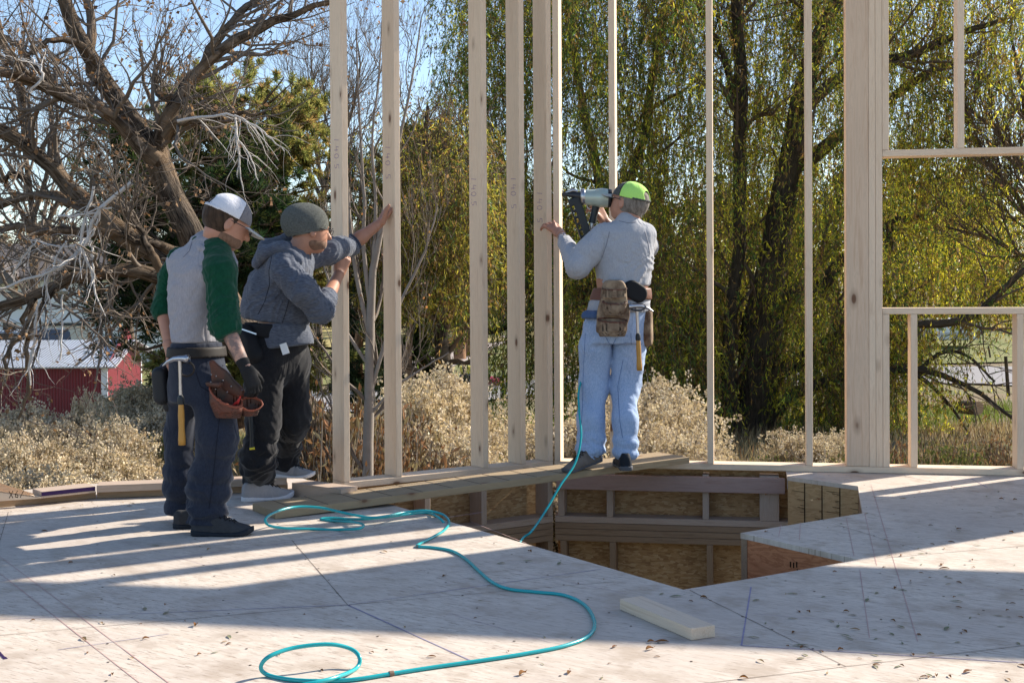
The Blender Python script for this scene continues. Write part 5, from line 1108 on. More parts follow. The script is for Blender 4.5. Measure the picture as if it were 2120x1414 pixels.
# ================= plants =================
def unit(v): return v/(np.linalg.norm(v, axis=-1, keepdims=True)+1e-9)
def resample(P_, R_a, k):
    P_ = np.asarray(P_, float); s = np.concatenate([[0], np.cumsum(np.linalg.norm(np.diff(P_, axis=0), axis=1))]); t = np.linspace(0, s[-1], k)
    return np.stack([np.interp(t, s, P_[:, i]) for i in range(3)], 1), np.interp(t, s, R_a)
def limb(pix, Y, k=12, wob=.0, smooth=True):
    """pix: (u, v, width px[, dy])"""
    pts = [P(q[0], q[1], Y+(q[3] if len(q) > 3 else 0)) for q in pix]; r = [q[2]/2/S(Y) for q in pix]
    if smooth and len(pts) > 2:
        pts2 = catmull(pts, 5); n = len(pts); r2 = list(np.interp(np.linspace(0, n-1, len(pts2)), range(n), r)); return resample(pts2, r2, k)
    return resample(pts, r, k)
def spawn(Pp, Rp, n, length, ang, k=8, up=0.0, wob=.25, t0=.25, r0=.55, rtip=.25, rmin=.0015, grav=None, taper_len=True):
    N_, K_ = Pp.shape[:2]; L = np.linalg.norm(np.diff(Pp, axis=1), axis=2).sum(1); pi_ = rng.choice(N_, n, p=L/L.sum()); t = rng.uniform(t0, 1, n)*(K_-1); i = np.minimum(t.astype(int), K_-2); f = (t-i)[:, None]
    a = Pp[pi_, i]*(1-f)+Pp[pi_, i+1]*f; ra = Rp[pi_, i]*(1-f[:, 0])+Rp[pi_, i+1]*f[:, 0]; tan = unit(Pp[pi_, i+1]-Pp[pi_, i])
    rd = unit(rng.normal(size=(n, 3))); per = unit(rd-tan*(rd*tan).sum(1, keepdims=True)); an = rng.normal(ang, .25, n)[:, None]; d = unit(tan*np.cos(an)+per*np.sin(an))
    ln = length*rng.uniform(.55, 1.25, n)*(1-.45*(t/(K_-1)) if taper_len else 1)
    out = np.zeros((n, k, 3)); out[:, 0] = a; cur = d
    for j in range(1, k):
        cur = cur+rng.normal(size=(n, 3))*wob*.5; cur[:, 2] += up/k*2; cur = unit(cur); out[:, j] = out[:, j-1]+cur*(ln/(k-1))[:, None]
    rr = np.clip(ra*r0, rmin, max(rmin*4.5, .008))[:, None]*np.linspace(1, rtip, k)[None]; return out, np.maximum(rr, rmin*.6)
def leaf_quads(C, D, Lh, Wd, cols):
    n = len(C); D = unit(D); r = unit(np.cross(D, rng.normal(size=(n, 3)))); L = np.broadcast_to(Lh, n)[:, None]; W_ = np.broadcast_to(Wd, n)[:, None]
    nn = np.cross(D, r)
    V = np.stack([C, C+D*L*.5+r*W_*.5+nn*W_*.15, C+D*L, C+D*L*.5-r*W_*.5+nn*W_*.15], 1).reshape(-1, 3); return V, np.arange(4*n).reshape(n, 4), np.repeat(cols, 4, 0)
def pal(n, cs, ps, var=.25):
    c = np.array(cs)[rng.choice(len(cs), n, p=np.array(ps)/sum(ps))]; return np.clip(c*(1+rng.normal(size=(n, 1))*var), .004, 1)
def along(Pp, n, t0=.1):
    N_, K_ = Pp.shape[:2]; i_ = rng.integers(0, N_, n); t = rng.uniform(t0, .999, n)*(K_-1); i = t.astype(int); f = (t-i)[:, None]; return Pp[i_, i]*(1-f)+Pp[i_, i+1]*f, unit(Pp[i_, i+1]-Pp[i_, i])
# ---- the big leaning bare cottonwood
def jit(k, a): return rng.normal(size=(k, 3))*a
YT = 12.5
LT = [[(860, 1300, 140), (760, 1120, 125), (690, 985, 115), (620, 860, 98), (545, 755, 86), (465, 640, 76), (405, 510, 64), (355, 400, 54), (312, 315, 46), (245, 212, 36), (185, 112, 32), (150, 50, 28), (110, -60, 22), (60, -200, 14)],
      [(345, 385, 40), (326, 310, 34), (340, 262, 31), (372, 205, 28), (421, 140, 24), (475, 90, 26), (544, 54, 20), (615, 32, 15), (690, 0, 11), (780, -30, 6)],
      [(415, 148, 24, .2), (448, 84, 20, .3), (515, 16, 15, .5), (575, -30, 11, .7), (640, -90, 6, 1)],
      [(405, 260, 18, .5), (372, 205, 16, .5), (330, 205, 12, .6), (322, 150, 9, .7), (340, 100, 6, .8)],
      [(240, 215, 26, .2), (196, 150, 24, .3), (190, 114, 22, .4), (190, 50, 20, .6), (180, -20, 18, .8), (172, -120, 12, 1)],
      [(430, 600, 62), (346, 542, 50), (247, 478, 44), (188, 430, 38), (114, 352, 33), (50, 297, 28), (-10, 262, 28), (-120, 215, 20)],
      [(322, 335, 34, -.2), (267, 275, 30, -.3), (213, 233, 27, -.4), (114, 188, 26, -.6), (50, 160, 22, -.8), (-20, 140, 18, -1), (-120, 110, 12, -1)],
      [(420, 610, 50, -.3), (341, 578, 36, -.4), (257, 560, 28, -.6), (173, 575, 24, -.8), (99, 600, 20, -1), (-20, 640, 16, -1.2), (-90, 690, 10, -1.4)],
      [(250, 478, 24, -.2), (198, 486, 20, -.4), (120, 478, 17, -.6), (0, 473, 14, -.8), (-80, 465, 9, -1)],
      [(160, 410, 26, .2), (143, 421, 24, .2), (110, 406, 21, .3), (74, 404, 20, .4), (0, 424, 16, .5), (-90, 450, 10, .6)],
      [(196, 125, 16, -.2), (173, 99, 15, -.3), (135, 84, 13, -.4), (99, 88, 11, -.5), (66, 112, 9, -.6), (50, 138, 7, -.6), (20, 190, 4, -.6)],
      [(345, 285, 22, -.2), (366, 254, 20, -.3), (410, 247, 15, -.5), (455, 242, 12, -.6), (500, 236, 8, -.7), (530, 242, 5, -.8)],
      [(60, 380, 14, .5), (30, 360, 13, .5), (-10, 385, 10, .5)], [(60, 290, 16, .3), (35, 150, 14, .4), (10, 110, 12, .5), (0, 60, 10, .5), (-20, -20, 8, .5)],
      [(120, 205, 12, .2), (60, 120, 12, .3), (10, 75, 10, .4), (0, 80, 8, .4)],
      [(120, 590, 14, -1), (60, 680, 12, -1.1), (20, 720, 9, -1.2), (5, 800, 6, -1.3)], [(88, 600, 12, -1), (60, 640, 11, -1.1), (55, 720, 10, -1.1), (62, 800, 8, -1.2), (40, 870, 5, -1.2)],
      [(330, 560, 18, -.8), (290, 480, 14, -.9), (260, 440, 10, -1), (230, 420, 7, -1)], [(370, 520, 22, -.6), (300, 500, 14, -.8), (230, 482, 9, -1), (180, 470, 5, -1)],
      [(380, 430, 20, .6), (340, 300, 14, 1), (325, 230, 12, 1.2), (300, 170, 8, 1.4), (290, 100, 5, 1.5)]]
LP = [limb(q, YT, 26 if i == 0 else 16) for i, q in enumerate(LT)]
tree1 = empty('cottonwood_tree', P(860, 1300, YT), label='huge bare leaning tree with rugged bark behind the two men at left', cat='tree')
ac = Acc()
for i, (p_, r_) in enumerate(LP):
    sides = 18 if r_.max() > .1 else 9; p_ = p_+jit(len(p_), .012)*(1 if i else 1); V, Fc, uv = tubes(p_[None], r_[None], sides)
    if r_.max() > .05:
        ctr = np.repeat(p_, sides, 0); dv = V-ctr; L_ = np.linalg.norm(dv, axis=1, keepdims=True); V = ctr+dv*(1+.10*lump(V, 7, 3, (1, 1, .4))[:, None]+.05*rng.normal(size=(len(V), 1)))
    ac.add(V, Fc, uv)
link('trunk', ac.mesh('trunk', uv=True), M['bark'], tree1)
B0P = np.stack([resample(p_, r_, 12)[0] for p_, r_ in LP[1:]]); B0R = np.stack([resample(p_, r_, 12)[1] for p_, r_ in LP[1:]])
b1P, b1R = spawn(B0P, B0R, 180, 1.5, .9, 9, .25, .35, .1, .38, .22, .006)
b2P, b2R = spawn(b1P, b1R, 950, .75, .8, 7, .2, .45, .1, .6, .3, .0030)
b3P, b3R = spawn(b2P, b2R, 3600, .36, .75, 5, .2, .5, .1, .7, .4, .0019)
ac = Acc()
for a, b, sd in ((b1P, b1R, 6), (b2P, b2R, 4), (b3P, b3R, 3)): V, Fc, uv = tubes(a, b, sd); ac.add(V, Fc, uv)
link('branches', ac.mesh('branches'), M['twig'], tree1)
DP = [[(272, 381, 9), (208, 432, 8), (180, 500, 8), (148, 535, 7), (100, 565, 6), (0, 602, 6), (-60, 618, 4)], [(192, 388, 6), (168, 495, 7), (180, 540, 6), (193, 574, 5), (200, 610, 4), (216, 655, 2)], [(188, 500, 5), (192, 530, 5), (194, 576, 3)],
      [(140, 500, 5), (110, 545, 4), (95, 590, 4), (105, 650, 3), (92, 700, 2)], [(75, 500, 4), (50, 530, 4), (25, 565, 3)], [(366, 250, 7), (430, 244, 6), (484, 238, 5), (490, 300, 4), (495, 350, 3), (505, 395, 2)], [(484, 238, 5), (540, 270, 4), (590, 315, 2)], [(480, 262, 4), (520, 330, 3), (535, 375, 2)],
      [(60, 190, 5), (90, 160, 6), (66, 120, 5)], [(208, 435, 6), (195, 480, 5), (150, 510, 4), (60, 500, 3)], [(120, 450, 5), (170, 445, 5), (230, 430, 4)], [(80, 620, 5), (70, 700, 6), (62, 760, 5), (60, 800, 3)], [(130, 610, 4), (128, 700, 4), (125, 745, 3)]]
for q in DP: p_, r_ = limb(q, YT-1.3, 12); p_ = p_+jit(12, .008); V, Fc, uv = tubes(p_[None], r_[None], 7); link('dead_branch', mesh_np('dead_branch', V, Fc), M['deadtwig'], tree1)
ac = Acc()
dpP = np.stack([resample(*limb(q, YT-1.3, 12), 10)[0] for q in DP]); dpR = np.stack([limb(q, YT-1.3, 10)[1] for q in DP]); x1, x2 = spawn(dpP, dpR, 110, .45, .7, 6, -.2, .4, .1, .5, .3, .002); V, Fc, uv = tubes(x1, x2, 4); ac.add(V, Fc)
link('dead_twigs', ac.mesh('dead_twigs'), M['deadtwig'], tree1)
C_, D_ = along(np.concatenate([b3P]), 2300); D_ = D_+rng.normal(size=D_.shape)*.8; D_[:, 2] -= .5
V, Fc, cc = leaf_quads(C_, D_, rng.uniform(.03, .065, len(C_)), rng.uniform(.025, .05, len(C_)), pal(len(C_), [(.30, .17, .09), (.42, .27, .16), (.16, .09, .05)], [4, 3, 3]))
link('leaves', mesh_np('leaves', V, Fc, cc, smooth=False), M['dryleaf'], tree1)
# ---- generic trees
def bare_tree(label, base, limbs, Y, mat, tw, n=(40, 260, 900), ln=(1.2, .6, .3), up=.5, group=None, rm=(.006, .003, .002), name='bare_tree', leaves=None, wood=None):
    root = empty(name, P(base[0], base[1], Y), label=label, cat='tree', group=group); ac = Acc(); Ls = [limb(q, Y, 14) for q in limbs]
    for p_, r_ in Ls: p_ = p_+jit(14, r_.min()*.4); V, Fc, uv = tubes(p_[None], r_[None], 8); ac.add(V, Fc, uv)
    link('trunk', ac.mesh('trunk', uv=True), mat, root); a, b = np.stack([l[0] for l in Ls]), np.stack([l[1] for l in Ls]); ac = Acc(); last = None
    for i in range(3):
        a, b = spawn(a, b, n[i], ln[i], .65, 7 if i < 2 else 5, up, .3, .15, .55, .3, rm[i]); V, Fc, uv = tubes(a, b, 4 if i < 2 else 3); ac.add(V, Fc)
    link('branches', ac.mesh('branches'), tw, root)
    if leaves:
        C_, D_ = along(a, leaves[0]); V, Fc, cc = leaf_quads(C_, D_+rng.normal(size=D_.shape)*.8, rng.uniform(.6, 1.2, len(C_))*leaves[1], rng.uniform(.4, .8, len(C_))*leaves[1], pal(len(C_), leaves[2], leaves[3])); link('leaves', mesh_np('leaves', V, Fc, cc, smooth=False), M['leaf'], root)
    return root
bare_tree('slender bare sapling with upright grey twigs between the first two tall studs', (765, 1180),
          [[(762, 1180, 26), (762, 900, 22), (765, 780, 20), (768, 640, 18), (772, 560, 15), (790, 470, 12), (812, 360, 8), (835, 250, 6), (860, 130, 4), (872, 40, 3)],
           [(766, 700, 10), (740, 580, 9), (725, 470, 8), (718, 380, 7), (712, 280, 5), (708, 150, 3)], [(768, 640, 10), (752, 520, 9), (755, 420, 7), (748, 320, 6), (742, 200, 4), (738, 60, 3)],
           [(770, 800, 9), (800, 700, 8), (832, 620, 6), (880, 520, 5), (905, 430, 3)], [(766, 760, 8), (720, 690, 6), (690, 610, 5), (668, 540, 3)], [(772, 560, 8), (778, 420, 7), (770, 300, 5), (785, 150, 4), (790, 40, 2)], [(765, 860, 7), (820, 800, 6), (880, 760, 4), (930, 730, 3)]],
          10.8, M['saplingbark'], M['twig'], (45, 300, 1000), (.9, .5, .28), .9, rm=(.004, .0024, .0016), leaves=(260, .035, [(.2, .12, .06), (.26, .12, .05)], [1, 1]))
for i, (lb, Y, bx, lim, n) in enumerate((
    ('pale bare tree far behind the knit cap, just left of the first stud', 38, (660, 800), [[(660, 800, 18), (655, 500, 14), (668, 400, 12), (690, 300, 9), (700, 200, 6)], [(668, 420, 9), (630, 330, 8), (600, 250, 6), (590, 180, 4)], [(665, 380, 8), (650, 280, 7), (640, 200, 5), (655, 150, 3)], [(672, 360, 7), (720, 260, 6), (745, 150, 4), (740, 90, 2)]], (60, 420, 1700)),
    ('wide bare tree far off behind the leaning trunk at left', 45, (40, 800), [[(60, 800, 24), (70, 500, 16), (50, 300, 10), (30, 150, 5)], [(70, 520, 12), (140, 380, 9), (190, 260, 5)], [(65, 480, 12), (0, 350, 8), (-40, 250, 5)], [(70, 450, 9), (110, 300, 7), (100, 180, 4)]], (50, 300, 1000)),
    ('bare russet tree far off behind the crown of the pine at left', 50, (270, 800), [[(270, 800, 24), (260, 500, 16), (240, 350, 10), (230, 220, 5)], [(262, 520, 12), (320, 400, 9), (350, 300, 5)], [(262, 480, 10), (190, 370, 8), (160, 280, 5)]], (50, 260, 800)),
    ('bare dark tree behind the willow strands in the window opening', 26, (2060, 900), [[(2200, 950, 40), (2180, 600, 26), (2150, 400, 18), (2120, 200, 10), (2090, 60, 5)], [(2170, 520, 14), (2100, 400, 11), (2020, 320, 7), (1950, 290, 4)], [(2160, 430, 12), (2080, 290, 9), (2010, 230, 6), (1960, 190, 4)], [(2170, 560, 11), (2060, 500, 8), (1960, 470, 5)]], (90, 700, 2600)))):
    bare_tree(lb, bx, lim, Y, M['bark'], M['twig'] if i < 3 else M['twigbrown'], n, (4*Y/45, 2.0*Y/45, 1.1*Y/45), .35, rm=(.012*Y/40, .007*Y/40, .005*Y/40), leaves=None if i == 0 else (500, .07, [(.25, .14, .08), (.32, .2, .12)], [1, 1]))
# ---- conifers
def conifer(label, u, vt, vb, Y, halfw, n, cols, ps, nl=.11, group=None, lean=0, droop=.15, crown_v=None, name='pine_tree'):
    base, top = P(u, vb, Y), P(u+lean, vt, Y); Hh = top.z-base.z; root = empty(name, base, label=label, cat='tree', group=group)
    tp = np.array([tuple(base.lerp(top, t)) for t in np.linspace(0, 1, 12)])+jit(12, .04); V, Fc, uv = tubes(tp[None], np.linspace(Hh*.022, .03, 12)[None], 10); ac = Acc(); ac.add(V, Fc, uv)
    link('trunk', ac.mesh('trunk', uv=True), M['pinebark'], root)
    nb = 150 if n < 9000 else 240; t = rng.uniform(.12 if crown_v is None else crown_v, .99, nb); an = rng.uniform(0, 6.28, nb); hw = halfw/S(Y)
    prof = np.interp(t, [0, .25, .5, .75, .9, 1.0], [.8, 1, 1.05, 1.02, .95, .75]); ln = hw*prof*rng.uniform(.55, 1.08, nb); st = tp[0]+(tp[-1]-tp[0])*t[:, None]
    d = np.stack([np.cos(an), np.sin(an), rng.uniform(-.15, .35, nb)+.6*np.clip(t-.7, 0, 1)*3], 1); k = 7; BP = np.zeros((nb, k, 3)); BP[:, 0] = st
    for j in range(1, k): d = unit(d+rng.normal(size=d.shape)*.12+np.array([0, 0, -droop*.3+.12*(j > 3)])); BP[:, j] = BP[:, j-1]+d*(ln/(k-1))[:, None]
    BR = np.linspace(1, .25, k)[None]*(ln*.018+.012)[:, None]; ac = Acc(); V, Fc, uv = tubes(BP, BR, 5); ac.add(V, Fc); SP, SR = spawn(BP, BR, 900 if n < 9000 else 1700, hw*.38, .7, 5, .2, .3, .3, .5, .3, .005); V, Fc, uv = tubes(SP, SR, 4); ac.add(V, Fc)
    link('branches', ac.mesh('branches'), M['twigbrown'], root)
    C0, D0 = along(SP, n, .3); m = 16; C_ = np.repeat(C0, m, 0); D_ = unit(np.repeat(D0, m, 0)*.6+rng.normal(size=(len(C_), 3))*.75+[0, 0, .15]); cl = np.repeat(pal(n, cols, ps, .2), m, 0)*(1+rng.normal(size=(len(C_), 1))*.15)
    V, Fc, cc = leaf_quads(C_, D_, rng.uniform(.7, 1.2, len(C_))*nl, (.0065*Y/20+.004)*1.5, np.clip(cl, .004, 1)); link('crown', mesh_np('crown', V, Fc, cc, smooth=False), M['needle'], root); return root
conifer('broad olive pine with a rounded crown behind the two men', 492, 222, 900, 20, 200, 15000, [(.25, .27, .09), (.36, .33, .11), (.38, .25, .11), (.14, .16, .055)], [4, 4, 2, 2], .12)
conifer('dark green pine with low boughs between the red shed and the men', 395, 400, 960, 18, 255, 4600, [(.022, .045, .018), (.05, .07, .022), (.09, .10, .03)], [5, 3, 1], .14, crown_v=.47)
conifer('dark evergreen deep behind the sapling', 745, 330, 900, 34, 75, 3200, [(.02, .035, .02), (.035, .05, .025)], [1, 1], .2, name='evergreen_tree')
conifer('dark evergreen beyond the second tall stud', 870, 290, 880, 30, 95, 3600, [(.03, .045, .015), (.06, .08, .02)], [1, 1], .17, name='evergreen_tree')
for lb, u, w_, vt, vb, Y in (('tall straight orange-barked trunk between the second and third studs', 848, 15, 380, 800, 26), ('brown pine trunk standing on the lawn left of the third stud', 952, 26, 430, 728, 52), ('brown tree trunk on the lawn behind the third stud', 972, 18, 500, 722, 56), ('thin tree trunk on the lawn left of the pair of pine trunks', 905, 10, 480, 745, 50)):
    r0 = empty('tall_pine', P(u, vb, Y), label=lb, cat='tree'); pp = np.array([tuple(P(u+rnd.uniform(-2, 2), v, Y)) for v in np.linspace(vb+15, vt, 12)]); V, Fc, uv = tubes(pp[None], np.linspace(w_/2, w_*.32, 12)[None]/S(Y), 10); ac = Acc(); ac.add(V, Fc, uv); link('trunk', ac.mesh('trunk', uv=True), M['pinebark'], r0)
    p0 = pp[None][:, 6:]; a, b = spawn(p0, np.full((1, 6), .06), 26, 2.2, 1.2, 6, -.2, .3, 0, .6, .3, .01); V, Fc, uv = tubes(a, b, 4); link('branches', mesh_np('branches', V, Fc), M['twigbrown'], r0)
    C0, D0 = along(a, 500); C_ = np.repeat(C0, 10, 0); V, Fc, cc = leaf_quads(C_, rng.normal(size=C_.shape), .2, .012, pal(len(C_), [(.04, .06, .02), (.08, .09, .03)], [1, 1])); link('crown', mesh_np('crown', V, Fc, cc, smooth=False), M['needle'], r0)
# ---- weeping willows
def willow(label, base, limbs, Y, zones, tint, lw=.010, name='willow_tree', nbranch=150, K_=1.0):
    root = empty(name, P(base[0], base[1], Y), label=label, cat='tree'); ac = Acc(); Ls = [limb(q, Y, 16) for q in limbs]
    for p_, r_ in Ls:
        sd = 16 if r_.max() > .15 else 9; p_ = p_+jit(16, r_.min()*.2); V, Fc, uv = tubes(p_[None], r_[None], sd)
        if r_.max() > .08: ctr = np.repeat(p_, sd, 0); V = ctr+(V-ctr)*(1+.13*lump(V, 6, 5, (1, 1, .35))[:, None])
        ac.add(V, Fc, uv)
    link('trunk', ac.mesh('trunk', uv=True), M['willowbark'], root)
    BP, BR = np.stack([l[0] for l in Ls]), np.stack([l[1] for l in Ls]); a, b = spawn(BP, BR, nbranch, 1.8*K_, .7, 8, .15, .35, .2, .4, .3, .012); a2, b2 = spawn(a, b, nbranch*3, 1.0*K_, .6, 6, -.1, .35, .2, .6, .3, .006)
    ac = Acc(); V, Fc, uv = tubes(a, b, 6); ac.add(V, Fc); V, Fc, uv = tubes(a2, b2, 4); ac.add(V, Fc); link('branches', ac.mesh('branches'), M['twigbrown'], root)
    SPs, cs = [], []
    for (u0, u1, v0, v1, vbot, n, y0, y1, pl_) in zones:
        n = int(n*(1.75 if 1140 < u0 < 1790 else 1.45))
        # clusters of strands hang from hidden boughs
        nc = max(3, n//11); cu, cv, cy = rng.uniform(u0, u1, nc), rng.uniform(v0, v1, nc), rng.uniform(y0, y1, nc); ci = rng.integers(0, nc, n)
        Yp = np.where((np.abs(cu[ci]-1565) < 110) & (cy[ci] < 20.3*K_) & (rng.uniform(0, 1, nc)[ci] < .55), cy[ci]+2.2*K_, cy[ci])+rng.normal(0, .18, n); u_ = cu[ci]+rng.normal(0, 15, n); v_ = cv[ci]+rng.normal(0, 22, n)
        st = np.array([tuple(P(a_, b_, c_)) for a_, b_, c_ in zip(u_, v_, Yp)]); sc = S(Yp); bot = CAMZ-(vbot+rng.normal(0, 28, n)-595)/sc; ln = np.clip(rng.uniform(.8, 2.6, n)*K_, .3, np.maximum(.35, st[:, 2]-bot))
        k = 9; Q = np.zeros((n, k, 3)); Q[:, 0] = st; d = unit(np.stack([rng.normal(0, .7, n), rng.normal(0, .7, n), rng.uniform(-.6, .35, n)], 1))
        for j in range(1, k): d = unit(d*.70+rng.normal(size=(n, 3))*.11+[-.02, 0, -.42]); Q[:, j] = Q[:, j-1]+d*(ln/(k-1))[:, None]
        SPs.append(Q); cs.append(np.tile(np.array(pl_, float), (n, 1)))
    Q = np.concatenate(SPs); cp = np.concatenate(cs); 
    m2 = int(len(Q)*2.1); s0, t0_ = along(Q, m2, .02); T2 = np.zeros((m2, 5, 3)); T2[:, 0] = s0; d = unit(rng.normal(size=(m2, 3))*[1, 1, .5]+[0, 0, -.1]); l2 = rng.uniform(.12, .5, m2)*K_
    for j in range(1, 5): d = unit(d*.75+rng.normal(size=(m2, 3))*.12+[0, 0, -.32]); T2[:, j] = T2[:, j-1]+d*(l2/4)[:, None]
    Rr = np.linspace(.004, .0016, 9)[None]*np.ones((len(Q), 1)); V, Fc, uv = tubes(Q, Rr, 3); link('strands', mesh_np('strands', V, Fc), M['twigbrown'], root)
    ln = np.linalg.norm(np.diff(Q, axis=1), axis=2).sum(1); cnt = (ln/.050/K_).astype(int)+3; i_ = np.repeat(np.arange(len(Q)), cnt); N_ = len(i_); t = rng.uniform(.08, .999, N_)*8; i = t.astype(int); f = (t-i)[:, None]
    C_ = Q[i_, i]*(1-f)+Q[i_, i+1]*f; tn = unit(Q[i_, i+1]-Q[i_, i]); D_ = unit(tn*.75+rng.normal(size=(N_, 3))*.42+[0, 0, -.25])
    w3_ = cp[i_]; base_c = np.array(tint); r = rng.uniform(0, 1, N_)[:, None]; strandr = rng.uniform(.5, 1.6, len(Q))[i_][:, None]
    w3_ = np.abs(w3_+(rng.normal(size=(len(Q)//9+1, 3))*.26)[(i_*7919 % 9973 % (len(Q)//9+1))]+rng.normal(size=(len(Q), 3))[i_]*.12); w3_ /= w3_.sum(1, keepdims=True); c1_, c2_ = w3_[:, :1], w3_[:, :1]+w3_[:, 1:2]
    col = np.where(r < c1_, base_c[0], np.where(r < c2_, base_c[1], base_c[2]))*strandr*(1+rng.normal(size=(N_, 1))*.22)
    p_i = rng.permutation(N_)[:0]
    n3 = m2*9; k3 = rng.integers(0, m2, n3); t3 = rng.uniform(.1, .999, n3)*4; i3 = t3.astype(int); f3 = (t3-i3)[:, None]; C3_b = T2[k3, i3]*(1-f3)+T2[k3, i3+1]*f3; D3_b = unit(unit(T2[k3, i3+1]-T2[k3, i3])*.6+rng.normal(size=(n3, 3))*.5+[0, 0, -.25])
    tc = col[rng.integers(0, N_, m2)][k3]*(1+rng.normal(size=(n3, 1))*.2); C_ = np.concatenate([C_, C3_b]); D_ = np.concatenate([D_, D3_b]); col = np.concatenate([col, tc]); N_ = len(C_)
    V, Fc, cc = leaf_quads(C_, D_, rng.uniform(.05, .105, N_)*K_, rng.uniform(.8, 1.3, N_)*lw*1.6*K_, np.clip(col, .004, 1)); link('crown', mesh_np('crown', V, Fc, cc, smooth=False), M['leaf'], root); return root
TINT = [(.10, .16, .035), (.46, .42, .045), (.28, .17, .06)]
mixg, mixy, mixb, mixgold = (.62, .22, .16), (.35, .5, .15), (.35, .2, .45), (.2, .6, .2)
WL = [[(1552, 1060, 190), (1548, 985, 142), (1558, 930, 118), (1568, 860, 100), (1570, 790, 92), (1572, 700, 88), (1580, 640, 84), (1598, 560, 62), (1612, 470, 58), (1632, 360, 52), (1652, 255, 46), (1672, 130, 38), (1712, 42, 30), (1770, -80, 20)],
      [(1505, 1050, 80, -.3), (1520, 960, 62, -.3), (1516, 890, 42, -.3), (1508, 800, 34, -.3), (1507, 740, 28, -.3), (1516, 645, 27, -.2), (1526, 560, 25), (1530, 440, 26), (1530, 297, 28), (1534, 170, 28), (1524, 42, 22), (1510, -100, 14)],
      [(1510, 1000, 60, .3), (1498, 920, 40, .4), (1463, 820, 34, .5), (1425, 757, 32, .6), (1412, 700, 30, .7), (1380, 640, 34, .8), (1330, 585, 42, .9), (1270, 590, 40, 1.0), (1200, 610, 34, 1.1), (1120, 600, 28, 1.2), (1020, 560, 22, 1.2), (930, 520, 18, 1.2), (850, 492, 12, 1.2)],
      [(1590, 800, 40), (1622, 766, 34), (1670, 740, 28), (1720, 700, 22), (1780, 660, 18), (1860, 650, 14)], [(1585, 900, 46, -.2), (1600, 862, 30, -.3), (1638, 820, 26, -.5), (1702, 792, 22, -.8), (1780, 772, 17, -1.0), (1898, 765, 14, -1.4), (1960, 780, 11, -1.6), (2030, 815, 9, -1.8), (2100, 870, 6, -2)],
      [(1595, 632, 40), (1625, 607, 34), (1670, 601, 30), (1702, 591, 28), (1730, 555, 24), (1790, 500, 18), (1860, 450, 12)], [(1640, 350, 36, .2), (1676, 330, 30, .2), (1744, 276, 26, .3), (1830, 215, 20, .4), (1930, 150, 15, .5), (2030, 110, 10, .6)],
      [(1660, 232, 26, -.2), (1688, 205, 24, -.2), (1744, 157, 22, -.3), (1830, 128, 20, -.5), (1900, 110, 17, -.6), (1990, 70, 13, -.8), (2080, 40, 8, -1)], [(1345, 600, 34, .9), (1305, 480, 26, .9), (1305, 400, 24, .9), (1311, 348, 22, .9), (1337, 276, 20, .9), (1349, 170, 18, .9), (1379, 0, 14, .9), (1400, -100, 8, .9)],
      [(1270, 600, 30, 1), (1255, 480, 24, 1), (1240, 360, 22, 1), (1215, 260, 20, 1.1), (1194, 150, 16, 1.1), (1172, 0, 12, 1.2)], [(1130, 590, 26, 1.2), (1100, 480, 20, 1.3), (1060, 380, 16, 1.4), (1030, 300, 10, 1.5)],
      [(1660, 60, 24, .3), (1665, 0, 20, .4), (1650, -100, 12, .5)], [(1532, 250, 20, .2), (1500, 120, 14, .4), (1470, 60, 10, .5), (1440, 10, 7, .6)], [(1898, 672, 16, -1.2), (1960, 670, 18, -1.3), (2020, 650, 16, -1.4), (2060, 615, 14, -1.5), (2120, 560, 12, -1.6), (2200, 500, 8, -1.6)],
      [(1890, 770, 9, -1.4), (1930, 800, 8, -1.5), (1975, 850, 6, -1.5), (2005, 895, 4, -1.5)], [(1905, 764, 9, -1.4), (1950, 730, 8, -1.5), (2000, 735, 6, -1.6), (2060, 790, 4, -1.7)], [(1000, 690, 14, .8), (1045, 680, 14, .9), (1100, 640, 16, 1.0), (1150, 620, 18, 1.1)], [(1840, 520, 18, .5), (1850, 460, 16, .5), (1930, 445, 12, .5)]]
Z = []
Z += [(950, 1160, -260, 60, 330, 420, 18.5, 22, mixg), (940, 1110, 40, 300, 520, 230, 18.5, 22, mixg), (1150, 1480, -280, 40, 420, 560, 17.5, 23, mixg), (1150, 1480, 40, 420, 600, 420, 17.5, 23, mixy), (1480, 1800, -300, 50, 420, 520, 17.5, 23, mixy), (1480, 1800, 60, 480, 700, 560, 17.5, 23, mixy),
      (1800, 2230, -280, 60, 330, 520, 17.5, 22, mixgold), (1800, 2160, 60, 330, 500, 300, 18, 22, mixgold), (1810, 2180, 300, 560, 660, 420, 18, 23, mixgold), (1000, 1180, 320, 520, 740, 300, 18.5, 22, mixb), (1170, 1480, 420, 640, 800, 460, 18, 23, mixb), (1360, 1480, 560, 800, 930, 320, 17.5, 20.5, mixb), (1430, 1560, 500, 760, 900, 130, 18, 22.5, mixb),
      (1600, 1800, 500, 780, 900, 330, 18, 22.5, mixy), (1690, 1880, 620, 840, 940, 230, 18, 21, mixb), (1020, 1060, 650, 720, 860, 30, 19, 20, mixg), (1085, 1120, 600, 760, 880, 60, 19, 20, mixg), (940, 1010, 480, 600, 700, 70, 19, 21, mixg), (1800, 1900, 560, 700, 800, 150, 18, 20, mixgold), (1925, 2010, 640, 720, 890, 26, 17.5, 18.5, mixgold), (1900, 2160, 560, 620, 690, 120, 18, 21, mixgold), (1120, 1210, 640, 800, 900, 60, 18, 21, mixg)]
willow('large weeping willow with a forked dark trunk behind the right stud wall', (1552, 1060), [[(q[0], q[1], q[2], *(e*1.38 for e in q[3:])) for q in l] for l in WL], 27, [(*z[:6], z[6]*1.385, z[7]*1.385, z[8]) for z in Z], TINT, K_=1.36)
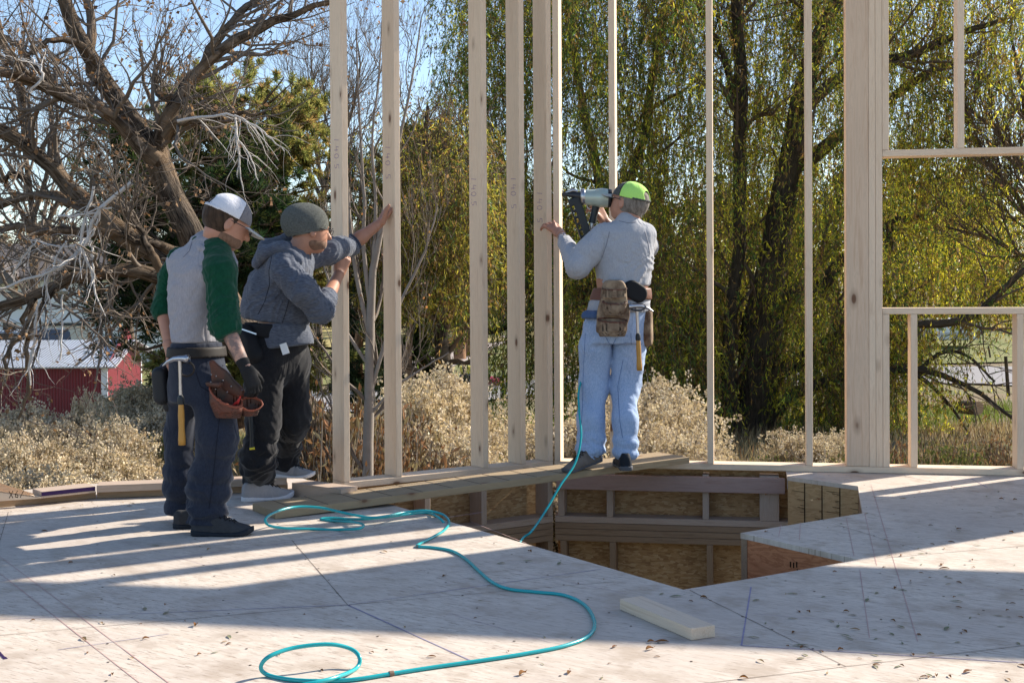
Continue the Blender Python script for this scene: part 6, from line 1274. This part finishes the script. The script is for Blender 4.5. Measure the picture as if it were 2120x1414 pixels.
WL2 = [[(930, 1000, 40), (925, 860, 34), (915, 700, 30), (905, 560, 24), (890, 430, 18), (880, 300, 12), (885, 220, 7)], [(912, 650, 18), (860, 540, 14), (830, 440, 10), (815, 350, 6)], [(905, 560, 16), (945, 440, 13), (970, 330, 9), (990, 260, 5)]]
Z2 = [(800, 1000, 220, 400, 560, 420, 17.3, 20, mixgold), (775, 990, 380, 540, 650, 380, 17.3, 20.5, mixy), (820, 1000, 500, 600, 690, 60, 17.5, 20.5, mixb)]
willow('smaller golden willow behind the second and third tall studs', (930, 1000), WL2, 19, Z2, [(.075, .105, .028), (.27, .235, .04), (.22, .13, .05)], name='willow_tree', nbranch=60)
# ---- shrubs: rabbitbrush and dry brush
def shrub_mesh(nm, n, Hs, spread, head, cols, ps, leafy, lcols, headn=10, stemc=None):
    k = 5; a = rng.uniform(0, 6.28, n); el_ = np.abs(rng.normal(0, .55, n))*spread; d = np.stack([np.cos(a)*np.sin(el_), np.sin(a)*np.sin(el_), np.cos(el_)], 1); b = np.stack([rng.normal(0, .10, n), rng.normal(0, .10, n), np.zeros(n)], 1)*Hs
    ln = Hs*rng.uniform(.6, 1.05, n)*(1-.18*el_); Q = np.zeros((n, k, 3)); Q[:, 0] = b
    for j in range(1, k): d = unit(d+rng.normal(size=d.shape)*.10+[0, 0, .07]); Q[:, j] = Q[:, j-1]+d*(ln/(k-1))[:, None]
    ac = Acc(); V, Fc, _ = tubes(Q, np.linspace(.0045, .0022, k)[None]*np.ones((n, 1)), 3); ac.add(V, Fc, None, np.repeat(pal(n, stemc or [(.24, .19, .11), (.17, .14, .07)], [1, 1]), k*3, 0))
    if head:
        hd = 3; C0 = np.repeat(Q[:, -1], hd, 0)+rng.normal(size=(n*hd, 3))*.045; m = headn; C_ = np.repeat(C0, m, 0)+rng.normal(size=(n*hd*m, 3))*.018; cl = np.repeat(pal(n*hd, cols, ps, .15), m, 0)
        V, Fc, cc = leaf_quads(C_, rng.normal(size=C_.shape), .026, .024, np.clip(cl*(1+rng.normal(size=(len(C_), 1))*.12), 0, 1)); ac.add(V, Fc, None, cc)
    C_, D_ = along(Q, leafy, .15); V, Fc, cc = leaf_quads(C_, D_+rng.normal(size=D_.shape)*.5, rng.uniform(.03, .08, leafy), .010 if head else .022, pal(leafy, lcols, [1]*len(lcols))); ac.add(V, Fc, None, cc)
    me = ac.mesh(nm, cols=True, smooth=False); me.materials.append(M['dryleaf']); return me
STR = [(.66, .54, .38), (.52, .42, .27), (.74, .63, .47)]
STQ = [(.56, .46, .33), (.45, .36, .25), (.64, .55, .42)]
SH = [shrub_mesh('shrub', 430, 1.0, 1.0, True, STR, [3, 2, 2], 2600, [(.36, .32, .16), (.30, .24, .12), (.48, .38, .22)], 12), shrub_mesh('shrub', 380, 1.0, 1.15, True, STQ, [3, 2, 2], 2600, [(.32, .26, .13), (.34, .26, .14), (.44, .35, .21)], 12), shrub_mesh('shrub', 460, 1.0, .8, True, STQ, [2, 2, 3], 3200, [(.28, .24, .12), (.36, .29, .16), (.46, .37, .22)], 11)]
SB = [shrub_mesh('brush', 260, 1.0, 1.15, False, STR, [1, 1, 1], 3000, [(.22, .11, .055), (.30, .16, .08), (.15, .10, .05), (.30, .24, .14)], stemc=[(.30, .25, .20), (.20, .16, .12)]) for _ in range(2)]
SG = [shrub_mesh('weeds', 300, 1.0, 1.0, False, STR, [1, 1, 1], 2600, [(.10, .14, .035), (.20, .20, .06), (.30, .23, .12)], stemc=[(.22, .2, .1), (.12, .15, .05)])]
ORD = ['first', 'second', 'third', 'fourth', 'fifth', 'sixth', 'seventh', 'eighth', 'ninth', 'tenth', 'eleventh', 'twelfth', 'thirteenth', 'fourteenth', 'fifteenth']
SHR = {}
def put_shrub(name, meshes, u, vtop, Y, label, group, wmul=1.0):
    vtop = vtop+(46 if 'mass' in label else 16 if group else 0)
    base = P(u, 800, Y); z0 = dz(base.x, base.y); top = P(u, vtop, Y).z; h_ = max(.35, top-z0)
    o = link(name, rnd.choice(meshes), None, None, Matrix.Translation((base.x, base.y, z0-.05)) @ Matrix.Rotation(rnd.uniform(0, 6.28), 4, 'Z') @ Matrix.Diagonal((h_*wmul*rnd.uniform(.75, 1.05), h_*wmul*rnd.uniform(.75, 1.05), h_*rnd.uniform(.9, 1.12), 1)), label=label, cat='shrub', group=group)
    if group: SHR.setdefault(label, []).append((Y, u, o))
    return o
gL = 'rabbitbrush mass in front of the red shed'; lbL = 'straw shrub in the mass at left'
for (u, v, Y) in ((10, 835, 15), (55, 822, 15.6), (105, 840, 14.8), (150, 850, 15.3), (195, 838, 15), (235, 850, 14.3), (20, 905, 12.6), (80, 880, 13), (135, 895, 12.6), (190, 885, 13), (250, 895, 12.7), (300, 910, 12.5), (-40, 860, 14), (330, 925, 12.8), (60, 935, 11.6), (130, 945, 11.3), (210, 930, 11.5), (280, 945, 11.2), (0, 945, 11), (170, 965, 10.6), (330, 960, 11.3)):
    put_shrub('rabbitbrush', SH, u, v, Y, lbL, gL)
put_shrub('rabbitbrush', SH, 170, 798, 15.5, 'tallest straw coloured plume standing up against the red shed wall', None, .30)
for (u, v, Y) in ((262, 800, 19), (300, 788, 19.5), (330, 800, 18.5), (290, 840, 17), (240, 835, 18), (340, 850, 17)): put_shrub('rabbitbrush', SH, u, v, Y, 'straw shrub beside the shed end', 'rabbitbrush by the shed end')
for (u, v, Y) in ((865, 812, 15), (905, 784, 16), (940, 796, 15.5), (985, 838, 16.5), (880, 850, 13.5), (930, 870, 13), (970, 860, 14), (1010, 890, 14), (1035, 915, 12.5), (955, 920, 12)): put_shrub('rabbitbrush', SH, u, v, Y, 'straw shrub behind the third stud', 'rabbitbrush behind the left stud wall')
for (u, v, Y) in ((1180, 850, 14), (1215, 868, 13), (1090, 870, 14.5), (1330, 802, 15), (1365, 812, 14.6), (1310, 850, 13.5), (1350, 870, 12.8), (1395, 860, 14), (1290, 900, 12.5), (1400, 905, 12.5)): put_shrub('rabbitbrush', SH, u, v, Y, 'straw shrub beyond the man in jeans', 'rabbitbrush behind the corner')
for (u, v, Y) in ((660, 800, 12.2), (700, 790, 12), (735, 815, 12.4), (780, 800, 12.5), (815, 830, 12.2), (850, 820, 13), (640, 850, 11.8), (700, 880, 11.2), (745, 890, 11.4), (790, 880, 11.2), (840, 890, 11.5), (900, 905, 11.6), (760, 930, 10.6), (870, 940, 10.8)): put_shrub('dry_brush', SB, u, v, Y, 'rusty brush behind first two studs', 'rusty brush behind the left stud wall')
for (u, v, Y) in ((1700, 880, 15), (1740, 870, 16), (1860, 890, 15), (1930, 880, 17), (1990, 870, 18), (2060, 860, 17), (2100, 880, 15), (1900, 930, 12.5), (1960, 925, 12.8), (2030, 915, 13), (2080, 925, 12.5), (1870, 940, 12), (1640, 890, 15), (1460, 900, 16), (1430, 870, 16)): put_shrub('dry_brush', SB if u > 1800 else SH, u, v, Y, 'low brush past the right wall', 'low brush beyond the right stud wall')
for (u, v, Y) in ((1850, 915, 14), (1920, 895, 16), (1975, 905, 15), (1780, 900, 14), (930, 935, 13), (1060, 900, 15), (1600, 915, 14.5), (2010, 895, 16), (1080, 930, 13), (330, 870, 15), (1250, 890, 15)): put_shrub('weed_clump', SG, u, v, Y, 'green weeds past the stud walls', 'green weeds beyond the stud walls')
for lb, L_ in SHR.items():
    L_.sort(key=lambda q: -q[0]); nr = max(1, round(len(L_)/5)); per = -(-len(L_)//nr)
    for r_i in range(nr):
        row = sorted(L_[r_i*per:(r_i+1)*per], key=lambda q: q[1]); rn = ['back', 'middle', 'near', 'nearest', 'closest'][r_i] if nr > 2 else ['back', 'front'][r_i]
        for j, (_, _, o) in enumerate(row): o['label'] = lb+', %s row, %s from left' % (rn, ORD[j])
# grass over the near land: nobody could count it
n = 60000; gx_ = rng.uniform(-16, 16, n); gy_ = rng.uniform(9.3, 40, n)**1.0; keep = (np.abs(gx_) < gy_*.5+1); gx_, gy_ = gx_[keep], gy_[keep]; n = len(gx_)
C_ = np.stack([gx_, gy_, TZ(gx_, gy_)-.02], 1); D_ = np.stack([rng.normal(0, .3, n), rng.normal(0, .3, n), np.ones(n)], 1); patch = lump(C_, .35, 2) > .1
cg = np.where(patch[:, None], pal(n, [(.14, .20, .04), (.22, .25, .06)], [1, 1]), pal(n, [(.38, .30, .17), (.28, .20, .11), (.22, .13, .07)], [3, 2, 1])); V, Fc, cc = leaf_quads(C_, D_, rng.uniform(.12, .42, n), .02, cg)
link('grass', mesh_np('grass', V, Fc, cc, smooth=False), M['dryleaf'], kind='stuff', label='dry and green grass covering the land beyond the deck', cat='grass')
# far wood closing the horizon
ac = Acc(); m = 300; th = rng.uniform(-.62, .62, m); rr_ = rng.uniform(95, 170, m); bx, by = np.sin(th)*rr_, np.cos(th)*rr_
Q = np.zeros((m, 6, 3)); hgt = rng.uniform(5, 10, m)+np.where(th > -.1, 3, 0); base_z = TZ(bx, by)
for j in range(6): Q[:, j] = np.stack([bx+rng.normal(0, .2, m), by, base_z+hgt*j/5-.3], 1)
V, Fc, _ = tubes(Q, np.linspace(.22, .03, 6)[None]*np.ones((m, 1)), 5); ac.add(V, Fc, None, np.array((.16, .12, .10)))
a, b = spawn(Q, np.full((m, 6), .08), 5200, 3.6, .7, 5, .4, .3, .2, .6, .3, .03); V, Fc, _ = tubes(a, b, 3); ac.add(V, Fc, None, np.array((.22, .165, .14)))
C_, D_ = along(a, 80000); V, Fc, cc = leaf_quads(C_, rng.normal(size=C_.shape), .55, .4, pal(len(C_), [(.20, .15, .10), (.12, .11, .06), (.26, .19, .12), (.07, .08, .04)], [3, 2, 2, 2])); ac.add(V, Fc, None, cc)
link('far_wood', ac.mesh('far_wood', cols=True, smooth=False), M['dryleaf'], kind='stuff', label='hazy brown wood along the horizon', cat='wood')

# ================= things beyond the deck =================
# red metal shed
YS = 40; sh = empty('shed', P(100, 860, YS), label='low red metal shed with a pale metal roof behind the shrubs at left', cat='shed')
zb_, ze = dz(P(100, 800, YS).x, YS)-.05, P(0, 758, YS).z
xA, xB = P(-260, 800, YS).x, P(222, 800, YS).x; xC = P(285, 800, YS+5).x; yB, yC = YS, YS+5.4
bm = bmesh.new(); box_bm(bm, xA, xB, yB-.03, yB, zb_, ze); link('front_wall', bm_mesh(bm, 'w'), M['redmetal'], sh)
dr = Vector((xC-xB, yC-yB, 0)); Lr_ = dr.length; dr.normalize(); zr = P(285, 740, yC).z
m_ = Matrix.Translation((xB, yB, 0)) @ Matrix.Rotation(math.atan2(dr.y, dr.x), 4, 'Z')
bm = bmesh.new(); vs = [bm.verts.new(q) for q in ((0, 0, zb_), (Lr_, 0, zb_), (Lr_, 0, ze-.0), (Lr_*.55, 0, ze+1.15), (0, 0, ze))]; bm.faces.new(vs); link('end_wall', bm_mesh(bm, 'w'), M['redmetal'], sh, m_)
box('corner_trim', xB-.17, xB+.03, yB-.06, yB-.031, zb_, ze-.02, M['trimwhite'], sh)
box('corner_trim', Lr_-.08, Lr_+.04, -.03, .05, zb_, ze, M['trimwhite'], sh, m_)
rt = P(0, 705, yB+2.8).z; bm = bmesh.new(); ov = .35
bm.faces.new([bm.verts.new(q) for q in ((xA, yB-.3, ze-.02), (xB+ov, yB-.3, ze-.02), (xB+ov+dr.x*Lr_*.55, yB+3.0, rt), (xA+.5, yB+3.0, rt))]); roof = link('roof', bm_mesh(bm, 'roof'), M['roofmetal'], sh); sm_ = roof.modifiers.new('s', 'SOLIDIFY'); sm_.thickness = .05
box('back_slope', xA+.5, xB+dr.x*Lr_*.55+ov, yB+3.02, yB+5.6, rt-.05, rt+.0, M['roofmetal'], sh, Matrix.Translation((0, yB+3.0, rt)) @ Matrix.Rotation(-.22, 4, 'X') @ Matrix.Translation((0, -yB-3.0, -rt)))
box('gable_window', Lr_*.78, Lr_*.88, -.03, .02, ze-2.0, ze-1.3, M['trimwhite'], sh, m_)
box('pipe', xB-1.0, xB-.92, yB-.12, yB-.05, zb_, ze-1.1, M['galv'], sh)
# white house with garage
YH = 72; hs = empty('house', P(100, 720, YH), label='white two-storey house with a garage behind the red shed', cat='house'); q = lambda u, v: P(u, v, YH)
hz = dz(q(100, 700).x, YH)-.3; box('wall', q(-200, 0).x, q(350, 0).x, YH, YH+9, hz, q(0, 572).z, M['white'], hs)
bm = bmesh.new(); xa, xb = q(-230, 0).x, q(380, 0).x; za, zt_ = q(0, 574).z, q(0, 500).z
bm.faces.new([bm.verts.new(c) for c in ((xa, YH-.6, za), (xb, YH-.6, za), (xb-1.5, YH+4.5, zt_), (xa+1.5, YH+4.5, zt_))]); o = link('roof', bm_mesh(bm, 'roof'), M['shingle'], hs); o.modifiers.new('s', 'SOLIDIFY').thickness = .2
bm = bmesh.new(); pts = [(q(-20, 0).x, q(0, 588).z), (q(52, 0).x, q(0, 588).z), (q(16, 0).x, q(0, 545).z)]
f_ = [bm.verts.new((x, YH-1.6, z)) for x, z in pts]; g_ = [bm.verts.new((x, YH+3, z)) for x, z in pts]; bm.faces.new(f_)
for i in range(3): j = (i+1) % 3; bm.faces.new((f_[i], f_[j], g_[j], g_[i]))
bmesh.ops.recalc_face_normals(bm, faces=bm.faces); link('dormer', bm_mesh(bm, 'dormer'), M['shingle'], hs)
for u0, u1, v0, v1 in ((105, 140, 600, 626), (8, 40, 605, 640), (180, 210, 600, 630), (0, 26, 665, 690), (46, 60, 665, 688)):
    w_ = box('window', q(u0, 0).x, q(u1, 0).x, YH-.08, YH-.003, q(0, v1).z, q(0, v0).z, M['trimwhite'] if u0 > 20 else M['darksteel'], hs); box('pane', q(u0+3, 0).x, q(u1-3, 0).x, YH-.10, YH-.083, q(0, v1-3).z, q(0, v0+3).z, M['glass'], w_)
gd = box('garage_door', q(93, 0).x, q(175, 0).x, YH-.06, YH-.004, hz, q(0, 676).z, plain('cream door', (.62, .58, .50), .6, .3, scale=3), hs); box('door_head', q(86, 0).x, q(180, 0).x, YH-.12, YH-.003, q(0, 675).z, q(0, 670).z, M['darksteel'], gd)
box('band', q(-200, 0).x, q(350, 0).x, YH-.10, YH-.005, q(0, 672).z-.0+.1, q(0, 668).z+.12, M['trimwhite'], hs)
for u in (33, 60):
    V, Fc, _ = tubes([[tuple(q(u, 560)+Vector((0, 1, 0))), tuple(q(u, 546)+Vector((0, 1, 0)))]], [[.14, .14]], 8); link('vent_pipe', mesh_np('vent_pipe', V, Fc), M['galv'], hs)
# pickup parked beyond the shed
def vehicle(label, u, vtop, Y, yaw, Ls_, mat, pick=True, name='pickup_truck'):
    b_ = P(u, 700, Y); g_ = dz(b_.x, Y); top = P(u, vtop, Y).z; z0 = top-1.85; root = empty(name, (b_.x, Y, z0), label=label, cat='truck' if pick else 'trailer')
    m = Matrix.Translation((b_.x, Y, z0)) @ Matrix.Rotation(yaw, 4, 'Z')
    def prism(nm, prof, y0, y1, mt, par, inset=0):
        bm = bmesh.new(); a = [bm.verts.new((x, y0+(inset if z > 1.1 else 0), z)) for x, z in prof]; b = [bm.verts.new((x, y1-(inset if z > 1.1 else 0), z)) for x, z in prof]; n = len(prof); bm.faces.new(a[::-1]); bm.faces.new(b)
        for i in range(n): bm.faces.new((a[i], a[(i+1) % n], b[(i+1) % n], b[i]))
        bmesh.ops.recalc_face_normals(bm, faces=bm.faces); return link(nm, bm_mesh(bm, nm), mt, par, m)
    bd = prism('body', [(-2.7, .5), (2.7, .45), (2.7, 1.0), (2.55, 1.1), (1.35, 1.18), (.55, 1.82), (-.9, 1.85), (-1.2, 1.15), (-2.7, 1.12)], -.92, .92, mat, root, .12)
    prism('windscreen', [(1.40, 1.17), (1.42, 1.19), (.60, 1.80), (.57, 1.79)], -.78, .78, M['glass'], root)
    for s_ in (-1, 1): prism('side_window', [(1.1, 1.2), (.55, 1.74), (-.8, 1.76), (-.95, 1.2)], s_*.83-.02, s_*.83+.02, M['glass'], root)
    for x in (-1.75, 1.75):
        for y in (-.85, .85):
            V, Fc, _ = tubes([[(x, y-.11, .38), (x, y-.10, .38), (x, y+.10, .38), (x, y+.11, .38)]], [[.22, .38, .38, .22]], 16); link('wheel', mesh_np('wheel', V, Fc), M['black'], root, m)
    for y in (-.7, .7): link('headlight', bm_mesh((lambda b: (box_bm(b, 2.70, 2.72, y-.14, y+.14, .78, .94), b)[1])(bmesh.new()), 'headlight'), M['white'], root, m)
    return root
darkpaint = plain('dark paint', (.02, .028, .04), .25, .6, var=.05); bluepaint = plain('silver blue paint', (.30, .36, .44), .25, .6, var=.05)
vehicle('dark pickup with a wide windscreen parked beyond the shed roof', 95, 681, 52, R_(-62), 5.4, darkpaint)
vehicle('silver-blue vehicle parked left of the dark pickup', 40, 684, 56, R_(-20), 5, bluepaint, True, 'parked_car')['category'] = 'car'
# pale trailer under the willow at right
tr = empty('trailer', P(1965, 720, 70), label='long pale trailer seen under the willow boughs at right', cat='trailer'); q7 = lambda u, v: P(u, v, 70)
box('body', q7(1925, 0).x, q7(2032, 0).x, 70, 72.4, q7(0, 716).z, q7(0, 672).z, M['white'], tr, bev=.12); box('stripe', q7(1926, 0).x, q7(2031, 0).x, 69.97, 69.995, q7(0, 706).z, q7(0, 700).z, M['galv'], tr)
for u in (1965, 1985): V, Fc, _ = tubes([[(q7(u, 0).x, 69.95, q7(0, 718).z), (q7(u, 0).x, 70.2, q7(0, 718).z)]], [[.35, .35]], 14); link('wheel', mesh_np('wheel', V, Fc), M['black'], tr)
# chain-link fence in the middle distance
YF = 46; fe = empty('chain_link_fence', P(960, 810, YF), label='low metal fence with a top rail across the middle distance', cat='fence'); q4 = lambda u, v: P(u, v, YF)
ac = Acc(); 
for u0, u1 in ((828, 955), (962, 1262)): V, Fc, _ = tubes([[tuple(q4(u, 753+(u-900)*.01)) for u in np.linspace(u0, u1, 6)]], [[.03]*6], 6); ac.add(V, Fc)
V, Fc, _ = tubes([[tuple(q4(u, v)) for u, v in ((955, 754), (958, 757), (959, 765))]], [[.03]*3], 6); ac.add(V, Fc); link('rail', ac.mesh('rail'), M['darksteel'], fe)
for u in (833, 855, 877, 960, 963, 1040, 1120, 1185, 1262): V, Fc, _ = tubes([[tuple(q4(u, 752)), tuple(q4(u, 812))]], [[.035, .035]], 6); link('post', mesh_np('post', V, Fc), M['darksteel'] if u > 900 else M['galv'], fe)
ac = Acc()
for i, u in enumerate(np.arange(828, 1262, 4.5)):
    for sgn in (14, -14): V, Fc, _ = tubes([[tuple(q4(u, 755)), tuple(q4(u+sgn, 808))]], [[.0035, .0035]], 3); ac.add(V, Fc)
link('wire_mesh', ac.mesh('wire_mesh'), M['galv'], fe)
# small yard machines by the fence
ym = empty('yard_machine', P(962, 790, 47), label='yellow and black yard machine by the fence', cat='machine'); q5 = lambda u, v, y=47: P(u, v, y)
box('base', q5(946, 0).x, q5(978, 0).x, 46.8, 47.6, q5(0, 798).z, q5(0, 780).z, M['black'], ym, bev=.05)
for u in (951, 966): box('tank', q5(u-4, 0).x, q5(u+4, 0).x, 46.9, 47.2, q5(0, 781).z, q5(0, 764).z, M['yellow'], ym, bev=.04)
for u in (950, 974): V, Fc, _ = tubes([[(q5(u, 0).x, 46.7, q5(0, 796).z), (q5(u, 0).x, 46.85, q5(0, 796).z)]], [[.16, .16]], 12); link('wheel', mesh_np('wheel', V, Fc), M['black'], ym)
rm_ = empty('riding_mower', P(1022, 800, 46), label='small red riding mower between the third and fourth studs', cat='mower'); red = plain('red paint', (.45, .02, .06), .35, .5, var=.1); q6 = lambda u, v: P(u, v, 46.5)
obj_sdf('body', lambda p: smin(ell(p, q6(1018, 788), (.26, .3, .16)), ell(p, q6(1030, 791), (.24, .3, .12)), .1), *bounds([q6(1000, 775), q6(1045, 800)], .4), red, rm_, .03, 1)
box('seat', q6(1000, 0).x, q6(1008, 0).x, 46.3, 46.7, q6(0, 786).z, q6(0, 776).z, M['black'], rm_, bev=.03)
for u in (1006, 1036): V, Fc, _ = tubes([[(q6(u, 0).x, 46.1, q6(0, 799).z), (q6(u, 0).x, 46.3, q6(0, 799).z)]], [[.13, .13]], 12); link('wheel', mesh_np('wheel', V, Fc), M['black'], rm_)
# green barrel, log, fence posts on the right
YL = 32; la, lb_ = P(1990, 842, YL), P(2026, 845, YL-.5); V, Fc, uv = tubes([[tuple(la), tuple(la.lerp(lb_, .5)), tuple(lb_)]], [[.17, .175, .17]], 14)
lg = link('cut_log', mesh_np('log', V, Fc, uv=uv), M['bark'], None, label='pale cut log lying in the brush beyond the window opening', cat='log')
n = len(V); Vc = np.concatenate([V[-14:], [V[-14:].mean(0)]]); link('cut_end', mesh_np('cut_end', Vc+np.array(lb_-la)[None]*.004, np.array([[14, i, (i+1) % 14] for i in range(14)])), M['curb'], lg)
for u, v0, v1, Y, lb in ((2084, 738, 800, 34, 'dark leaning fence post beyond the window opening'), (1990, 718, 732, 62, 'short far fence post on the green lawn at right'), (2048, 716, 730, 62, 'second short far fence post on the lawn, right of the other')):
    V, Fc, uv = tubes([[tuple(P(u-2, v0, Y)), tuple(P(u+4, v1+20, Y))]], [[.045, .05]], 8); link('fence_post', mesh_np('fence_post', V, Fc, uv=uv), M['willowbark'], None, label=lb, cat='post')
V, Fc, _ = tubes([[tuple(P(1592, 722, 33)), tuple(P(1593, 752, 33))]], [[.19, .19]], 12); link('green_barrel', mesh_np('green_barrel', V, Fc), plain('green plastic', (.01, .22, .12), .5, .4), None, label='bright green plastic barrel just behind the willow trunk', cat='barrel')
